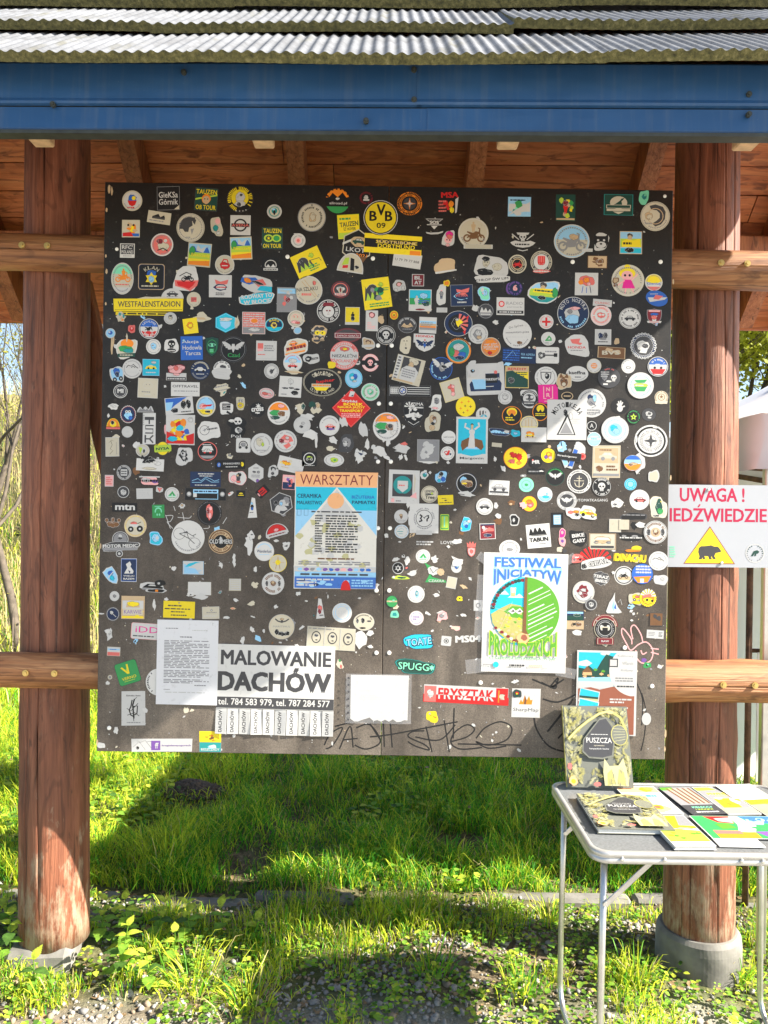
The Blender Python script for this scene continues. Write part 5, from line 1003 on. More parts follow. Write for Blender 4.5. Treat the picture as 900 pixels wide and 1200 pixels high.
265 145 65 86 0 b w O,k,.0,.35,.6,.4,4 E,s,.05,.2,.3,.25 O,h,-.05,-.3,.4,.3,5 O,k,.0,-.75,.5,.12,6
375 105 160 88 -12 r w O,o,-.4,.1,.45,.4,4,.6 T,KOGUT,y,-.4,.05,.9,.3,.03 L,s,.1,-.4,.85,.0,2 L,t,-.7,-.6,-.1,-.4,1 E,i,-.1,.5,.15,.2
490 68 92 92 0 r k E,w,0,.05,.82,.82 E,k,0,.05,.7,.7 O,e,.0,.15,.45,.3,4 mo,sh,.0,.1,.5 L,s,-.7,-.95,.7,-.8,1
643 75 125 80 0 c w G,.9,.93,s O,e,.0,.0,.45,.45,4 O,g,.1,.0,.2,.15,5 L,s,-.6,-.1,-.3,.1,1
800 55 80 100 -15 t w P,n,-.5,.5,.2,.2,.5,.5
363 213 80 90 -3 r p H,p,.4,.94 H,n,-.94,.0 N,nxv,7,4,.6,.35 L,w,-.7,.5,.7,.8,1
200 270 78 55 42 R k B,r,-.55,-.7,.55,.75 L,k,-.45,-.5,.45,.5,2 B,p,-.9,-.4,-.7,.4
65 285 60 46 0 r h I,.9,k O,y,.0,.05,.5,.4,3 B,k,-.5,-.2,.5,.0 B,y,-.6,-.45,.6,-.25
130 370 86 126 4 v w I,.85,w O,l,.1,.3,.2,.3,4 O,k,.15,.1,.3,.25,5 O,b,.1,-.1,.2,.2,6 L,h,-.3,-.55,.5,-.4,1 L,s,-.3,-.8,.5,-.65,1
315 345 152 142 10 h w I,.94,h N,waswh,12,6,.6,.35 E,s,.1,.0,.28,.32 O,k,-.4,.1,.2,.25,5 O,l,.0,.0,.15,.2,3
283 505 145 72 16 q w I,.9,f I,.8,r O,p,0,-.1,.25,.3,3 L,w,-.6,-.7,.6,-.4,1 B,w,-.95,-.98,.95,-.75
290 535 130 26 16 r w L,f,-.8,-.5,.8,.5,1
118 590 78 165 0 t w O,s,.2,.4,.3,.2,4
130 540 60 60 0 t w O,h,.1,.1,.3,.15,3
210 640 122 122 0 c w G,.9,.93,s Q,.75,l,.06,20,160 T,Wanderlust,n,.0,.0,1.5,.3,.02 L,l,-.5,-.4,.5,-.3,1
295 715 110 110 0 c y I,.95,i E,i,0,0,.85,.85 P,t,-.3,-.7,-.2,-.7,.0,.6,.2,-.7,.3,-.7,.05,.75,-.05,.75 B,t,-.6,.05,.7,.12 E,y,0,.1,.3,.3 Z,u,.03,-.25,-.6,.0,.6,.25,-.6
265 840 140 140 0 c w G,.92,.95,s Q,.72,u,.12,30,150 Q,.72,u,.12,210,330 E,s,0,0,.4,.4 O,u,0,.0,.3,.28,4 O,t,.0,.1,.18,.15,5 O,h,-.55,.0,.15,.3,6 O,h,.55,.0,.15,.3,7
345 605 60 70 -30 t w P,h,-.3,-.3,.4,-.1,.2,.3
30 847 72 72 0 r i I,.93,s L,i,-.8,-.8,.8,.8,5
285 575 40 20 0 t w
155 752 34 44 0 t w
22 710 26 66 10 t w
150 850 56 50 20 t i
405 750 40 90 0 t w
@430 525 5.294
230 240 192 206 -1 r w B,h,-.75,-.6,.55,.75 E,q,-.1,.1,.6,.55 P,h,-.35,.3,.2,.3,.3,.0,-.1,-.35,-.45,.0 P,w,-.42,.35,.25,.35,.25,-.1,-.08,-.35,-.42,-.1 L,x,-.35,.0,.15,.15,1 E,h,-.1,-.5,.3,.1 B,p,-.8,-.95,-.6,-.72 L,a,-.5,-.95,.2,-.78,1 P,i,.65,.8,.75,.5,.7,-.3,.62,-.3 P,p,.4,-.6,.8,-.3,.85,-.7
388 287 106 106 0 c i I,.95,i G,.88,.92,h T,LEMON,h,0,.35,1.1,.3,.03 O,h,-.05,.0,.6,.12,4 T,Tree,k,.05,-.35,1.1,.4,.03 E,e,.3,.1,.12,.12
488 322 96 60 3 r y L,h,-.5,.2,.5,.45,1 O,h,.0,-.1,.2,.15,4 L,h,-.8,-.7,.8,-.4,1
460 180 82 88 0 b n I,.9,l O,k,.0,.4,.4,.4,3 O,b,.3,-.3,.4,.4,4 O,w,-.2,.0,.35,.25,5 E,k,-.2,.05,.07,.07 O,c,-.3,-.5,.3,.25,6
358 165 62 72 0 t w O,q,0,-.1,.5,.4,4 O,l,.2,.2,.3,.2,5
618 220 132 132 0 c n I,.95,s I,.88,k O,l,-.3,.3,.4,.4,3 O,t,.0,.05,.65,.35,4 O,u,.2,-.1,.5,.3,5 O,y,-.2,.0,.3,.1,6
620 288 135 45 -8 t w L,h,-.7,-.4,-.2,.0,1
820 247 126 92 -2 r w I,.95,s H,w,.4,.94 ca,ah,.0,.0,.75 H,h,-.7,-.45 L,a,-.7,-.92,.7,-.75,1
730 363 105 105 0 c w G,.9,.93,s ca,hk,.0,-.05,.6 O,a,.2,.15,.3,.12,4 L,s,.1,-.6,.6,-.45,1
355 437 180 185 0 r w I,.98,s I,.97,w G,.54,.58,h Q,.68,a,.05 Z,k,.12,-.3,.25,-.15,.15,-.25,.0,-.15,-.15,-.35,-.22 Z,k,.06,-.05,.1,.0,.0,.1,.15 Z,k,.1,.15,.15,.3,.2,.3,.05,.2,-.05,.2,-.2 L,h,-.3,-.88,.25,-.78,1
265 437 30 120 0 t w
355 525 100 26 0 r w
255 350 30 60 0 t w
212 425 86 86 0 c w G,.88,.92,s O,u,.0,.0,.25,.4,4 O,t,.0,.2,.3,.2,5 L,a,-.5,-.6,.5,-.45,1
215 518 88 86 0 c w I,.95,l I,.9,s L,q,-.6,-.1,.6,.1,1 Z,q,.04,-.4,.2,-.1,.5,.3,.3 L,q,-.4,-.4,.4,-.25,1
482 460 54 98 0 R e I,.9,g I,.75,e B,j,-.2,-.6,.1,.7
615 475 76 92 -10 b l I,.9,c O,l,-.1,.1,.55,.5,4 O,w,.4,.5,.35,.25,5 O,b,.1,-.2,.3,.3,6 P,y,-.8,-.6,-.5,-.8,-.6,-.5 E,k,.0,.45,.08,.06
748 517 98 98 3 r w I,.92,f O,p,-.2,.2,.5,.3,3 P,x,-.8,-.2,.2,.5,.8,.3,.8,.0,.0,.0 O,n,.0,-.5,.6,.25,4 E,w,-.5,.5,.2,.2 B,n,-.85,.75,.85,.92
360 590 120 40 0 x k L,w,-.9,-.8,.9,.8,2
505 588 100 34 0 x k T,LOVES,w,-.1,.1,1.7,1.2,.02
560 580 90 40 5 t w
648 600 64 50 0 x k P,x,-.8,-.6,.8,-.6,.9,.6,.5,.1,.3,.9,.0,.2,-.3,.9,-.5,.1,-.9,.6
648 645 52 60 0 s x I,.85,p O,x,.0,.1,.5,.5,4,.5
348 672 90 86 0 c w P,g,-.5,-.2,.5,-.2,.05,.45 P,w,-.1,-.2,.15,-.2,.03,.1 P,j,-.5,-.2,.5,-.2,.6,-.3,-.6,-.3 L,g,-.5,-.55,.5,-.4,1
193 745 72 74 0 c w I,.88,k S,w,0,0,.7,6,.45 E,k,0,0,.2,.2 Q,.55,k,.08
215 805 130 34 0 t e O,d,.0,.0,.5,.4,4
425 775 140 130 0 x d P,g,-1,1,-.2,.5,-.9,-.9,1,-.9,.9,-.7,-.3,-.4 O,w,-.2,.2,.6,.5,4 O,t,.5,.1,.4,.4,5 Z,k,.05,-.5,.5,-.2,.0,.2,.4 T,CZAKRA,w,.1,-.75,1.4,.25
420 690 50 60 -20 t w
555 740 66 70 0 c w O,b,.0,.0,.5,.4,4,.6 O,l,.2,.2,.3,.3,5
560 705 110 60 15 t w
280 775 80 50 15 t w
525 835 62 72 -10 r s I,.9,i
178 690 66 30 12 t w
250 700 50 70 0 t w
600 860 60 30 -20 t t
505 612 24 24 0 t w
205 582 26 12 0 t w
165 800 24 20 0 t w
885 625 130 110 0 c w I,.94,s I,.88,w Q,.72,a,.09 O,a,.0,-.1,.35,.2,4
546 384 24 18 0 t w
800 355 36 50 10 t w
815 422 46 44 0 t s
795 68 26 40 0 t w
@590 525 4.286
60 50 120 112 0 c o I,.95,y O,r,-.2,.25,.4,.35,4,.6 O,r,.35,.1,.4,.4,5,.6 O,x,-.3,-.3,.4,.3,6,.6 O,o,.3,-.45,.3,.2,7,.5
163 70 65 62 0 c k T,MR,w,.0,.0,1.2,.6,.05 O,x,-.5,.3,.15,.15,3
225 38 72 72 0 c y O,o,.1,.1,.5,.5,4 O,v,-.3,-.2,.3,.3,5 O,p,.3,-.3,.3,.3,6 O,y,.0,.2,.25,.25,7
300 45 26 110 22 r s I,.8,l
350 50 26 110 -18 r s I,.8,b
325 43 130 40 -6 r h I,.95,k T,Strzelnigowo,w,-.1,.0,1.5,.6,.02
397 42 32 34 0 c x E,r,0,0,.5,.5
517 68 140 162 0 r i I,.96,t I,.92,i B,t,-.85,-.1,.85,.85 ca,ia,.1,.3,.65 L,u,-.5,.65,.4,.78,1 E,h,.5,-.4,.0,.0 O,u,-.5,-.45,.3,.22,4 L,u,.0,-.6,.8,-.2,2 H,a,-.9,-.75
672 78 100 130 -8 t w
648 75 90 82 0 c u I,.95,l H,o,-.9,-.1,.93 H,b,.4,.9,.93 O,t,.1,-.1,.5,.2,4 O,u,-.2,-.2,.3,.2,5
115 185 75 72 0 c j I,.97,j G,.6,.64,g O,g,0,0,.25,.2,4
162 118 90 30 0 r k L,a,-.8,-.4,.8,.4,1 
190 116 30 10 0 t s
260 143 95 92 0 c d I,.95,k wg,s,0,.05,.75 Q,.8,g,.07,20,160
380 168 128 125 0 c k I,.96,w Q,.83,h,.06 I,.7,k I,.64,h Z,i,.06,.0,.45,.0,-.4 Z,i,.06,-.35,-.1,-.25,-.35,.0,-.45,.25,-.35,.35,-.1 Z,i,.05,-.2,.25,.2,.25 L,i,-.4,.0,.4,.1,1
493 195 95 95 0 c k I,.96,w I,.92,k Q,.78,w,.1,20,160 Q,.78,w,.1,200,340 sk,wk,0,.0,.45
638 182 62 60 0 c l I,.93,c Q,.7,w,.06 E,l,0,0,.45,.45
755 142 56 70 0 b w I,.8,i
208 234 76 76 0 c w I,.93,l H,w,-.2,.9,.9 O,c,.1,-.3,.5,.2,4 O,l,.3,.1,.2,.2,5
130 280 76 78 0 c o I,.93,y O,x,.1,-.1,.55,.5,4 O,o,.0,.3,.5,.3,5 O,p,.1,-.2,.3,.2,6
100 288 50 40 -20 t p
318 265 100 96 0 c w I,.94,a I,.9,w I,.7,h O,w,.0,.1,.25,.3,4 wg,s,0,.0,.6 Q,.8,a,.06
443 262 165 30 1 x k T,UTOMATKAGANG,w,.0,.0,1.95,.9,.01
355 326 90 62 0 b w O,x,-.4,.1,.4,.3,3 O,k,.3,-.3,.3,.3,5 O,o,.2,.2,.4,.3,6
425 325 100 68 -8 b w ca,yk,.0,-.1,.85 O,o,.2,-.05,.5,.2,5 O,t,-.1,.4,.4,.15,3 O,i,.5,-.3,.2,.2,4
570 280 86 66 0 t s O,w,.1,.1,.5,.4,4 O,h,-.2,-.1,.3,.2,5
683 260 100 102 0 c w G,.92,.95,s Q,.75,p,.05,20,160 ca,fk,.05,.0,.6 O,x,.1,-.1,.4,.12,4
777 300 96 116 0 b i I,.93,w I,.88,i O,d,.1,.05,.45,.7,5 O,g,.2,-.3,.35,.3,4 E,d,.1,.6,.2,.2 P,y,.25,.6,.45,.5,.2,.5 O,k,-.2,-.7,.4,.1,6
55 362 56 60 0 b w I,.8,k O,w,-.1,.0,.3,.4,3 O,k,.2,.1,.15,.15,4
270 362 62 74 2 r k B,l,-.6,-.6,.6,.7 B,s,-.5,-.5,.5,.6 L,l,-.4,-.4,.4,.5,3
176 442 120 118 6 r w M,kw,-.8,.7,.1,.8,4,5 B,k,-.6,.02,.7,.08 T,TABUN,k,.0,-.3,1.6,.36,.05,0 L,a,.0,-.75,.8,-.6,1
295 430 34 60 0 b p I,.8,m E,p,0,.2,.4,.3
295 470 36 50 0 b p O,v,0,.1,.5,.4,4
375 452 90 90 0 b k T,BIKE,w,.0,.3,1.4,.4,.04,8 T,GARY,w,.1,-.3,1.4,.42,.04,8
497 470 136 82 0 r t I,.96,h I,.92,i O,t,.0,.2,.7,.5,4 P,s,-.4,.5,.4,.5,.6,.2,-.6,.2 O,a,-.45,-.1,.2,.2,5 O,a,.45,-.1,.2,.2,6 B,h,-.85,-.8,.85,-.5 L,t,-.5,-.25,.5,-.05,1
560 390 60 66 0 r s I,.93,i
605 385 50 50 0 r i
655 345 140 42 0 b h I,.9,k L,a,-.8,.2,.8,.6,1
655 390 50 60 0 t k
690 388 60 44 0 t w
640 445 140 46 0 b k L,s,-.8,-.5,.8,.0,1 O,a,-.5,.1,.2,.3,4 O,a,.3,.1,.3,.3,5
763 423 118 116 0 c w G,.92,.95,k Q,.75,u,.1,20,160 Q,.75,u,.1,200,340 O,h,-.6,.0,.2,.35,6 O,h,.6,.0,.2,.35,7 E,t,0,.0,.4,.4 O,u,0,.0,.3,.3,4 E,i,0,.1,.15,.15
455 555 150 90 5 x r W,r,.0,-.6,1.2,9,15,165
462 580 168 58 13 b w T,GEAR,k,.2,.05,1.3,.95,.08 T,GEAR,w,.2,.05,1.3,.8,.03 T,6,k,-.7,.0,.3,.9,.08
370 555 66 46 0 b x ca,rk,0,.0,.8 O,w,-.1,.2,.3,.15,3
635 552 168 50 -3 x y T,iDINACHU,y,.0,.0,1.95,1.6,.08
667 503 52 26 0 b y
650 515 80 14 0 b o
778 567 98 96 0 c w Z,k,.07,-.6,.1,-.4,.3,-.1,.25,.1,.4,.3,.2,.6,-.05 Z,k,.06,-.1,.1,.1,.2,.3,.05 L,j,-.5,-.4,.5,-.25,1
605 640 98 94 0 c w I,.9,k I,.8,s H,s,.0,.7,.78 P,t,-.7,-.2,.7,-.1,.6,-.5,-.5,-.5 mo,kk,-.05,.0,.55
552 625 24 24 0 t w
697 632 110 105 0 c n I,.96,b L,w,-.6,.0,.8,.85,3 P,o,-.8,-.3,.8,-.2,.5,-.8,-.4,-.85 B,w,-.2,-.85,.15,-.45
490 655 96 86 0 x k O,h,0,0,.95,.9,4,.3 T,TERAZ,w,.0,.2,1.6,.35,.04,-8 T,BIES,w,.05,-.3,1.3,.35,.04,-8
790 662 72 60 0 b w O,s,.2,.1,.3,.3,4
@590 685 4.286
402 38 110 112 0 c w I,.95,i I,.9,w O,f,.0,.1,.7,.7,5,.5 O,w,.0,.2,.35,.25,6,.6 O,f,.1,-.3,.35,.25,7,.6 O,w,-.3,-.1,.2,.2,8
440 100 60 58 0 c a I,.9,s I,.84,h O,s,.0,.0,.5,.5,4 O,k,-.1,.1,.15,.15,5 E,k,.2,.1,.1,.1
665 72 75 72 0 b i O,y,.0,.2,.6,.5,4 O,x,.2,.3,.4,.2,5 E,k,-.2,-.1,.2,.2 E,s,-.2,-.1,.1,.1 O,y,.1,-.5,.7,.3,6
725 68 86 88 0 j y I,.8,o W,w,0,.2,.9,7,0,180 O,y,.0,-.3,.7,.4,4 P,x,-.6,.3,.3,.5,.4,.2,-.6,.0 E,k,-.1,-.2,.15,.15 E,k,.5,-.3,.15,.15
555 90 80 115 0 x w P,w,-1,-.8,-.6,.0,-.2,.4,.1,.9,.1,.2,.5,-.4,1,-.85,.6,-.95,-.8,-.95 P,l,-.3,-.4,.0,.2,.1,-.4,.0,-.8 P,b,.0,-.5,.2,-.1,.3,-.6 Z,w,.05,.5,.0,.8,.3,1,-.2
360 158 86 46 0 r n H,d,-.9,.1 H,l,.5,.94 O,d,.2,.2,.5,.4,4
360 202 86 46 0 r t mo,kk,-.05,.2,.5 H,t,-.95,-.7 O,u,.4,.1,.4,.5,4
372 242 76 34 0 t w
510 180 130 60 0 q f I,.9,i I,.84,f T,THE_EMIGRATION,w,0,-.2,1.4,.4,.02
510 222 108 108 0 c i I,.96,k Q,.78,a,.05 G,.62,.66,s O,s,-.3,.1,.22,.3,4 O,s,.3,.1,.22,.3,5 B,i,-.4,-.1,.4,.2 B,k,-.25,-.2,.25,.1
510 284 86 34 0 R f I,.9,i I,.84,f T,RAW,w,0,0,.9,.6,.03
767 175 66 66 0 r h I,.94,u N,uh,6,4,.7,.4
762 250 86 42 -3 r s I,.95,w L,a,-.8,-.5,.0,.6,3 L,h,.4,-.6,.85,.6,4
722 405 40 34 0 b g O,k,0,0,.4,.4,3 O,j,.2,.2,.3,.3,4
705 380 30 20 0 b v
785 412 34 30 0 t w
718 675 46 62 0 c w I,.85,s
60 487 48 26 10 t w
113 595 145 145 -1 r w I,.98,i I,.97,w P,o,-.5,-.1,-.35,.25,-.25,.05,-.1,.55,.05,.2,.2,.5,.3,.2,.45,.25,.4,-.1 P,u,-.1,.55,.05,.2,.0,-.1,-.15,-.1 T,SharpMap,h,.0,-.5,1.75,.3,.0
68 548 46 48 0 b h E,d,0,0,.75,.75 O,r,0,.1,.5,.4,4 O,y,.0,.0,.25,.25,5
645 180 20 14 0 t w
@110 685 5.294
655 25 144 82 0 r i I,.98,w
660 75 110 50 0 t w
600 60 60 40 10 t w P,k,-.3,-.4,.3,-.2,.0,.1
128 72 60 62 0 c w I,.9,s I,.85,w O,a,0,0,.4,.35,4
118 183 82 86 0 c a I,.92,w I,.86,n O,w,-.2,.2,.3,.3,4 Z,w,.1,.0,.0,.5,-.4 Q,.95,h,.04
243 142 144 142 0 r t N,ytay,12,4,.9,.25 B,s,-.9,-.15,.9,.6 P,t,-.6,.0,.6,.0,.5,.45,-.5,.45 O,y,.0,.3,.6,.25,4 B,i,-.85,-.65,.85,-.1 T,KARWIE,v,.0,-.38,1.5,.32,.0 H,y,-.96,-.75
528 155 196 104 -1 r y L,h,-.7,.3,.5,.6,1 L,h,-.9,-.05,.85,.2,1 L,h,-.5,-.4,.4,-.15,1 L,h,-.5,-.8,.5,-.55,1 E,a,.0,.8,.05,.08
725 175 106 76 2 r w I,.97,i O,s,.1,.4,.15,.2,3 L,a,-.5,-.1,.7,.15,1 L,s,-.8,-.7,.8,-.3,2
320 290 178 100 -3 R p I,.96,w T,iDD,m,.1,.2,1.6,.75,.0 L,h,-.85,-.75,.9,-.5,1
97 310 56 98 -10 t w O,s,0,.2,.3,.3,3
85 290 40 40 0 t w
123 415 82 56 -2 r i I,.95,w H,x,-.95,-.15 H,l,.3,.6 L,b,-.6,.3,.4,.6,1
210 547 140 142 18 R d I,.97,g P,y,-.5,.55,-.35,.6,.0,.1,.05,.75,.2,.75,.15,-.1,-.05,-.1 P,e,-.1,.35,.02,.05,.05,.35 T,VERNO,y,.0,-.45,1.3,.26,.01 L,e,-.5,-.75,.5,-.65,1
402 605 160 168 0 c w Q,.85,h,.07,120,240
245 768 148 212 1 r w I,.97,w T,Sztuka_lasu,h,.0,.75,1.2,.09,.03 Z,k,.10,-.1,.5,-.2,.1,-.35,-.1,-.2,-.4,.1,-.5 Z,k,.12,.1,.55,-.05,.2,.05,-.6 Z,k,.10,.0,.1,.35,.15,.3,-.3,.0,-.42 Z,k,.05,-.55,.0,-.2,-.15,.4,.3 Z,k,.05,-.5,-.4,.1,-.25,.5,-.45 Z,k,.04,.05,.5,.3,.65 Z,k,.05,.0,-.5,.05,-.75 L,a,-.55,-.88,.6,-.78,1
45 998 50 40 0 b w O,s,-.2,.0,.15,.2,3 O,s,.2,.0,.15,.2,4
422 997 376 80 1 r w Z,k,.008,-.95,-.3,-.75,.6,-.55,-.7 Z,k,.008,-.75,.4,-.55,.75,-.3,-.7 Z,k,.008,-.5,.5,-.4,.65,-.2,.3 O,k,-.8,-.4,.06,.3,4 B,v,-.35,-.75,-.05,.7 T,f,w,-.17,-.05,.12,.9,.06 T,kregielempogorach,v,.48,-.05,.95,.3,.02
722 945 135 70 0 r y N,oyuo,10,4,.8,.3
722 1008 135 60 0 r a I,.97,q T,BIESZCZADY,w,.0,-.5,1.7,.5,.03 N,ls,4,4,.5,.4
375 125 26 80 0 t w
450 92 30 26 0 t w
570 778 46 56 0 t i
608 780 34 24 30 t i
137 903 42 60 0 t w
100 575 28 28 0 c i I,.6,a
85 612 30 34 0 t w
600 215 24 14 0 t w
318 780 40 46 10 t w
495 -100 40 40 0 t w
790 -120 34 44 0 t w
870 -165 26 70 0 t w
45 180 50 12 0 t w
@270 685 5.294
318 262 162 158 0 c a I,.97,i I,.94,i G,.88,.9,t Z,h,.10,-.5,.62,-.3,.45,.0,.36,.3,.45,.55,.62 E,h,.02,.42,.1,.12 O,t,.02,.6,.18,.1,3 T,MARITIMUS,a,.0,.02,1.3,.14,.0 O,k,.05,-.55,.55,.2,4,.5 O,k,-.35,-.4,.2,.25,5 O,k,.45,-.5,.2,.2,6
548 148 78 125 8 v w O,x,.2,.0,.4,.35,4 O,f,.1,-.3,.35,.3,5 L,h,.0,-.8,.6,-.6,1
693 175 122 122 0 c w G,.86,.9,l I,.8,s I,.78,w T,STR,s,.0,.05,.9,.4,.03 Q,.68,l,.05
828 232 130 108 0 c w I,.97,i O,k,-.1,.15,.2,.35,4 O,h,-.6,.1,.15,.3,5 O,h,.5,.1,.25,.12,6 O,k,-.1,-.7,.35,.12,7 Q,.8,h,.06,20,160
625 335 300 138 -3 r w I,.99,i E,h,-.62,.05,.2,.55 E,i,-.62,.05,.16,.45 O,h,-.62,.2,.1,.15,4 O,h,-.6,-.2,.06,.06,5 E,h,.05,.05,.2,.55 E,i,.05,.05,.16,.45 O,h,.05,.2,.1,.15,4 O,h,.07,-.2,.06,.06,5 E,h,.7,.05,.2,.55 E,i,.7,.05,.16,.45 O,h,.7,.2,.1,.15,4 O,h,.72,-.2,.06,.06,5 B,s,-.29,-.95,-.27,.95 B,s,.37,-.95,.39,.95 L,a,-.95,.75,.95,.9,1
810 345 120 120 0 t w
870 300 70 50 10 t w
870 385 50 26 -15 t w
130 120 60 46 0 t i
135 280 30 62 30 t w
75 345 36 70 0 t w
680 500 50 95 10 t i O,x,.2,-.2,.3,.3,3 O,g,.1,.6,.3,.2,4
35 95 40 30 -20 t w
420 55 40 36 0 t w
140 200 44 12 -20 t w
310 360 26 14 0 t w
800 85 30 12 0 t w
605 75 12 34 0 t w
208 290 20 30 0 t s
470 102 30 12 0 t w
@430 685 5.294
155 105 72 74 0 c d I,.92,g H,t,-.1,.15,.9 O,i,-.3,.0,.3,.15,4 O,j,.3,.2,.3,.2,5
172 185 52 54 0 b j O,q,-.1,.1,.3,.3,4 O,w,.2,-.2,.2,.2,5 I,.5,q
305 60 106 106 0 c w G,.92,.95,s O,l,.1,.0,.25,.5,4 O,q,.1,.1,.15,.35,5 O,w,.1,.1,.08,.2,6
307 208 90 90 0 c w I,.95,p I,.92,w L,v,-.5,-.3,.5,.3,2 Q,.75,v,.05
375 178 60 26 -30 t w
462 195 90 90 0 t p O,a,.0,.0,.4,.3,4 O,s,.3,.3,.3,.2,5
430 65 50 28 0 t w
548 268 85 40 -3 t p I,.8,i
575 88 44 30 0 b y O,k,.0,.1,.3,.3,4
600 190 46 26 -15 t w
322 353 195 108 7 b n I,.95,c T,TOATE,k,.0,-.05,1.7,1.0,.07 T,TOATE,l,.0,-.02,1.6,.8,.02
492 350 62 60 -5 R w E,k,.0,.0,.5,.5 E,w,.0,.0,.38,.38 E,k,.0,.0,.2,.2
628 340 165 62 3 x w T,_MS04,w,.0,.1,1.95,1.4,.05
300 510 262 100 -3 b d I,.96,q I,.92,d T,SPUGG,k,-.08,.0,1.5,1.05,.09 T,SPUGG,j,-.08,.02,1.45,.9,.02 S,j,.78,.0,.15,6,.5
615 685 530 108 -2 r w P,r,-1,-1,1,-1,1,-.1,-1,-.1 B,x,-.98,-.95,-.70,.85 O,w,-.84,-.05,.1,.6,4,.5 B,r,.70,-.85,.98,.95 O,i,.84,.0,.1,.55,6,.6 B,o,.75,-.7,.78,.7 T,FRYSZTAK,r,.0,.05,1.3,1.3,.03 T,FRYSZTAK,w,.0,.05,1.3,1.3,.03,0,-.1
405 820 80 76 0 b y E,k,-.2,.2,.08,.08 E,k,.25,-.0,.08,.08 O,w,-.4,.5,.2,.2,3 O,o,.5,-.1,.2,.15,4
690 130 56 66 0 r w Q,.4,h,.15
520 258 20 12 0 t w
'''
entries = []; ox = oy = 0; kk = 1
rt_ = random.Random(31)
for i in range(150):      # remnants of older stickers, under the others
    px, py = rt_.uniform(128, 772), rt_.uniform(360, 770); w_ = rt_.uniform(4, 13)
    entries.append(stick(px, py, w_, w_*rt_.uniform(.35, 1.1), rt_.uniform(-60, 60), 't', rt_.choice('wwisisatluh'), ['O,%s,%.2f,%.2f,.4,.35,%d' % (rt_.choice('hakqtswx'), rt_.uniform(-.3, .3), rt_.uniform(-.3, .3), i)] if i % 2 else [], 'paper_scrap', None))
for ln in STICKERS.strip().split('\n'):
    if ln[0] == '@':
        ox, oy, kk = (float(v) for v in ln[1:].split()); continue
    t = ln.split(); x_, y_, w_, h_, r_ = (float(v) for v in t[:5])
    px, py, pw, ph = ox+x_/kk, oy+y_/kk, w_/kk, h_/kk
    scrap = t[5] == 't' and len(t) <= 9 and pw*ph < 700
    entries.append(stick(px, py, pw, ph, r_, t[5], t[6], [i for i in t[7:] if i[:2] != 'R,'], 'paper_scrap' if t[5] == 't' else 'sticker', 'torn scrap of a removed sticker' if t[5] == 't' else None))
def put(e, parent):
    o = link(e['name'], e['s'].mesh(e['name']), parent, e['loc']); o.rotation_euler = (0, -R(e['rot']), 0)
    if e['label'] and e['name'] == 'sticker': o['label'] = ' '.join(e['label'].split()[:16])
    return o
def put_joined(es, name, parent):
    V = []; Fs = []; Cs = []
    for e in es:
        k = len(V); c_, s_ = math.cos(R(e['rot'])), math.sin(R(e['rot'])); l = e['loc']
        V += [(l.x+x*c_-z*s_, l.y+y, l.z+x*s_+z*c_) for x, y, z in e['s'].v]; Fs += [[i+k for i in f] for f in e['s'].f]; Cs += e['s'].c
    sh = Sheet(1, 1); sh.v, sh.f, sh.c = V, Fs, Cs
    o = link(name, sh.mesh(name), parent, (0, 0, 0)); o['kind'] = 'stuff'; return o
st = sorted([e for e in entries if e['name'] == 'sticker'], key=lambda e: -e['area']); sc_ = sorted([e for e in entries if e['name'] == 'paper_scrap'], key=lambda e: -e['area'])
for e in st[:299]: put(e, board)
if st[299:]: put_joined(st[299:], 'small_stickers', board)
for e in sc_[:40]: put(e, board)
put_joined(sc_[40:], 'paper_residue', board)
print('stickers', len(st), 'scraps', len(sc_))
# flecks of torn paper and scratches all over the board
rf = random.Random(77); fl = Sheet(1, 1); V = []
for i in range(1150):
    px, py = rf.uniform(126, 778), 880-640*rf.random()**1.25; q = P(px, py, 2.7); n = rf.choice((4, 5, 6)); r0 = rf.uniform(.0008, .0034) if rf.random() < .82 else rf.uniform(.004, .011); an = rf.uniform(0, 6.28); asp = rf.uniform(.25, 1)
    k = len(fl.v)
    for j in range(n):
        a = 6.283*j/n; u, v_ = r0*math.cos(a)*rf.uniform(.6, 1), r0*asp*math.sin(a)*rf.uniform(.6, 1)
        fl.v.append((q.x+u*math.cos(an)-v_*math.sin(an), -.00012, q.z+u*math.sin(an)+v_*math.cos(an)))
    fl.f.append(list(range(k, k+n))); fl.c.append(rf.choice('wisissat'))
for (px, py, w_, h_) in ((128, 222, 2.2, 14), (131, 224, 1.6, 12), (125, 246, 1.5, 6), (124, 300, 1.4, 5), (125, 318, 1.6, 7), (124, 356, 1.3, 5), (131, 405, 1.5, 30), (133, 398, 1.1, 18), (789, 330, 1.2, 9), (786, 560, 1.2, 8), (780, 860, 1.6, 12), (779, 878, 1.3, 8), (114, 870, 1.5, 9), (118, 640, 1.2, 8)):     # splintered edge
    q = P(px, py, 2.7); k = len(fl.v)
    for j in range(7): a = 6.283*j/7; fl.v.append((q.x+w_*.003*math.cos(a)*rf.uniform(.6, 1), -.00016, q.z+h_*.0015*math.sin(a)*rf.uniform(.7, 1)))
    fl.f.append(list(range(k, k+7))); fl.c.append('t')
o = link('paper_flecks', fl.mesh('paper_flecks'), board, (0, 0, 0)); o['kind'] = 'stuff'
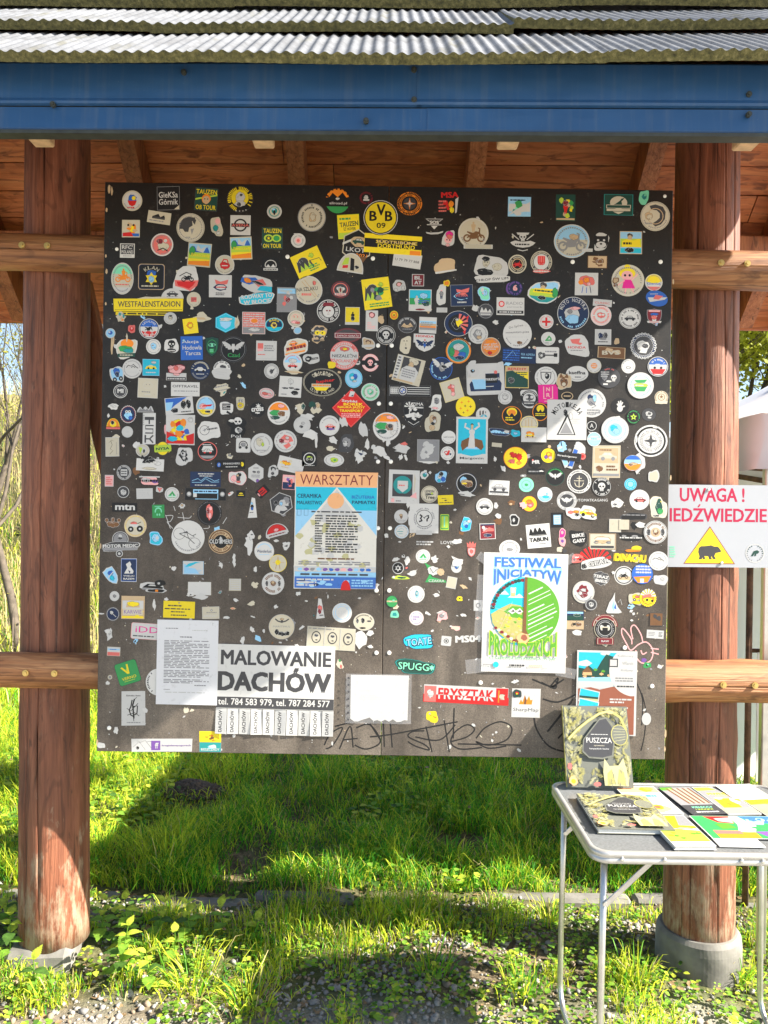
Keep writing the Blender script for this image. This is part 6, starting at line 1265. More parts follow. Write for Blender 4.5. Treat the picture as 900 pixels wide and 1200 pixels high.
# marker scribbles
def scribble(pls, wd, col, name='graffiti', lab=None):
    s = Sheet(2, 2); s.th = .00009; s.layer = 0
    for pl in pls:
        pts = [P(x, y, 2.7) for x, y in pl]; n = len(pts); out = []
        for i in range(n-1):        # Catmull-Rom
            p0, p1, p2, p3 = pts[max(i-1, 0)], pts[i], pts[i+1], pts[min(i+2, n-1)]
            for t in [j/6 for j in range(6)]: out.append(.5*((2*p1)+(p2-p0)*t+(2*p0-5*p1+4*p2-p3)*t*t+(3*p1-p0-3*p2+p3)*t**3))
        out.append(pts[-1]); s.stroke([(v.x, v.z) for v in out], wd, col, False); s.th += .000004
    o = link(name, s.mesh(name), board, (0, 0, 0)); o['label'] = lab; return o
K = 2.8125
def zc(l): return [[(380+x/K, 780+y/K) for x, y in pl] for pl in l]
scribble(zc([[(0, 262), (20, 225), (60, 205), (30, 260), (5, 275)], [(35, 200), (85, 188)], [(50, 275), (85, 200), (95, 270)], [(60, 245), (110, 240)], [(105, 205), (150, 195), (185, 250), (140, 275), (100, 262)], [(150, 190), (185, 245)], [(195, 190), (198, 268)], [(218, 190), (224, 270)], [(150, 235), (230, 225), (440, 185)], [(330, 215), (290, 218), (278, 235), (330, 260), (345, 278), (300, 265), (275, 250)], [(335, 200), (355, 285)], [(395, 180), (412, 285)], [(300, 235), (380, 245), (432, 195)], [(428, 140), (425, 240)], [(420, 250), (470, 235), (495, 210), (470, 195), (430, 220), (418, 255), (450, 275), (520, 270)], [(440, 258), (650, 262)], [(500, 240), (530, 205), (580, 185), (618, 205), (600, 245), (540, 262), (500, 250), (540, 272), (600, 265)]]), .0048, 'k', lab='dark marker scrawl along the lower edge')
scribble(zc([[(690, 160), (700, 210), (740, 265), (800, 285), (835, 285)], [(735, 218), (820, 110)], [(738, 216), (815, 120)], [(770, 240), (835, 180), (795, 290)], [(685, 45), (755, 70), (770, 40), (745, 72), (790, 45)], [(715, 55), (760, 75), (765, 50)], [(720, 110), (770, 120), (830, 95)]]), .0058, 'k', lab='dark marker marks beside the book')
scribble([[(752, 812), (757, 835), (755, 862), (751, 880)], [(746, 800), (753, 820), (752, 850)]], .004, 'k', lab='thin dark curved marker line at the right edge')
k2 = lambda l: [[(590+x/4.286, 685+y/4.286) for x, y in pl] for pl in l]
scribble(k2([[(620, 300), (595, 250), (600, 220), (640, 270), (645, 300)], [(650, 275), (640, 220), (660, 205), (690, 250), (700, 290)], [(620, 300), (640, 330), (680, 300), (720, 290), (750, 330), (740, 380), (700, 395), (670, 370), (665, 330)], [(690, 330), (700, 350), (720, 340)], [(740, 320), (780, 325)], [(740, 340), (780, 350)]]), .004, 'p', lab='pink scribbled rabbit')
k3 = lambda l: [[(110+x/5.294, 525+y/5.294) for x, y in pl] for pl in l]
scribble(k3([[(445, 415), (475, 500)], [(445, 420), (490, 420), (475, 455), (455, 460), (490, 500)], [(520, 430), (590, 435), (605, 420)], [(550, 400), (560, 450)], [(495, 360), (505, 390)], [(680, 500), (715, 495), (710, 470)], [(800, 470), (825, 430)]]), .002, 's', lab='thin scratched letters by the bicycle sticker')
# ------------------------------------------------------------------ posters and papers fixed on the board, and the warning sign
def paper(name, label, cat, px, py, w, h, rot, draw, depth=2.7, y=-.0036, outl=None, base='w', back=.0020, th=.0003):
    q = P(px, py, depth); k = depth/F
    s = Sheet(w*k, h*k, back, th); s.rg = random.Random(int(px))
    s.base(outl or [(-1, -1), (1, -1), (1, 1), (-1, 1)], base); draw(s)
    o = link(name, s.mesh(name), None, (q.x, y if depth == 2.7 else q.y, q.z)); o.rotation_euler = (0, -R(rot), 0)
    return tag(o, label, cat)
m, nt, b = nodemat('clear_plastic'); tr = nt.nodes.new('ShaderNodeBsdfTransparent'); mx = nt.nodes.new('ShaderNodeMixShader')
b.inputs['Base Color'].default_value = (.8, .8, .82, 1); b.inputs['Roughness'].default_value = .12; mx.inputs[0].default_value = .16
nt.links.new(tr.outputs[0], mx.inputs[1]); nt.links.new(b.outputs[0], mx.inputs[2]); nt.links.new(mx.outputs[0], nt.nodes['Material Output'].inputs[0]); M['plastic'] = m
def d_fest(s):
    X = lambda v: (v-425)/370; Y = lambda v: (622-v)/524
    s.text('FESTIWAL', 'l', X(442), Y(184), 1.62, .21, .05); s.text('FESTIWAL', 'F', X(442), Y(180), 1.58, .165, .035)
    wp = lambda u, v: .5-(.5-v)*(.36+.64*(2*abs(u))**2)
    s.text('INICJATYW', 'l', X(442), Y(338), 1.64, .40, .05, warp=wp); s.text('INICJATYW', 'F', X(442), Y(336), 1.60, .36, .03, warp=wp)
    rx, ry = .82, .58; cy = Y(612)
    def half(a0, a1): return arc(0, cy, rx, ry, a0, a1, 26)
    s.poly(half(90, 270), 'c')
    for cx_, cyy, w_ in ((-.55, .30, .17), (-.22, .25, .2)): s.poly([(cx_-w_, cyy), (cx_-w_*.3, cyy+.06), (cx_, cyy+.03), (cx_+w_*.4, cyy+.07), (cx_+w_, cyy)], 'w')
    s.poly([(-.34, .27), (-.24, .27), (-.22, .42), (-.35, .42)], 'D'); s.poly([(-.33, .33), (-.25, .33), (-.25, .42), (-.33, .42)], 's')
    for i in range(14): a = R(96+i*6.0); s.blob('d' if i % 3 else 'f', (rx-.06)*math.cos(a), cy+(ry-.05)*math.sin(a), .06, .035, i)
    s.poly([(-.80, cy-.05), (-.6, cy+.04), (-.35, cy+.13), (-.1, cy+.1), (-.02, cy+.02), (-.02, cy-.5), (-.3, cy-.53), (-.6, cy-.38), (-.76, cy-.2)], 'B')
    s.poly([(-.5, cy+.0), (-.3, cy+.09), (-.02, cy+.08), (-.02, cy-.12), (-.3, cy-.1)], 'H')
    g = random.Random(3)
    for i in range(60):
        x = g.uniform(-.72, -.06); y_ = cy+g.uniform(-.46, .02)
        if (x/rx)**2+((y_-cy)/ry)**2 < .9: s.blob(g.choice('eBCyHtBB'), x, y_, g.uniform(.02, .06), g.uniform(.012, .03), i, 7, .5, i == 0)
    s.layer += 2
    for x in (-.3, -.14): s.poly([(x-.1, cy+.0), (x+.02, cy+.06), (x+.1, cy+.0), (x+.0, cy-.045)], 'w'); s.poly([(x-.04, cy+.0), (x+.03, cy+.03), (x+.06, cy-.01)], 'h')
    for i in range(7): s.blob('w' if i % 2 else 'f', -.68+i*.075, cy-.28-i*.035, .05, .03, i+5, 8)
    s.poly(half(-90, 90), 'H')
    for i, (o, wl) in enumerate(((.42, .5), (.31, .72), (.24, .7), (.12, .5), (.05, .8), (-.03, .85), (-.10, .9), (-.17, .8), (-.27, .6), (-.34, .85), (-.42, .6))):
        x0, y0 = .08, cy+o-.12; x1 = min(.08+wl*.75, rx*math.sqrt(max(0, 1-((o+.06)/ry)**2))-.05); sl = (x1-x0)*.36
        s.stroke([(x0, y0), (x1, y0+sl)], .0026 if i % 3 else .0045, 'w', i == 0)
    s.poly([(-.02, cy+ry), (.045, cy+ry), (.04, cy-.3), (.12, cy-.42), (.1, cy-.55), (-.15, cy-.56), (-.2, cy-.45), (-.04, cy-.33)], 'u'); s.blob('D', -.03, cy-.45, .17, .11, 4); s.blob('J', .0, cy-.43, .09, .06, 5)
    wp2 = lambda u, v: -.5+(v+.5)*(.50+.50*(2*abs(u))**2)
    s.text('PROLUDZKICH', 'e', X(416), Y(890), 1.62, .43, .05, warp=wp2); s.text('PROLUDZKICH', 'H', X(416), Y(892), 1.58, .41, .03, warp=wp2)
    s.text('1-7 CZERWCA 2025 KRAINICA "W GAJ"', 'g', X(416), Y(1024), 1.58, .045, .01)
    s.poly(arc(X(182), Y(1082), .07, .05), 'c'); s.ticks('a', X(70), Y(1092), X(150), Y(1072), 1); s.ticks('h', X(300), Y(1100), X(440), Y(1070), 1); s.ticks('t', X(470), Y(1100), X(590), Y(1075), 2); s.ticks('s', X(600), Y(1120), X(660), Y(1080), 3)
    for a, b_ in ((.12, .0), (-.9, .9)): s.stroke([(-.98, a), (-.3, b_*.2)], .0006, 's')
ep = paper('event_poster', 'white poster with blue and green lettering around a round landscape picture', 'poster', 614.7, 718, 98.7, 139.5, -.6, d_fest)
for (tx, tz, tw, th_, ta) in ((-.148, .185, .05, .03, 35), (.150, .19, .05, .03, -30), (.150, -.205, .07, .035, 10), (-.165, -.19, .075, .05, -8), (-.155, .02, .035, .22, 2)):
    o = MB().add([(-tw/2, 0, -th_/2), (tw/2, 0, -th_/2), (tw/2, 0, th_/2), (-tw/2, 0, th_/2)], [[0, 1, 2, 3]]).build('clear_tape', M['plastic'], ep); o.location = (tx, -.0013, tz); o.rotation_euler = (0, R(ta), 0)
def d_wars(s):
    X = lambda v: (v-446)/388; Y = lambda v: (614-v)/548
    s.poly([(-.98, -.98), (.98, -.98), (.98, .74), (-.98, .74)], 'l')
    s.poly([(-.98, .1), (.98, .1), (.98, .74), (-.98, .74)], 'c'); s.poly([(-.98, -.2), (.98, -.2), (.98, .35), (-.98, .35)], 'l')
    s.poly([(0.01, .742), (-.98, -.10), (-.98, -.62), (.98, -.62), (.98, -.08)], 'E'); s.poly([(0.01, .70), (-.5, .24), (.5, .24)], 's')
    g = random.Random(4)
    for i in range(40):
        x, y_ = g.uniform(-.95, .95), g.uniform(-.6, .2)
        if abs(x) < (.7-y_)*1.1: s.blob(g.choice('EsCEwC'), x, y_, .12, .07, i, 8, .5, i == 0)
    s.poly([(-.98, .745), (.98, .745), (1, 1), (-1, 1)], 'D')
    s.text('WARSZTATY', 'f', .0, .868, 1.76, .175, -.004)
    s.poly(arc(X(440), Y(335), .2, .135), 'D')
    s.text('CERAMIKA', 'n', X(193), Y(292), .58, .07, .02); s.text('MALARSTWO', 'n', X(195), Y(355), .6, .06, .015); s.text('BIŻUTERIA', 'b', X(697), Y(292), .55, .07, .01); s.text('PAMIĄTKI', 'n', X(700), Y(350), .55, .075, .02)
    for x in (100, 165): s.stroke([(X(x-18), Y(475)), (X(x-18), Y(415)), (X(x+18), Y(415)), (X(x+18), Y(475)), (X(x-18), Y(475))], .0008, 'n')
    s.ticks('h', X(215), Y(450), X(700), Y(428), 1); s.ticks('h', X(250), Y(820), X(325), Y(465), 15); s.ticks('h', X(350), Y(825), X(650), Y(465), 15); s.ticks('u', X(280), Y(890), X(620), Y(866), 1); s.ticks('a', X(100), Y(940), X(770), Y(900), 2)
    s.poly([(-.98, Y(1000)), (.98, Y(1000)), (.98, Y(955)), (-.98, Y(955))], 's')
    for i in range(12): s.blob(g.choice('blFpva'), -.85+i*.15, Y(978), .08, .035, i, 8, .4, i == 0)
    s.ticks('h', X(120), Y(1040), X(780), Y(1010), 1)
    s.poly([(-.98, -.985), (.98, -.985), (.98, Y(1048)), (-.98, Y(1048))], 'F')
    for i in range(16): s.blob(g.choice('blnlsl'), g.uniform(-.9, .9), g.uniform(-.95, -.84), .1, .03, i, 8, .4, i == 0)
    s.poly(arc(X(545), Y(1170), .12, .17, 0, 180, 12), 'r'); s.ticks('l', X(600), Y(1140), X(800), Y(1065), 3); s.ticks('w', X(85), Y(1140), X(430), Y(1060), 3)
paper('workshop_poster', 'weathered blue and orange workshop poster with a pale pyramid and torn right edge', 'poster', 393.7, 621.8, 97, 137, 0, d_wars,
      outl=[(-1, -1), (.98, -.99), (.98, -.36), (.93, -.28), (.70, -.19), (.80, -.15), (.99, -.12), (1, 1), (-1, 1)], base='E')
def d_letter(s):
    s.ticks('a', -.72, .78, -.32, .82, 1); s.ticks('s', .15, .74, .65, .78, 1); s.ticks('h', -.25, .58, .2, .62, 1)
    for y0, n in ((.20, 9), (-.14, 9), (-.36, 5), (-.50, 3)): s.ticks('a', -.76, y0, .72, y0+.036*n, n)
    s.ticks('a', .25, -.56, .65, -.52, 1); s.ticks('a', -.75, -.66, -.55, -.63, 1); s.ticks('s', -.7, -.73, .6, -.69, 1); s.stroke([(.82, .88), (.80, .95), (.85, .93)], .0008, 'a')
paper('typed_notice', 'plain white typed letter sheet overlapping the roof painting flyer', 'paper', 219.7, 776, 71.5, 99, -.3, d_letter, y=-.0046, back=.003, base='U')
def d_mal(s):
    X = lambda v: (v-593)/275; Y = lambda v: (294-v)/150
    s.text('MALOWANIE', 'h', X(593), Y(205), 1.88, .47, .035); s.text('DACHÓW', 'h', X(588), Y(305), 1.93, .76, .045)
    s.poly([(-1, -.985), (1, -.985), (1, Y(390)), (-1, Y(390))], 'h'); s.text('tel. 784 583 979, tel. 787 284 577', 'w', X(588), Y(414), 1.9, .24, .022)
fl_ = paper('painting_flyer', 'white flyer reading MALOWANIE DACHÓW in bold letters with tear-off strips below', 'flyer', 323.2, 793.6, 137.5, 75, -.7, d_mal)
kx = 2.7/F
for i in range(10):
    if i == 0: wS = 15.5
    s = Sheet(13.6*kx, 29.5*kx, .0004, .0003); s.rg = random.Random(i); s.base([(-.97, -1), (.97, -1), (.97, 1), (-.97, 1)], 'w')
    s.text('MALOWANIE', 's', -.62, 0, 1.7*29.5/13.6, .28, .0, rot=90); s.text('DACHÓW', 'h', -.2, 0, 1.75*29.5/13.6*.98, .46*13.6/29.5*1.6, .03, rot=90)
    for x_ in (.25, .5, .75): s.stroke([(x_, -.8), (x_, .8)], .0016, 's', x_ == .25)
    o = link('tear_off_strip', s.mesh('tear_off_strip'), fl_, None); o.location = ((-68.7+.5*137.5/10+i*13.75)*kx-.0025+.0004*i, -.0003, (-37.5-15.2)*kx); o.rotation_euler = (R(-2+(i*7 % 5)*.8), 0, R(((i*13) % 5-2)*2.5))
# plastic sleeve with a torn sheet
q = P(443.5, 818.5, 2.7); sl = empty('plastic_sleeve', (q.x, -.004, q.z), 'clear punched plastic sleeve holding a faded torn sheet beside the flyer', 'sleeve')
s = Sheet(68*kx, 55*kx, .0012, .0004); g = random.Random(6); s.base([(1, 1), (-1, 1), (-1, -.86)]+[(-1+2*i/15, -.90-g.uniform(-.10, .12)) for i in range(1, 15)]+[(.97, -.9)], 'w')
s.ticks('s', -.7, .3, .3, .36, 1); s.ticks('s', -.75, -.05, .5, .16, 3)
o = link('paper_sheet', s.mesh('paper_sheet'), sl, (q.x+.004, -.0045, q.z+.0)); 
mb = MB(); W, H = 77*kx/2, 58*kx/2
mb.add([(W*(-1+2*i/8), -.0022-.0016*math.sin(i*1.3+j), H*(-1+2*j/4)) for j in range(5) for i in range(9)], [[j*9+i, j*9+i+1, j*9+i+10, j*9+i+9] for j in range(4) for i in range(8)])
mb.build('film', M['plastic'], sl, smooth=True).location = (0, 0, 0)
for i in range(7):
    MB().tube([(0, 0, 0), (0, -.0005, 0)], .0035, 10).build('punch_hole', INK['h'], sl).location = (-W+.010, -.0042, -H*.85+i*H*.28)
def d_fly(s):
    X = lambda v: (v-340)/264; Y = lambda v: (430-v)/371
    s.poly([(X(90), Y(390)), (X(580), Y(390)), (X(580), Y(75)), (X(90), Y(75))], 'c'); s.poly([(X(90), Y(160)), (X(160), Y(140)), (X(210), Y(170)), (X(170), Y(200)), (X(90), Y(190))], 'w'); s.blob('w', X(320), Y(85), .2, .04, 3)
    s.poly([(X(90), Y(330)), (X(400), Y(330)), (X(400), Y(110)), (X(330), Y(90)), (X(290), Y(150)), (X(240), Y(240)), (X(180), Y(190)), (X(150), Y(220)), (X(90), Y(210))], 'd')
    for i in range(16): s.blob('dHDd'[i % 4], X(110+(i*53) % 280), Y(225+(i*37) % 80), .09, .04, i, 8, .5, i == 0)
    s.poly([(X(120), Y(250)), (X(165), Y(195)), (X(215), Y(250))], 'u'); s.poly([(X(125), Y(275)), (X(210), Y(275)), (X(205), Y(250)), (X(130), Y(250))], 'D')
    s.poly([(X(90), Y(330)), (X(400), Y(330)), (X(400), Y(285)), (X(90), Y(300))], 'l'); s.poly([(X(90), Y(390)), (X(400), Y(390)), (X(400), Y(328)), (X(90), Y(330))], 's')
    s.poly([(X(90), -.97), (X(585), -.97), (X(585), Y(380)), (X(400), Y(370)), (X(280), Y(400)), (X(200), Y(380)), (X(90), Y(395))], 'J')
    s.poly([p for p in [(X(590), Y(450))]+[(X(590)+(-230/264)*math.cos(R(a)), Y(230)-(225/371)*math.sin(R(a))) for a in range(80, -46, -8)]+[(X(430), .97), (X(590), .97)]], 'w')
    s.poly([(X(355), Y(200)), (X(435), Y(200)), (X(435), Y(125)), (X(355), Y(125))], 'h'); s.poly([(X(365), Y(190)), (X(425), Y(190)), (X(425), Y(135)), (X(365), Y(135))], 's')
    s.text('Kalinowy', 'a', X(500), Y(102), .52, .07, -.008, 0); s.text('Wierch', 'a', X(520), Y(165), .36, .07, -.008); s.text('Kolony', 'a', X(515), Y(228), .4, .07, -.008)
    s.ticks('a', X(415), Y(330), X(570), Y(285), 2); s.ticks('h', X(430), Y(380), X(580), Y(355), 1); s.ticks('w', X(370), Y(520), X(570), Y(470), 2); s.ticks('w', X(370), Y(590), X(530), Y(545), 2)
    for (cx_, cy_) in ((185, 455), (180, 545)):
        s.poly([(X(cx_-92), Y(cy_+50)), (X(cx_+85), Y(cy_+70)), (X(cx_+98), Y(cy_-35)), (X(cx_-75), Y(cy_-72))], 'w'); s.poly([(X(cx_-82), Y(cy_+5)), (X(cx_+85), Y(cy_+15)), (X(cx_+90), Y(cy_-28)), (X(cx_-70), Y(cy_-62))], 'c'); s.poly([(X(cx_-84), Y(cy_+45)), (X(cx_+80), Y(cy_+60)), (X(cx_+85), Y(cy_+12)), (X(cx_-82), Y(cy_-2))], 'd'); s.poly([(X(cx_-84), Y(cy_+40)), (X(cx_+80), Y(cy_+55)), (X(cx_+82), Y(cy_+30)), (X(cx_-83), Y(cy_+18))], 'C')
paper('holiday_flyer', 'brown and white holiday flyer with lake photos, half hidden behind the standing book', 'flyer', 710.3, 812, 70.5, 99, -.5, d_fly)
# warning sign on the right post, its left end behind the board
m = simple('sign_plate', (.38, .395, .425), .5, .03, 6)
INK['Z'] = m
def d_sign(s):
    X = lambda v: (v-420)/525; Y = lambda v: (424-v)/362
    s.text('UWAGA !', 'm2', X(405), Y(150), 570/525, 122/362, .03); s.text('NIEDZWIEDZIE', 'm2', X(405), Y(328), 965/525, 118/362, .028); s.stroke([(X(283), Y(258)), (X(300), Y(234))], .0050, 'm2')
    s.poly([(X(158), Y(757)), (X(612), Y(757)), (X(388), Y(425))], 'J'); s.poly([(X(170), Y(749)), (X(598), Y(749)), (X(388), Y(440))], 'y')
    pts = [(290, 620), (310, 602), (350, 600), (400, 593), (430, 605), (455, 603), (470, 615), (487, 640), (485, 652), (462, 656), (440, 662), (428, 688), (440, 705), (440, 716), (415, 712), (405, 688), (400, 700), (410, 716), (385, 718), (375, 690), (340, 688), (352, 712), (330, 718), (325, 700), (318, 718), (292, 718), (298, 690), (287, 655)]
    s.poly([(X(a), Y(b_)) for a, b_ in pts], 'h')
    a = s.hw/s.hh; s.annulus('s', X(785), Y(660), .145, .16, a); s.layer += 1
    for i in range(22):
        if i in (5, 6, 16, 17): continue
        an = 6.283*i/22; s.stroke([(X(785)+.118*math.cos(an), Y(660)+.118*a*math.sin(an)), (X(785)+.14*math.cos(an), Y(660)+.14*a*math.sin(an))], .0028, 'd' if i < 11 else 'a', False)
    s.poly([(X(750), Y(685)), (X(775), Y(640)), (X(805), Y(632)), (X(825), Y(645)), (X(812), Y(662)), (X(798), Y(664)), (X(795), Y(684)), (X(780), Y(684)), (X(785), Y(655)), (X(768), Y(686))], 'd')
    s.ticks('j', X(35), Y(705), X(90), Y(600), 5)
m2, nt, b = nodemat('sign_red'); b.inputs['Base Color'].default_value = (.40, .006, .05, 1); b.inputs['Roughness'].default_value = .4; INK['m2'] = m2
sg = paper('warning_sign', 'white bear warning sign with red letters and yellow triangle on the right post', 'sign', 836, 616.5, 140, 96.5, .3, d_sign, depth=2.80, base='Z', back=.0015, th=.0015)

for dx, dz in ((-.02, .132), (.03, -.134)): MB().tube([(0, 0, 0), (0, -.0035, 0), (0, -.0045, 0)], [.0052, .0052, .003], 12).build('screw', M['steel'], sg).location = (dx, -.0015, dz)
# ------------------------------------------------------------------ folding table
TZ = .675
TX0, TX1, TY0, TY1 = .585, 1.345, 2.105-2.7, 2.662-2.7
tab = empty('folding_table', ((TX0+TX1)/2, (TY0+TY1)/2, -.09), 'small grey folding camping table with aluminium rim and bent tube legs', 'table')
def rrect(x0, x1, y0, y1, r, n=7):
    o = []
    for cx_, cy_, a0 in ((x1-r, y1-r, 0), (x0+r, y1-r, 90), (x0+r, y0+r, 180), (x1-r, y0+r, 270)):
        o += [(cx_+r*math.cos(R(a0+90*i/n)), cy_+r*math.sin(R(a0+90*i/n))) for i in range(n+1)]
    return o
def loft(mb, rings, m=0):
    n = len(rings[0]); V = [v for r in rings for v in r]; k = len(rings)
    mb.add(V, [[i*n+j, i*n+(j+1) % n, (i+1)*n+(j+1) % n, (i+1)*n+j] for i in range(k-1) for j in range(n)], m); return mb
rim = MB(); rr_ = []
for off, z in ((.016, TZ-.001), (.014, TZ+.002), (.004, TZ+.002), (0, TZ-.002), (0, TZ-.011), (.0025, TZ-.013), (.0025, TZ-.016), (0, TZ-.018), (0, TZ-.028), (.004, TZ-.031), (.016, TZ-.031), (.016, TZ-.012)):
    rr_.append([(x, y, z) for x, y in rrect(TX0+off, TX1-off, TY0+off, TY1-off, .05-off*.6)])
loft(rim, rr_); rim.build('rim', M['aluframe'], tab, smooth=True, origin=((TX0+TX1)/2, (TY0+TY1)/2, TZ))
MB().prism(rrect(TX0+.012, TX1-.012, TY0+.012, TY1-.012, .042), 'z', TZ-.012, TZ-.0015).build('table_top', M['tabletop'], tab, origin=((TX0+TX1)/2, (TY0+TY1)/2, TZ))
for px in (735, 785, 875, 900):
    x_ = (px-450)/F*2.105; MB().tube([(x_, TY0+.002, TZ-.016), (x_, TY0-.003, TZ-.016), (x_, TY0-.0045, TZ-.016)], [.005, .005, .003], 10).build('rivet', M['steel'], tab, origin=(x_, TY0, TZ-.016))
ya, yb_ = TY0+.045, TY1-.04
for X, sgx in ((TX0+.045, 1), (TX1-.045, -1)):
    zg = g1(X, (ya+yb_)/2)
    pts = [(X, ya, TZ-.03), (X-.004*sgx, ya, .3), (X-.006*sgx, ya, zg+.075)]+[(X-.006*sgx, ya+.07-.07*math.cos(R(t)), zg+.08-.07*math.sin(R(t))) for t in (20, 45, 70, 90)]
    pts += [(X-.006*sgx, yb_-.07+.07*math.sin(R(t)), zg+.08-.07*math.cos(R(t))) for t in (0, 20, 45, 70)]+[(X-.006*sgx, yb_, zg+.085), (X-.004*sgx, yb_, .3), (X, yb_, TZ-.03)]
    MB().tube(pts, .0098, 12).build('leg_frame', M['alu'], tab, smooth=True, origin=(X, 0, .3))
    for yy in (ya, yb_):
        p0, p1 = Vector((X, yy-.012, .515)), Vector((X+sgx*.135, yy-.012, TZ-.03)); d = p1-p0
        MB().box((0, 0, 0), (.016, .004, d.length), Matrix.Rotation(math.atan2(d.x, d.z), 3, 'Y'), bev=.0015).build('brace', M['alu'], tab).location = (p0+p1)/2-tab.location
        MB().tube([(X, yy-.018, .52), (X, yy+.0, .52)], .006, 10).build('rivet', M['steel'], tab, origin=(X, yy-.014, .52))
# ------------------------------------------------------------------ books and leaflets on the table
def flat_book(name, label, cat, x, y, w, l, th, rz, draw, base='A', z0=TZ+.0022, tilt=0, pages=True, wavy=False):
    """lies on the table; x, y centre"""
    e = empty(name, (x, y, z0), label, cat)
    s = Sheet(w, l, .0012, .0002); s.rg = random.Random(int(x*1000)); s.base([(-1, -1), (1, -1), (1, 1), (-1, 1)], base); draw(s)
    c = link('cover', s.mesh('cover'), e, None); c.location = (0, 0, th); c.rotation_euler = (R(-90), 0, 0)
    if pages and th > .003:
        MB().box((.001, 0, (th-.0012)/2), (w-.006, l-.006, th-.0025)).build('page_block', M['paperedge'], e).location = (0, 0, 0)
        MB().box((0, 0, .0005), (w, l, .001)).build('back_cover', INK[base], e).location = (0, 0, 0)
    e.rotation_euler = (R(tilt), 0, R(rz)); return e
def d_pusz(s, title=True):
    g = random.Random(12)
    s.poly([(-.98, -.98), (.98, -.98), (.98, .98), (-.98, .98)], 'A')
    cl = lambda p: (max(-.96, min(.96, p[0])), max(-.96, min(.96, p[1])))
    def frond(x, y, ln_, ang, col, k):
        a = R(ang); dx, dy = math.cos(a)*ln_, math.sin(a)*ln_*s.hw/s.hh
        s.stroke([cl((x, y)), cl((x+dx, y+dy))], .0011, col, k)
        for i in range(1, 7):
            t = i/7; ll = ln_*.35*(1-t*.6)
            for sd in (-1, 1): b_ = a+sd*.9; s.stroke([cl((x+dx*t, y+dy*t)), cl((x+dx*t+math.cos(b_)*ll, y+dy*t+math.sin(b_)*ll*s.hw/s.hh))], .0010, col, False)
    for i in range(240):
        sd = g.random()
        if sd < .38: x, y = g.uniform(-.98, -.5), g.uniform(-.95, .9)
        elif sd < .72: x, y = g.uniform(.5, .95), g.uniform(-.9, .9)
        else: x, y = g.uniform(-.9, .9), g.choice((g.uniform(.62, .92), g.uniform(-.95, -.6)))
        frond(max(-.9, min(.9, x)), max(-.92, min(.88, y)), g.uniform(.14, .30), g.uniform(20, 160), g.choice('BCBBC'), i % 24 == 0)
    s.layer += 2
    s.stroke([(-.9, .15), (-.6, .4), (-.25, .62), (.1, .80), (.45, .88), (.75, .72), (.9, .4)], .009, 'B'); s.stroke([(-.9, .15), (-.6, .4), (-.25, .62), (.1, .80), (.45, .88)], .003, 'C'); s.blob('D', .45, .84, .13, .05, 4)
    s.poly([(-.5, -.15), (-.45, .15), (-.15, .45), (.1, .68), (.3, .72), (.5, .5), (.52, .1), (.45, -.25), (.1, -.32), (-.3, -.3)], 'A'); s.poly([(-.46, -.12), (-.42, .14), (-.13, .42), (.1, .64), (.3, .68), (.46, .48), (.48, .1), (.4, -.22), (.1, -.28), (-.3, -.26)], 'h')
    s.poly(arc(.68, .28, .26, .26, n=20), 'B'); s.poly(arc(.68, .28, .23, .24, n=20), 'A')
    for i in range(5): s.stroke([(.5, .12+i*.08), (.86, .18+i*.06)], .0012, 'C', i == 0)
    s.poly([(.12, -.95), (.10, -.62), (.16, -.30), (.30, -.48), (.58, -.46), (.74, -.28), (.82, -.6), (.84, -.95)], 'C'); s.poly([(.2, -.95), (.22, -.66), (.36, -.55), (.46, -.9)], 'B'); s.poly([(.5, -.9), (.58, -.55), (.72, -.62), (.76, -.95)], 'B')
    for i in range(14): x = g.uniform(.15, .8); y = g.uniform(-.9, -.5); s.stroke([(x, y), (x+g.uniform(-.05, .05), y-.12)], .0013, 'A', i == 0)
    s.blob('D', -.82, -.84, .15, .13, 5); s.blob('x', -.9, -.5, .08, .1, 6); s.blob('y', -.82, -.86, .08, .06, 7); s.blob('x', -.1, -.92, .12, .06, 8)
    s.text('PUSZCZA', 'w', .04, .14, .78, .13, .012); s.ticks('w', -.2, .27, .32, .30, 1); s.text('opowieści', 'i', .03, .01, .32, .045, .01); s.text('karpackich lasów', 'w', .03, -.07, .6, .05, .012)
b1 = empty('standing_book', (.745, -.118, TZ+.0022), 'olive forest book with pale title standing upright, leaning on the board', 'book')
s = Sheet(.222, .268, .0015, .0004); s.base([(-1, -1), (1, -1), (1, 1), (-1, 1)], 'A'); d_pusz(s)
TL = 20.5
cv = link('cover', s.mesh('cover'), b1, None); cv.location = (0, -.007, .134)
MB().box((.001, 0, .134), (.216, .011, .262)).build('page_block', M['paperedge'], b1).location = (0, 0, 0)
MB().box((0, .0065, .134), (.222, .0015, .268)).build('back_cover', INK['A'], b1).location = (0, 0, 0)
MB().box((-.1118, -.0, .134), (.002, .0145, .268)).build('spine', INK['B'], b1).location = (0, 0, 0)
b1.rotation_euler = (-R(TL), 0, R(-1)); b1.location = (.742, -.108, TZ+.0062)
flat_book('lying_book', 'olive forest book with pale title lying flat before the standing one', 'book', .748, -.335, .225, .275, .014, -1.0, d_pusz)
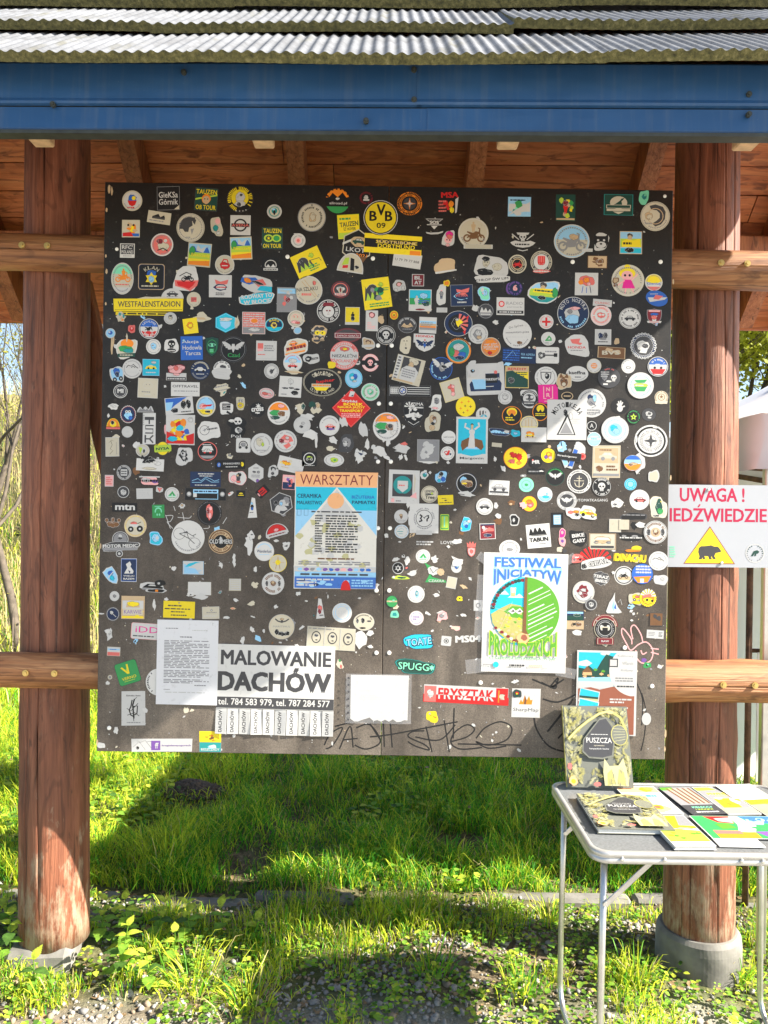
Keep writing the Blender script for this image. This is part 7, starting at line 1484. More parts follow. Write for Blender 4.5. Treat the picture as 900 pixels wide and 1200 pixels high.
def d_leaf1(s):
    s.poly([(-.97, .4), (.97, .4), (.97, .97), (-.97, .97)], 'D'); s.blob('y', .4, .75, .4, .2, 3); s.blob('e', .6, .8, .25, .15, 4); s.poly([(-.97, -.1), (.97, -.1), (.97, .5), (-.97, .5)], 'l'); s.poly([(-.97, -.3), (.97, -.4), (.97, .1), (-.97, .05)], 'w'); s.blob('D', .0, -.6, .8, .3, 5); s.blob('o', .1, -.55, .35, .2, 6); s.blob('J', .1, -.55, .15, .08, 7); s.ticks('b', -.8, .15, .6, .35, 1); s.ticks('D', -.9, -.95, .9, -.85, 1)
flat_book('tourist_leaflet', 'pale blue and orange tourist leaflet right of the standing book', 'leaflet', .868, -.208, .135, .235, .004, 3, d_leaf1, 'w')
def d_leaf2(s):
    s.poly([(-.97, -.97), (.97, -.97), (.97, .97), (-.97, .97)], 'a'); s.poly([(-.97, .75), (-.2, .75), (-.2, .97), (-.97, .97)], 'H')
    for i in range(9): s.stroke([(-.6+i*.17, .9), (-.35+i*.15, -.25)], .004 if i % 2 else .007, 't' if i % 2 else 'u', i == 0)
    s.poly([(-.97, -.35), (.97, -.35), (.97, -.97), (-.97, -.97)], 'h'); s.text('KIELECCY', 'j', .1, -.52, 1.2, .12, .02); s.text('I KRAJNI', 'e', .05, -.68, 1.0, .1, .02); s.ticks('w', -.6, -.9, .7, -.78, 1)
flat_book('wood_leaflet', 'grey leaflet with a wooden plank picture in the middle of the back row', 'leaflet', 1.010, -.205, .112, .235, .003, 6, d_leaf2, 'h', pages=False)
def d_leaf3(s):
    s.poly([(-.97, -.97), (.97, -.97), (.97, .97), (-.97, .97)], 'a'); s.poly([(-.97, .7), (.3, .75), (.0, .97), (-.97, .97)], 'e'); s.text('PIWNE', 'y', .0, .45, 1.2, .16, .03); s.text('szlaki', 'D', .2, .3, 1.0, .1, .03); s.poly([(-.7, -.55), (.4, -.55), (.5, .1), (-.6, .1)], 'y'); s.blob('w', -.3, .12, .3, .1, 3); s.blob('w', .5, -.1, .25, .25, 4); s.blob('e', .75, .05, .2, .2, 5); s.blob('o', -.1, -.3, .2, .15, 6); s.poly([(-.97, -.97), (.97, -.97), (.97, -.62), (-.97, -.62)], 'C')
flat_book('beer_leaflet', 'grey leaflet with a yellow beer mug at the right of the back row', 'leaflet', 1.122, -.202, .108, .235, .004, 5, d_leaf3, 'w')
def d_leaf5(s):
    s.poly([(-.97, -.97), (.97, -.97), (.97, .97), (-.97, .97)], 'C'); s.poly([(-.97, -.2), (.97, -.1), (.97, .3), (-.97, .2)], 'y'); s.poly([(-.97, .2), (.97, .3), (.97, .5), (-.97, .4)], 'D'); s.poly([(-.97, -.97), (.97, -.97), (.97, -.4), (-.97, -.5)], 't'); s.stroke([(-.9, .0), (.9, -.3)], .004, 'r')
flat_book('striped_leaflet', 'yellow and tan striped leaflet under the cream sheet at the right', 'leaflet', 1.238, -.212, .112, .235, .0035, 6, d_leaf5, 'w', pages=False)
def d_blank(s): s.ticks('s', -.7, -.5, .7, .6, 5)
flat_book('cream_sheet', 'cream paper sheet lying loose and tilted over the leaflets at the back', 'paper', 1.212, -.135, .13, .12, .0012, 9, d_blank, 'E', z0=TZ+.008, tilt=3, pages=False)
def d_map(s):
    s.poly([(-.98, -.98), (.98, -.98), (.98, .98), (-.98, .98)], 'g')
    for c, pts in (('r', [(-.7, .95), (-.1, .95), (-.15, .3), (-.5, .4)]), ('p', [(-.5, .75), (-.1, .85), (-.15, .35), (-.45, .5)]), ('w', [(-.1, .95), (.1, .95), (.3, .1), (.1, -.5), (-.25, -.4), (-.1, .2)]), ('F', [(.1, .95), (.98, .95), (.98, .3), (.5, .35), (.3, .5)]), ('l', [(.05, .6), (.6, .5), (.5, .2), (.2, .2)]), ('g', [(.1, .0), (.95, .2), (.95, -.3), (.3, -.3)]), ('v', [(.1, -.4), (.9, -.35), (.9, -.8), (.3, -.9)]), ('o', [(-.8, -.5), (.1, -.45), (.1, -.95), (-.8, -.95)]), ('x', [(-.8, -.3), (-.2, -.35), (-.2, -.6), (-.8, -.6)]), ('H', [(-.6, .25), (-.3, .3), (-.2, -.1), (-.55, -.2)])): s.poly(pts, c)
    for i in range(6): s.blob('lFlw'[i % 4], .25+i*.12, .62-.05*(i % 3), .05, .1, i, 9)
    s.annulus('l', .55, .65, .07, .10, s.hw/s.hh)
flat_book('map_sheet', 'brightly coloured folded map in green, red and blue on the table', 'map', 1.085, -.416, .265, .165, .003, 1, d_map, 'w', pages=False)
flat_book('white_card', 'small blank white card in front of the coloured map', 'card', 1.018, -.520, .128, .062, .0012, -1, lambda s: None, 'w', z0=TZ+.0022, pages=False)
def d_leaf6(s):
    s.poly([(-.97, .1), (.97, .1), (.97, .97), (-.97, .97)], 'y'); s.poly([(.2, .3), (.97, .25), (.97, .97), (.5, .97)], 'a'); s.blob('D', .3, .05, .5, .15, 3); s.blob('w', .4, .0, .3, .08, 4); s.poly([(-.97, -.75), (.97, -.75), (.97, -.05), (-.97, .15)], 'e'); g = random.Random(4)
    for i in range(12): s.blob(g.choice('HeyeeH'), g.uniform(-.8, .8), g.uniform(-.65, -.15), .2, .08, i, 8, .5, i == 0)
    s.poly([(-.97, -.97), (.97, -.97), (.97, -.75), (-.97, -.75)], 'l')
flat_book('leaflet_stack', 'stack of yellow and lime leaflets at the front, partly under the lying book', 'leaflet', .872, -.465, .118, .215, .0115, 2, d_leaf6, 'w', z0=TZ+.0022)
# ------------------------------------------------------------------ the market tent and rack to the right
tent = empty('market_tent', (2.95, 1.9, -.05), 'white canvas market tent with a steel frame standing right of the shelter', 'tent')
X0, X1, Y0, Y1, ZE = 1.45, 4.45, .24, 2.0, 2.0
mb = MB(); cx_, cy_, ZP = (X0+X1)/2, (Y0+Y1)/2, 2.95
N = 10; ring = [(X0+(X1-X0)*i/N, Y0) for i in range(N)]+[(X1, Y0+(Y1-Y0)*i/N) for i in range(N)]+[(X1-(X1-X0)*i/N, Y1) for i in range(N)]+[(X0, Y1-(Y1-Y0)*i/N) for i in range(N)]
def cp(t, i):
    x, y = ring[i]; sag = .10*math.sin(math.pi*t)*(1+.15*math.sin(i*2.1)); return (x+(cx_-x)*t, y+(cy_-y)*t, ZE+(ZP-ZE)*t-sag)
rows = [[cp(t, i) for i in range(4*N)] for t in (0, .2, .4, .6, .8, .97)]
loft(mb, rows); mb.build('canopy', M['canvas'], tent, smooth=True, origin=(cx_, cy_, ZE))
mb = MB(); rows = [[(x+(x-cx_)*.006*k+.012*math.sin(i*1.7+k), y+(y-cy_)*.006*k+.012*math.cos(i*2.3+k), ZE+.004-.055*k) for i, (x, y) in enumerate(ring)] for k in range(5)]
loft(mb, rows); mb.build('valance', M['canvas'], tent, smooth=True, origin=(cx_, cy_, ZE))
for (x, y) in ((X0+.03, Y0+.03), (X1-.03, Y0+.03), (X1-.03, Y1-.03), (X0+.03, Y1-.03)): MB().box((x, y, .94), (.03, .03, 2.1), bev=.004).build('pole', M['alu'], tent, origin=(x, y, .94))
for (a, b_) in (((X0+.03, Y0+.03), (X1-.03, Y0+.03)), ((X0+.03, Y1-.03), (X1-.03, Y1-.03)), ((X0+.03, Y0+.03), (X0+.03, Y1-.03)), ((X1-.03, Y0+.03), (X1-.03, Y1-.03))):
    for z0, z1 in ((1.74, 1.95), (1.95, 1.74)): MB().tube([(a[0], a[1], z0), (b_[0], b_[1], z1)], .011, 8).build('truss_bar', M['rust'], tent)
mb = MB(); nx_, nz_ = 30, 12
mb.add([(X0+.3+(X1-X0-.35)*i/nx_, Y1-.06+.03*math.sin(i*1.1)*(1-j/nz_*.3), -.02+(ZE-.15)*j/nz_) for j in range(nz_+1) for i in range(nx_+1)], [[j*(nx_+1)+i, j*(nx_+1)+i+1, (j+1)*(nx_+1)+i+1, (j+1)*(nx_+1)+i] for j in range(nz_) for i in range(nx_)])
mb.build('back_wall', M['canvas'], tent, smooth=True, origin=(cx_, Y1, 0))
# rusty display rack
rk0 = P(877, 800, 3.35); rack = empty('display_rack', (rk0.x+.3, rk0.y, -.08), 'rusty steel pipe display rack behind the right post', 'rack')
for x in (rk0.x, rk0.x+.62): MB().tube([(x, rk0.y, g1(x, rk0.y)-.05), (x, rk0.y, 1.52)], .0135, 10).build('upright', M['rust'], rack, smooth=True, origin=(x, rk0.y, 0))
for z in (1.02, .31, 1.42): MB().tube([(rk0.x, rk0.y, z), (rk0.x+.62, rk0.y, z)], .009, 8).build('cross_bar', M['rust'], rack, smooth=True, origin=(rk0.x+.3, rk0.y, z))
MB().tube([(rk0.x, rk0.y, .31), (rk0.x+.62, rk0.y, .12)], .008, 8).build('cross_bar', M['rust'], rack, smooth=True, origin=(rk0.x+.3, rk0.y, .2))
def d_ban(s):
    s.poly([(-.9, -.2), (-.3, .3), (.2, .1), (.0, -.4)], 'c'); s.poly([(-.6, .1), (-.2, .5), (.1, .3)], 'n'); s.blob('x', .3, -.5, .2, .15, 3); s.blob('q', -.4, -.55, .25, .15, 4); s.blob('F', .5, .2, .3, .25, 6)
s = Sheet(.56, .56, .004, .0); s.base([(-1, -1), (1, -1), (1, 1), (-1, 1)], 'E'); d_ban(s)
o = link('hanging_cloth', s.mesh('hanging_cloth'), None, (rk0.x+.31, rk0.y-.017, .735)); tag(o, 'cream cloth with a blue bird print hanging on the rusty rack', 'cloth')

# ------------------------------------------------------------------ plants
def leafmat(name, col, trans=.5, var=.35, scale=3):
    m, nt, b = nodemat(name); n = noise(nt, scale, 4, coord='Object'); n2 = noise(nt, scale*17, 2)
    c = ramp(nt, n, [(.3, tuple(v*(1-var) for v in col)), (.7, tuple(min(1, v*(1+var)) for v in col))])
    c = mixc(nt, .5, c, ramp(nt, n2, [(.3, (.6, .6, .6)), (.7, (1.25, 1.2, 1.1))]), 'MULTIPLY')
    nt.links.new(c, b.inputs['Base Color']); b.inputs['Roughness'].default_value = .55; b.inputs['Specular IOR Level'].default_value = .3
    t = nt.nodes.new('ShaderNodeBsdfTranslucent'); nt.links.new(c, t.inputs[0]); mx = nt.nodes.new('ShaderNodeMixShader'); mx.inputs[0].default_value = trans
    nt.links.new(b.outputs[0], mx.inputs[1]); nt.links.new(t.outputs[0], mx.inputs[2]); nt.links.new(mx.outputs[0], nt.nodes['Material Output'].inputs[0]); return m
GR = [leafmat('grass_green', (.17, .47, .028)), leafmat('grass_yellow_green', (.62, .70, .05)), leafmat('grass_dry', (.50, .43, .19), .3), leafmat('grass_deep', (.06, .31, .03))]
LF = [leafmat('leaf_green', (.24, .44, .05)), leafmat('leaf_light', (.54, .64, .07)), leafmat('leaf_dark', (.085, .18, .035)), leafmat('leaf_dead', (.28, .19, .10), .15)]
rng = np.random.default_rng(21)
def vnoise(x, y, s, seed):
    g = np.random.default_rng(seed); tab_ = g.random((64, 64)); u, v = x*s, y*s; i, j = np.floor(u).astype(int), np.floor(v).astype(int); fu, fv = u-i, v-j
    fu, fv = fu*fu*(3-2*fu), fv*fv*(3-2*fv); T = lambda a, b_: tab_[a % 64, b_ % 64]
    return (T(i, j)*(1-fu)+T(i+1, j)*fu)*(1-fv)+(T(i, j+1)*(1-fu)+T(i+1, j+1)*fu)*fv
def blades(x, y, h, wd, mi, spread=.35, z=None, heading=None, mats=GR):
    n = len(x); z = gz(x, y)-.004 if z is None else z
    a = rng.uniform(0, 2*np.pi, n) if heading is None else heading; lean = np.abs(rng.normal(spread, .25, n)); fa = rng.uniform(0, np.pi, n)
    dx, dy = np.cos(a)*lean*h, np.sin(a)*lean*h; sx, sy = np.cos(fa)*wd/2, np.sin(fa)*wd/2; hz = h*np.clip(1-lean*.25, .45, 1)
    b_ = np.stack([x, y, z], -1); m1 = np.stack([x+dx*.28, y+dy*.28, z+hz*.55], -1); m2_ = np.stack([x+dx*.62, y+dy*.62, z+hz*.85], -1); tp = np.stack([x+dx, y+dy, z+hz*np.clip(1.02-.35*lean, .5, 1)], -1); sv = np.stack([sx, sy, 0*sx], -1)
    V = np.stack([b_-sv, b_+sv, m1-sv*.9, m1+sv*.9, m2_-sv*.6, m2_+sv*.6, tp], 1).reshape(-1, 3)
    k = np.arange(n)[:, None]*7; T = np.concatenate([k+np.array([[0, 1, 3]]), k+np.array([[0, 3, 2]]), k+np.array([[2, 3, 5]]), k+np.array([[2, 5, 4]]), k+np.array([[4, 5, 6]])], 1).reshape(-1, 3)
    return V, T, np.repeat(mi, 5)
def away(x, y):
    ok = np.ones(len(x), bool)
    for (a, b_, r) in ((P(63, 1098, D_POST).x, .23, .15), (P(818, 1098, D_POST).x, .23, .17)): ok &= (x-a)**2+(y-b_)**2 > r*r
    ok &= ~((np.abs(y-.66) < .045) & (rng.random(len(x)) < .9))
    ok &= ((x+1.07)/.16)**2+((y-1.72)/.1)**2 > 1                        # mole hill
    ok &= ((x-.42)/.20)**2+((y-1.12)/.10)**2 > 1                        # bare patch
    return ok
parts_ = []
# lush grass behind the kerb
n = 130000; x = rng.uniform(-3.6, 4.2, n); y = .70+3.6*rng.random(n)**1.25
d = vnoise(x, y, 3.2, 1)*.6+vnoise(x, y, 9, 2)*.4; keep = (d > .10+.16*rng.random(n)) & away(x, y); x, y, d = x[keep], y[keep], d[keep]
h = (.04+.26*np.clip(d-.25, 0, 1))*rng.uniform(.6, 1.35, len(x)); mi = rng.choice(4, len(x), p=[.40, .34, .05, .21]); mi = np.where((x < -1.0+.3*vnoise(x, y, 2, 3)) & (rng.random(len(x)) < .45), 1, mi)  # extra yellow blades at the left put sunlight into the grass colour
parts_.append(blades(x, y, h, rng.uniform(.0025, .0055, len(x)), mi, .65))
# long meadow grass further left and behind
n = 30000; x = rng.uniform(-9, 7, n); y = rng.uniform(3.6, 9, n); h = rng.uniform(.08, .26, n)
parts_.append(blades(x, y, h, rng.uniform(.006, .014, n), rng.choice(4, n, p=[.22, .34, .38, .06]), .5))
# thin grass around the posts and in the gravel in front
n = 52000; x = rng.uniform(-2.6, 2.6, n); y = rng.uniform(-.75, .66, n); d = vnoise(x, y, 2.6, 5)*.55+vnoise(x, y, 8, 6)*.45
d = d+.10*np.exp(-((y-.42)/.2)**2)-.24*np.exp(-((x-.05)/.38)**2)*np.exp(-((y+.2)/.4)**2)-.20*np.exp(-((x+.62)/.3)**2)*np.exp(-((y+.42)/.25)**2)
keep = (d > .50+.10*rng.random(n)) & away(x, y); x, y, d = x[keep], y[keep], d[keep]
h = (.03+.22*np.clip(d-.48, 0, 1))*rng.uniform(.5, 1.4, len(x)); parts_.append(blades(x, y, h, rng.uniform(.0025, .005, len(x)), rng.choice(4, len(x), p=[.24, .56, .14, .06]), .5))
def join(pp):
    o = 0; Vs, Ts, Ms = [], [], []
    for V, T, m_ in pp: Vs.append(V); Ts.append(T+o); Ms.append(m_); o += len(V)
    return np.concatenate(Vs), np.concatenate(Ts), np.concatenate(Ms)
V, T, mi = join(parts_); tag(link('grass', fast_mesh('grass', V, T, GR, mi)), 'green spring grass growing around and behind the shelter', 'grass', kind='stuff')
# small leafy ground weeds
def leaves(x, y, z, L, W, az, tilt, mi):
    n = len(x); c, s_ = np.cos(az), np.sin(az); ct, st_ = np.cos(tilt), np.sin(tilt)
    prof = [(0, 0, 0), (.3, .42, .04), (.65, .40, .05), (1, 0, -.05), (.65, -.40, .05), (.3, -.42, .04), (.5, 0, -.06)]
    V = []
    for l_, w_, u in prof:
        fx = l_*L*ct; fz = l_*L*st_+u*L-(l_**2)*L*.18; lx = w_*W; V.append(np.stack([x+fx*c-lx*s_, y+fx*s_+lx*c, z+fz], -1))
    V = np.stack(V, 1).reshape(-1, 3); k = np.arange(n)[:, None]*7
    tr_ = [[0, 6, 1], [1, 6, 2], [2, 6, 3], [3, 6, 4], [4, 6, 5], [5, 6, 0]]
    return V, np.concatenate([k+np.array([t]) for t in tr_], 1).reshape(-1, 3), np.repeat(mi, 6)
pp = []
nr = 3800; rx_ = rng.uniform(-2.5, 2.4, nr); ry_ = rng.uniform(-.75, .64, nr); d = vnoise(rx_, ry_, 3.4, 9)*.6+vnoise(rx_, ry_, 11, 10)*.4
d = d-.12*np.exp(-((rx_-.05)/.38)**2)*np.exp(-((ry_+.2)/.4)**2)
keep = (d > .42) & away(rx_, ry_); rx_, ry_ = rx_[keep], ry_[keep]; per = 7
x = np.repeat(rx_, per); y = np.repeat(ry_, per); az = rng.uniform(0, 6.283, len(x)); sz = np.repeat(rng.uniform(.009, .026, len(rx_)), per)*rng.uniform(.7, 1.2, len(x)); rise = rng.uniform(.0, .05, len(x))
pp.append(leaves(x+np.cos(az)*sz*.5, y+np.sin(az)*sz*.5, gz(x, y)+.004+rise, sz, sz*rng.uniform(.7, 1.1, len(x)), az, rng.uniform(-.1, .7, len(x)), rng.choice(4, len(x), p=[.52, .26, .17, .05])))
n = 2600; x = rng.uniform(-3.2, 3, n); y = rng.uniform(.7, 3.0, n); keep = vnoise(x, y, 2.1, 14) > .55; x, y = x[keep], y[keep]
x = np.repeat(x, 5); y = np.repeat(y, 5); sz = rng.uniform(.02, .05, len(x)); az = rng.uniform(0, 6.283, len(x))
pp.append(leaves(x+np.cos(az)*.02, y+np.sin(az)*.02, gz(x, y)+rng.uniform(.01, .09, len(x)), sz, sz*.9, az, rng.uniform(-.1, .6, len(x)), rng.choice(4, len(x), p=[.45, .35, .18, .02])))
n = 3200; x = rng.uniform(-3, 3, n); y = rng.uniform(-.75, 3.2, n); sz = rng.uniform(.012, .045, n); pp.append(leaves(x, y, gz(x, y)+.004, sz, sz*rng.uniform(.3, .9, n), rng.uniform(0, 6.28, n), rng.uniform(-.1, .3, n), np.full(n, 3)))
V, T, mi = join(pp); tag(link('ground_weeds', fast_mesh('ground_weeds', V, T, LF, mi)), 'low leafy weeds and dead leaves covering the ground', 'weeds', kind='stuff')
# gravel
SM = [simple('gravel_pale', (.29, .27, .24), .9, .2, 40), simple('gravel_grey', (.22, .21, .195), .9, .25, 40), simple('gravel_brown', (.28, .21, .14), .9, .25, 40)]
ph = (1+5**.5)/2
ico = np.array([(-1, ph, 0), (1, ph, 0), (-1, -ph, 0), (1, -ph, 0), (0, -1, ph), (0, 1, ph), (0, -1, -ph), (0, 1, -ph), (ph, 0, -1), (ph, 0, 1), (-ph, 0, -1), (-ph, 0, 1)])/1.9
icf = np.array([(0, 11, 5), (0, 5, 1), (0, 1, 7), (0, 7, 10), (0, 10, 11), (1, 5, 9), (5, 11, 4), (11, 10, 2), (10, 7, 6), (7, 1, 8), (3, 9, 4), (3, 4, 2), (3, 2, 6), (3, 6, 8), (3, 8, 9), (4, 9, 5), (2, 4, 11), (6, 2, 10), (8, 6, 7), (9, 8, 1)])
n = 60000; x = rng.uniform(-2.5, 2.5, n); y = rng.uniform(-.75, .66, n); d = .38*np.exp(-((x-.05)/.4)**2)*np.exp(-((y+.25)/.5)**2)+.6*np.exp(-((x+.62)/.35)**2)*np.exp(-((y+.42)/.25)**2)+.25*np.exp(-((y-.5)/.15)**2)+.10
keep = (rng.random(n) < d*1.1) & away(x, y); x, y = x[keep], y[keep]; n = len(x); r = np.minimum(rng.lognormal(math.log(.0065), .5, n), .017)
V = ico[None]*r[:, None, None]*rng.uniform(.6, 1.25, (n, 12, 1))*rng.uniform(.6, 1.2, (n, 1, 3))*np.array([1, 1, .75]); V = V+np.stack([x, y, gz(x, y)+r*.25], -1)[:, None]
T = (np.arange(n)[:, None, None]*12+icf[None]).reshape(-1, 3)
tag(link('gravel', fast_mesh('gravel', V.reshape(-1, 3), T, SM, np.repeat(rng.choice(3, n, p=[.5, .3, .2]), 20))), 'pale loose gravel stones between the weeds in front', 'gravel', kind='stuff')
# mole hill of loose earth and bare soil
EM = simple('dark_earth', (.09, .068, .05), .95, .4, 60, bmp=.6)
n = 900; a = rng.uniform(0, 6.28, n); q_ = np.sqrt(rng.random(n)); x = -1.07+.19*q_*np.cos(a); y = 1.72+.12*q_*np.sin(a); r = rng.uniform(.006, .018, n)
V = ico[None]*r[:, None, None]*rng.uniform(.6, 1.25, (n, 12, 1))+np.stack([x, y, gz(x, y)+.004], -1)[:, None]; T = (np.arange(n)[:, None, None]*12+icf[None]).reshape(-1, 3)
o = link('mole_hill', fast_mesh('mole_hill', V.reshape(-1, 3), T, [EM])); tag(o, 'dark mound of crumbly earth in the shaded grass', 'earth mound')
# grass tufts one can tell apart
def tuft(px, py, hh, nb, label, mats_p, spread=.55, rad=.03):
    p = PZ(px, py, -.08); x = p.x+rng.normal(0, rad, nb); y = p.y+rng.normal(0, rad, nb); z0 = g1(p.x, p.y)
    hd = np.arctan2(y-p.y, x-p.x)+rng.normal(0, .5, nb)
    V, T, mi = blades(x, y, hh*rng.uniform(.5, 1.1, nb), rng.uniform(.0035, .006, nb), rng.choice(4, nb, p=mats_p), spread, z=gz(x, y)-.003, heading=hd)
    o = link('grass_tuft', fast_mesh('grass_tuft', V-np.array([p.x, p.y, z0]), T, GR, mi), None, (p.x, p.y, z0)); tag(o, label, 'grass tuft', 'tall grass tufts in front of the kerb')
for a in ((482, 1085, .14, 130, 'bright green tuft growing in the sunlit strip right below the board centre', (.3, .6, .1, 0)), (200, 1062, .12, 50, 'thin upright tuft between left post and kerb slab', (.3, .5, .2, 0)), (330, 1075, .11, 50, 'short dry yellowish tuft near the end of the left kerb slab', (.2, .4, .4, 0)), (225, 1150, .15, 120, 'dense fanned tuft of blades right of the left footing', (.2, .6, .15, .05), .75, .05), (290, 1165, .13, 110, 'wide sunlit tuft beside the pale gravel patch', (.2, .6, .15, .05), .7, .05), (505, 1140, .12, 60, 'slender tuft in the shade left of the table', (.5, .3, .1, .1)), (645, 1075, .11, 80, 'tuft by the table leg at the kerb', (.3, .5, .2, 0)), (745, 1150, .13, 90, 'tuft at the foot of the round concrete footing', (.3, .5, .2, 0)), (870, 1140, .12, 90, 'tuft right of the round concrete footing', (.3, .5, .2, 0)), (610, 1160, .12, 70, 'low tuft in front of the back table leg', (.4, .4, .1, .1))): tuft(*a)
# nettles
def nettle(px, py, hh, label, seed):
    g = random.Random(seed); p = PZ(px, py, -.08); z0 = g1(p.x, p.y); e = empty('nettle_plant', (p.x, p.y, z0), label, 'plant', 'nettles around the left post')
    lx, ly = g.uniform(-.15, .15), g.uniform(-.15, .15); st_pts = [(lx*hh*t*t, ly*hh*t*t, hh*t-.01) for t in (0, .35, .7, 1)]
    MB().tube(st_pts, [.0032, .003, .0024, .0012], 6).build('stem', LF[0], e).location = (0, 0, 0)
    nl = max(4, int(hh/.03))
    for i in range(nl):
        t = .2+.8*i/(nl-1)
        for sd in (0, math.pi):
            s_ = (.080-.035*t)*g.uniform(.8, 1.2); mk = 1 if t > .75 or g.random() < .2 else (2 if g.random() < .35 else 0)
            o = link('leaf', NLEAF[mk], e, None); o.location = (lx*hh*t*t, ly*hh*t*t, hh*t-.01); o.scale = (s_, s_, s_)
            o.rotation_euler = (0, -(g.uniform(.0, .35)+.5*(t > .9)), i*1.57+sd+g.uniform(-.3, .3))
NLEAF = []
for mk in range(3):      # toothed leaf blade, one unit long
    rim_ = [(0, 0)]
    for i in range(1, 8): u = i/8; rim_ += [(u-.05, .33*math.sin(math.pi*u**.8)*.93), (u, .33*math.sin(math.pi*u**.8)*1.08)]
    rim_.append((1.02, 0)); V = [(u, v_, .25*v_-.22*u*u) for u, v_ in rim_]+[(u, -v_, .25*v_-.22*u*u) for u, v_ in rim_[1:-1]]
    n_ = len(rim_); Fs = [[0, 1, n_]]+[[i, i+1, n_+i, n_+i-1] for i in range(1, n_-2)]+[[n_-2, n_-1, 2*n_-3]]
    NLEAF.append(MB().add(V, Fs).mesh('leaf', LF[mk], True))
for i, a in enumerate(((118, 1098, .17, 'nettle touching the right side of the left post'), (150, 1105, .20, 'tall nettle next to the left post with pale top leaves'), (185, 1095, .15, 'nettle two steps right of the left post in the shade'), (222, 1100, .16, 'bushy dark nettle below the kerb slab'), (262, 1092, .14, 'dark leafy nettle at the end of the nettle patch'), (300, 1100, .10, 'small nettle beside the bare gravel'), (142, 1145, .19, 'sunlit nettle right in front of the left footing'), (175, 1160, .15, 'low sunlit nettle among the front grass'), (12, 1130, .18, 'nettle at the left picture edge beside the footing'), (40, 1165, .14, 'nettle growing in front of the square footing'), (8, 1085, .15, 'nettle left of the left post foot'), (205, 1125, .13, 'nettle half hidden by the dense fanned tuft'))): nettle(*a, i)
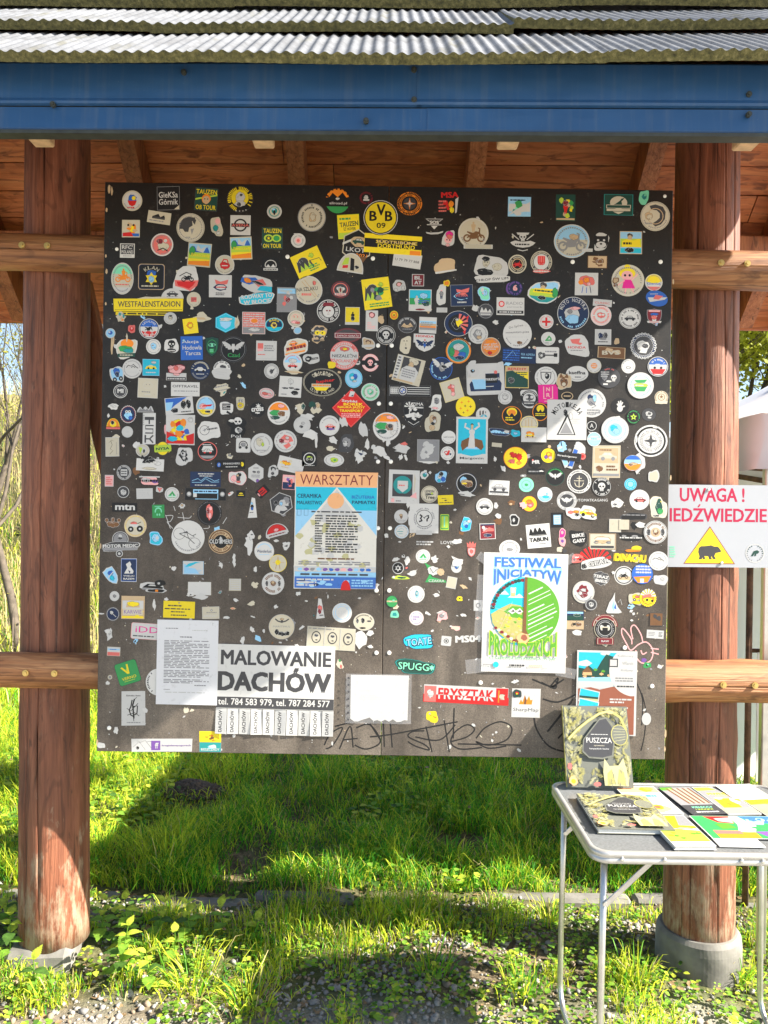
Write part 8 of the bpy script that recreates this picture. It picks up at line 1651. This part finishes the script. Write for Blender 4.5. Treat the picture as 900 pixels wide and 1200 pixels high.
# ------------------------------------------------------------------ trees
BK = simple('grey_bark', (.10, .08, .06), .95, .35, 14, bmp=.5)
BUD = leafmat('bud_yellow_green', (.34, .33, .07), .4); BUD2 = leafmat('young_leaf', (.36, .40, .04), .45)
def tree(x, y, ht, label, seed, leafy=.3, lean=0, depth=5, name='bare_tree', mat=None, r0=.05):
    g = random.Random(seed); z0 = g1(x, y)-.1; e = empty(name, (x, y, z0), label, 'tree', 'trees behind the shelter'); mb = MB(); tips = []
    def grow(p, d, ln_, r, lv):
        n = 3; pts = [p]; rs = [r]
        for i in range(n):
            d = (d+Vector((g.uniform(-.22, .22), g.uniform(-.22, .22), g.uniform(-.05, .16)))).normalized(); p = p+d*ln_/n; pts.append(p); rs.append(r*(1-.38*(i+1)/n))
            if lv < depth and i > 0 or (lv == 0):
                for _ in range(2 if lv < 3 else 1 if lv > 3 else 2):
                    if lv == 0 and i == 0: continue
                    sd = Vector((g.uniform(-1, 1), g.uniform(-1, 1), g.uniform(.0, .8))).normalized(); grow(p, (d*.6+sd*.75).normalized(), ln_*g.uniform(.5, .72), rs[-1]*.58, lv+1) if lv < depth else None
            if lv >= depth-1: tips.append(p)
        mb.tube(pts, rs, 5 if lv < 2 else 3, cap=False)
        if lv < depth: grow(p, d, ln_*.66, rs[-1]*.9, lv+1)
    grow(Vector((0, 0, 0)), Vector((lean, 0, 1)).normalized(), ht*.42, r0, 0)
    mb.build('trunk', BK, e, smooth=True).location = (0, 0, 0)
    t = np.array([tuple(v) for v in tips]); k = 3 if leafy < .5 else 7; t = np.repeat(t, k, 0); n = len(t); rg2 = np.random.default_rng(seed); keep = rg2.random(n) < leafy; t = t[keep]; n = len(t)
    if n:
        c = t+rg2.normal(0, .10 if leafy < .5 else .16, t.shape); s_ = rg2.uniform(.010, .026, n) if leafy < .5 else rg2.uniform(.03, .07, n); u = rg2.normal(0, 1, (n, 3)); u /= np.linalg.norm(u, axis=1)[:, None]; w = np.cross(u, rg2.normal(0, 1, (n, 3))); w /= np.linalg.norm(w, axis=1)[:, None]
        V = np.stack([c-u*s_[:, None], c+w*s_[:, None]*.5, c+u*s_[:, None], c-w*s_[:, None]*.5], 1).reshape(-1, 3); T = np.arange(4*n).reshape(-1, 4)
        o = link('crown', fast_mesh('crown', V, T, [mat or BUD]), e, None); o.location = (0, 0, 0)
    return e
tree(-3.55, 4.9, 5.2, 'thin bare tree with a few buds, first one left of the left post', 1, .18, -.1)
tree(-5.3, 6.8, 6.5, 'crooked bare tree at the left picture edge', 2, .18, .12)
tree(-4.3, 8.2, 7, 'taller budding tree up the bank behind the left post', 3, .2, 0)
tree(-7.6, 8.6, 7, 'bare tree further left up the bank', 4, .2, .05)
tree(-6.0, 11, 8, 'slender tree highest on the bank at the left', 5, .2, -.05)
tree(-2.5, 7.5, 6, 'budding tree seen between left post and board', 6, .25, .05)
tree(3.9, 8.2, 6.2, 'yellow green spring tree seen right of the right post', 7, .75, .05, 5, 'leafy_tree', BUD2, .12)
tree(5.9, 9.5, 7, 'yellow green tree behind the market tent', 8, .7, 0, 5, 'leafy_tree', BUD2, .12)
tree(5.0, 14, 9, 'far tree with young leaves beyond the tent', 9, .6, 0, 5, 'leafy_tree', BUD2, .14)
# dry thicket on the bank
n = 26000; x = rng.uniform(-13, 0, n); y = rng.uniform(4.6, 15, n); h = rng.uniform(.1, .8, n); V, T, mi = blades(x, y, h, rng.uniform(.004, .010, n), rng.choice(4, n, p=[.03, .09, .85, .03]), .35)
sel = rng.random(n) < .22; TW = simple('twig', (.17, .13, .10), .9, .3, 20); mi = np.where(np.repeat(sel, 5), 4, mi)
c = np.stack([rng.uniform(-13, 0, 9000), rng.uniform(4.8, 14, 9000)], -1); zz = gz(c[:, 0], c[:, 1])+rng.uniform(.1, 1.0, 9000); sz = rng.uniform(.02, .05, 9000)
V2, T2, m2_ = leaves(c[:, 0], c[:, 1], zz, sz, sz*.8, rng.uniform(0, 6.28, 9000), rng.uniform(-.5, .9, 9000), rng.choice([1, 2], 9000, p=[.6, .4]))
Va, Ta, ma = join([(V, T, mi), (V2, T2, m2_)])
tag(link('undergrowth', fast_mesh('undergrowth', Va, Ta, GR+[TW], ma)), 'dry yellow stalks and budding scrub on the bank', 'undergrowth', kind='stuff')
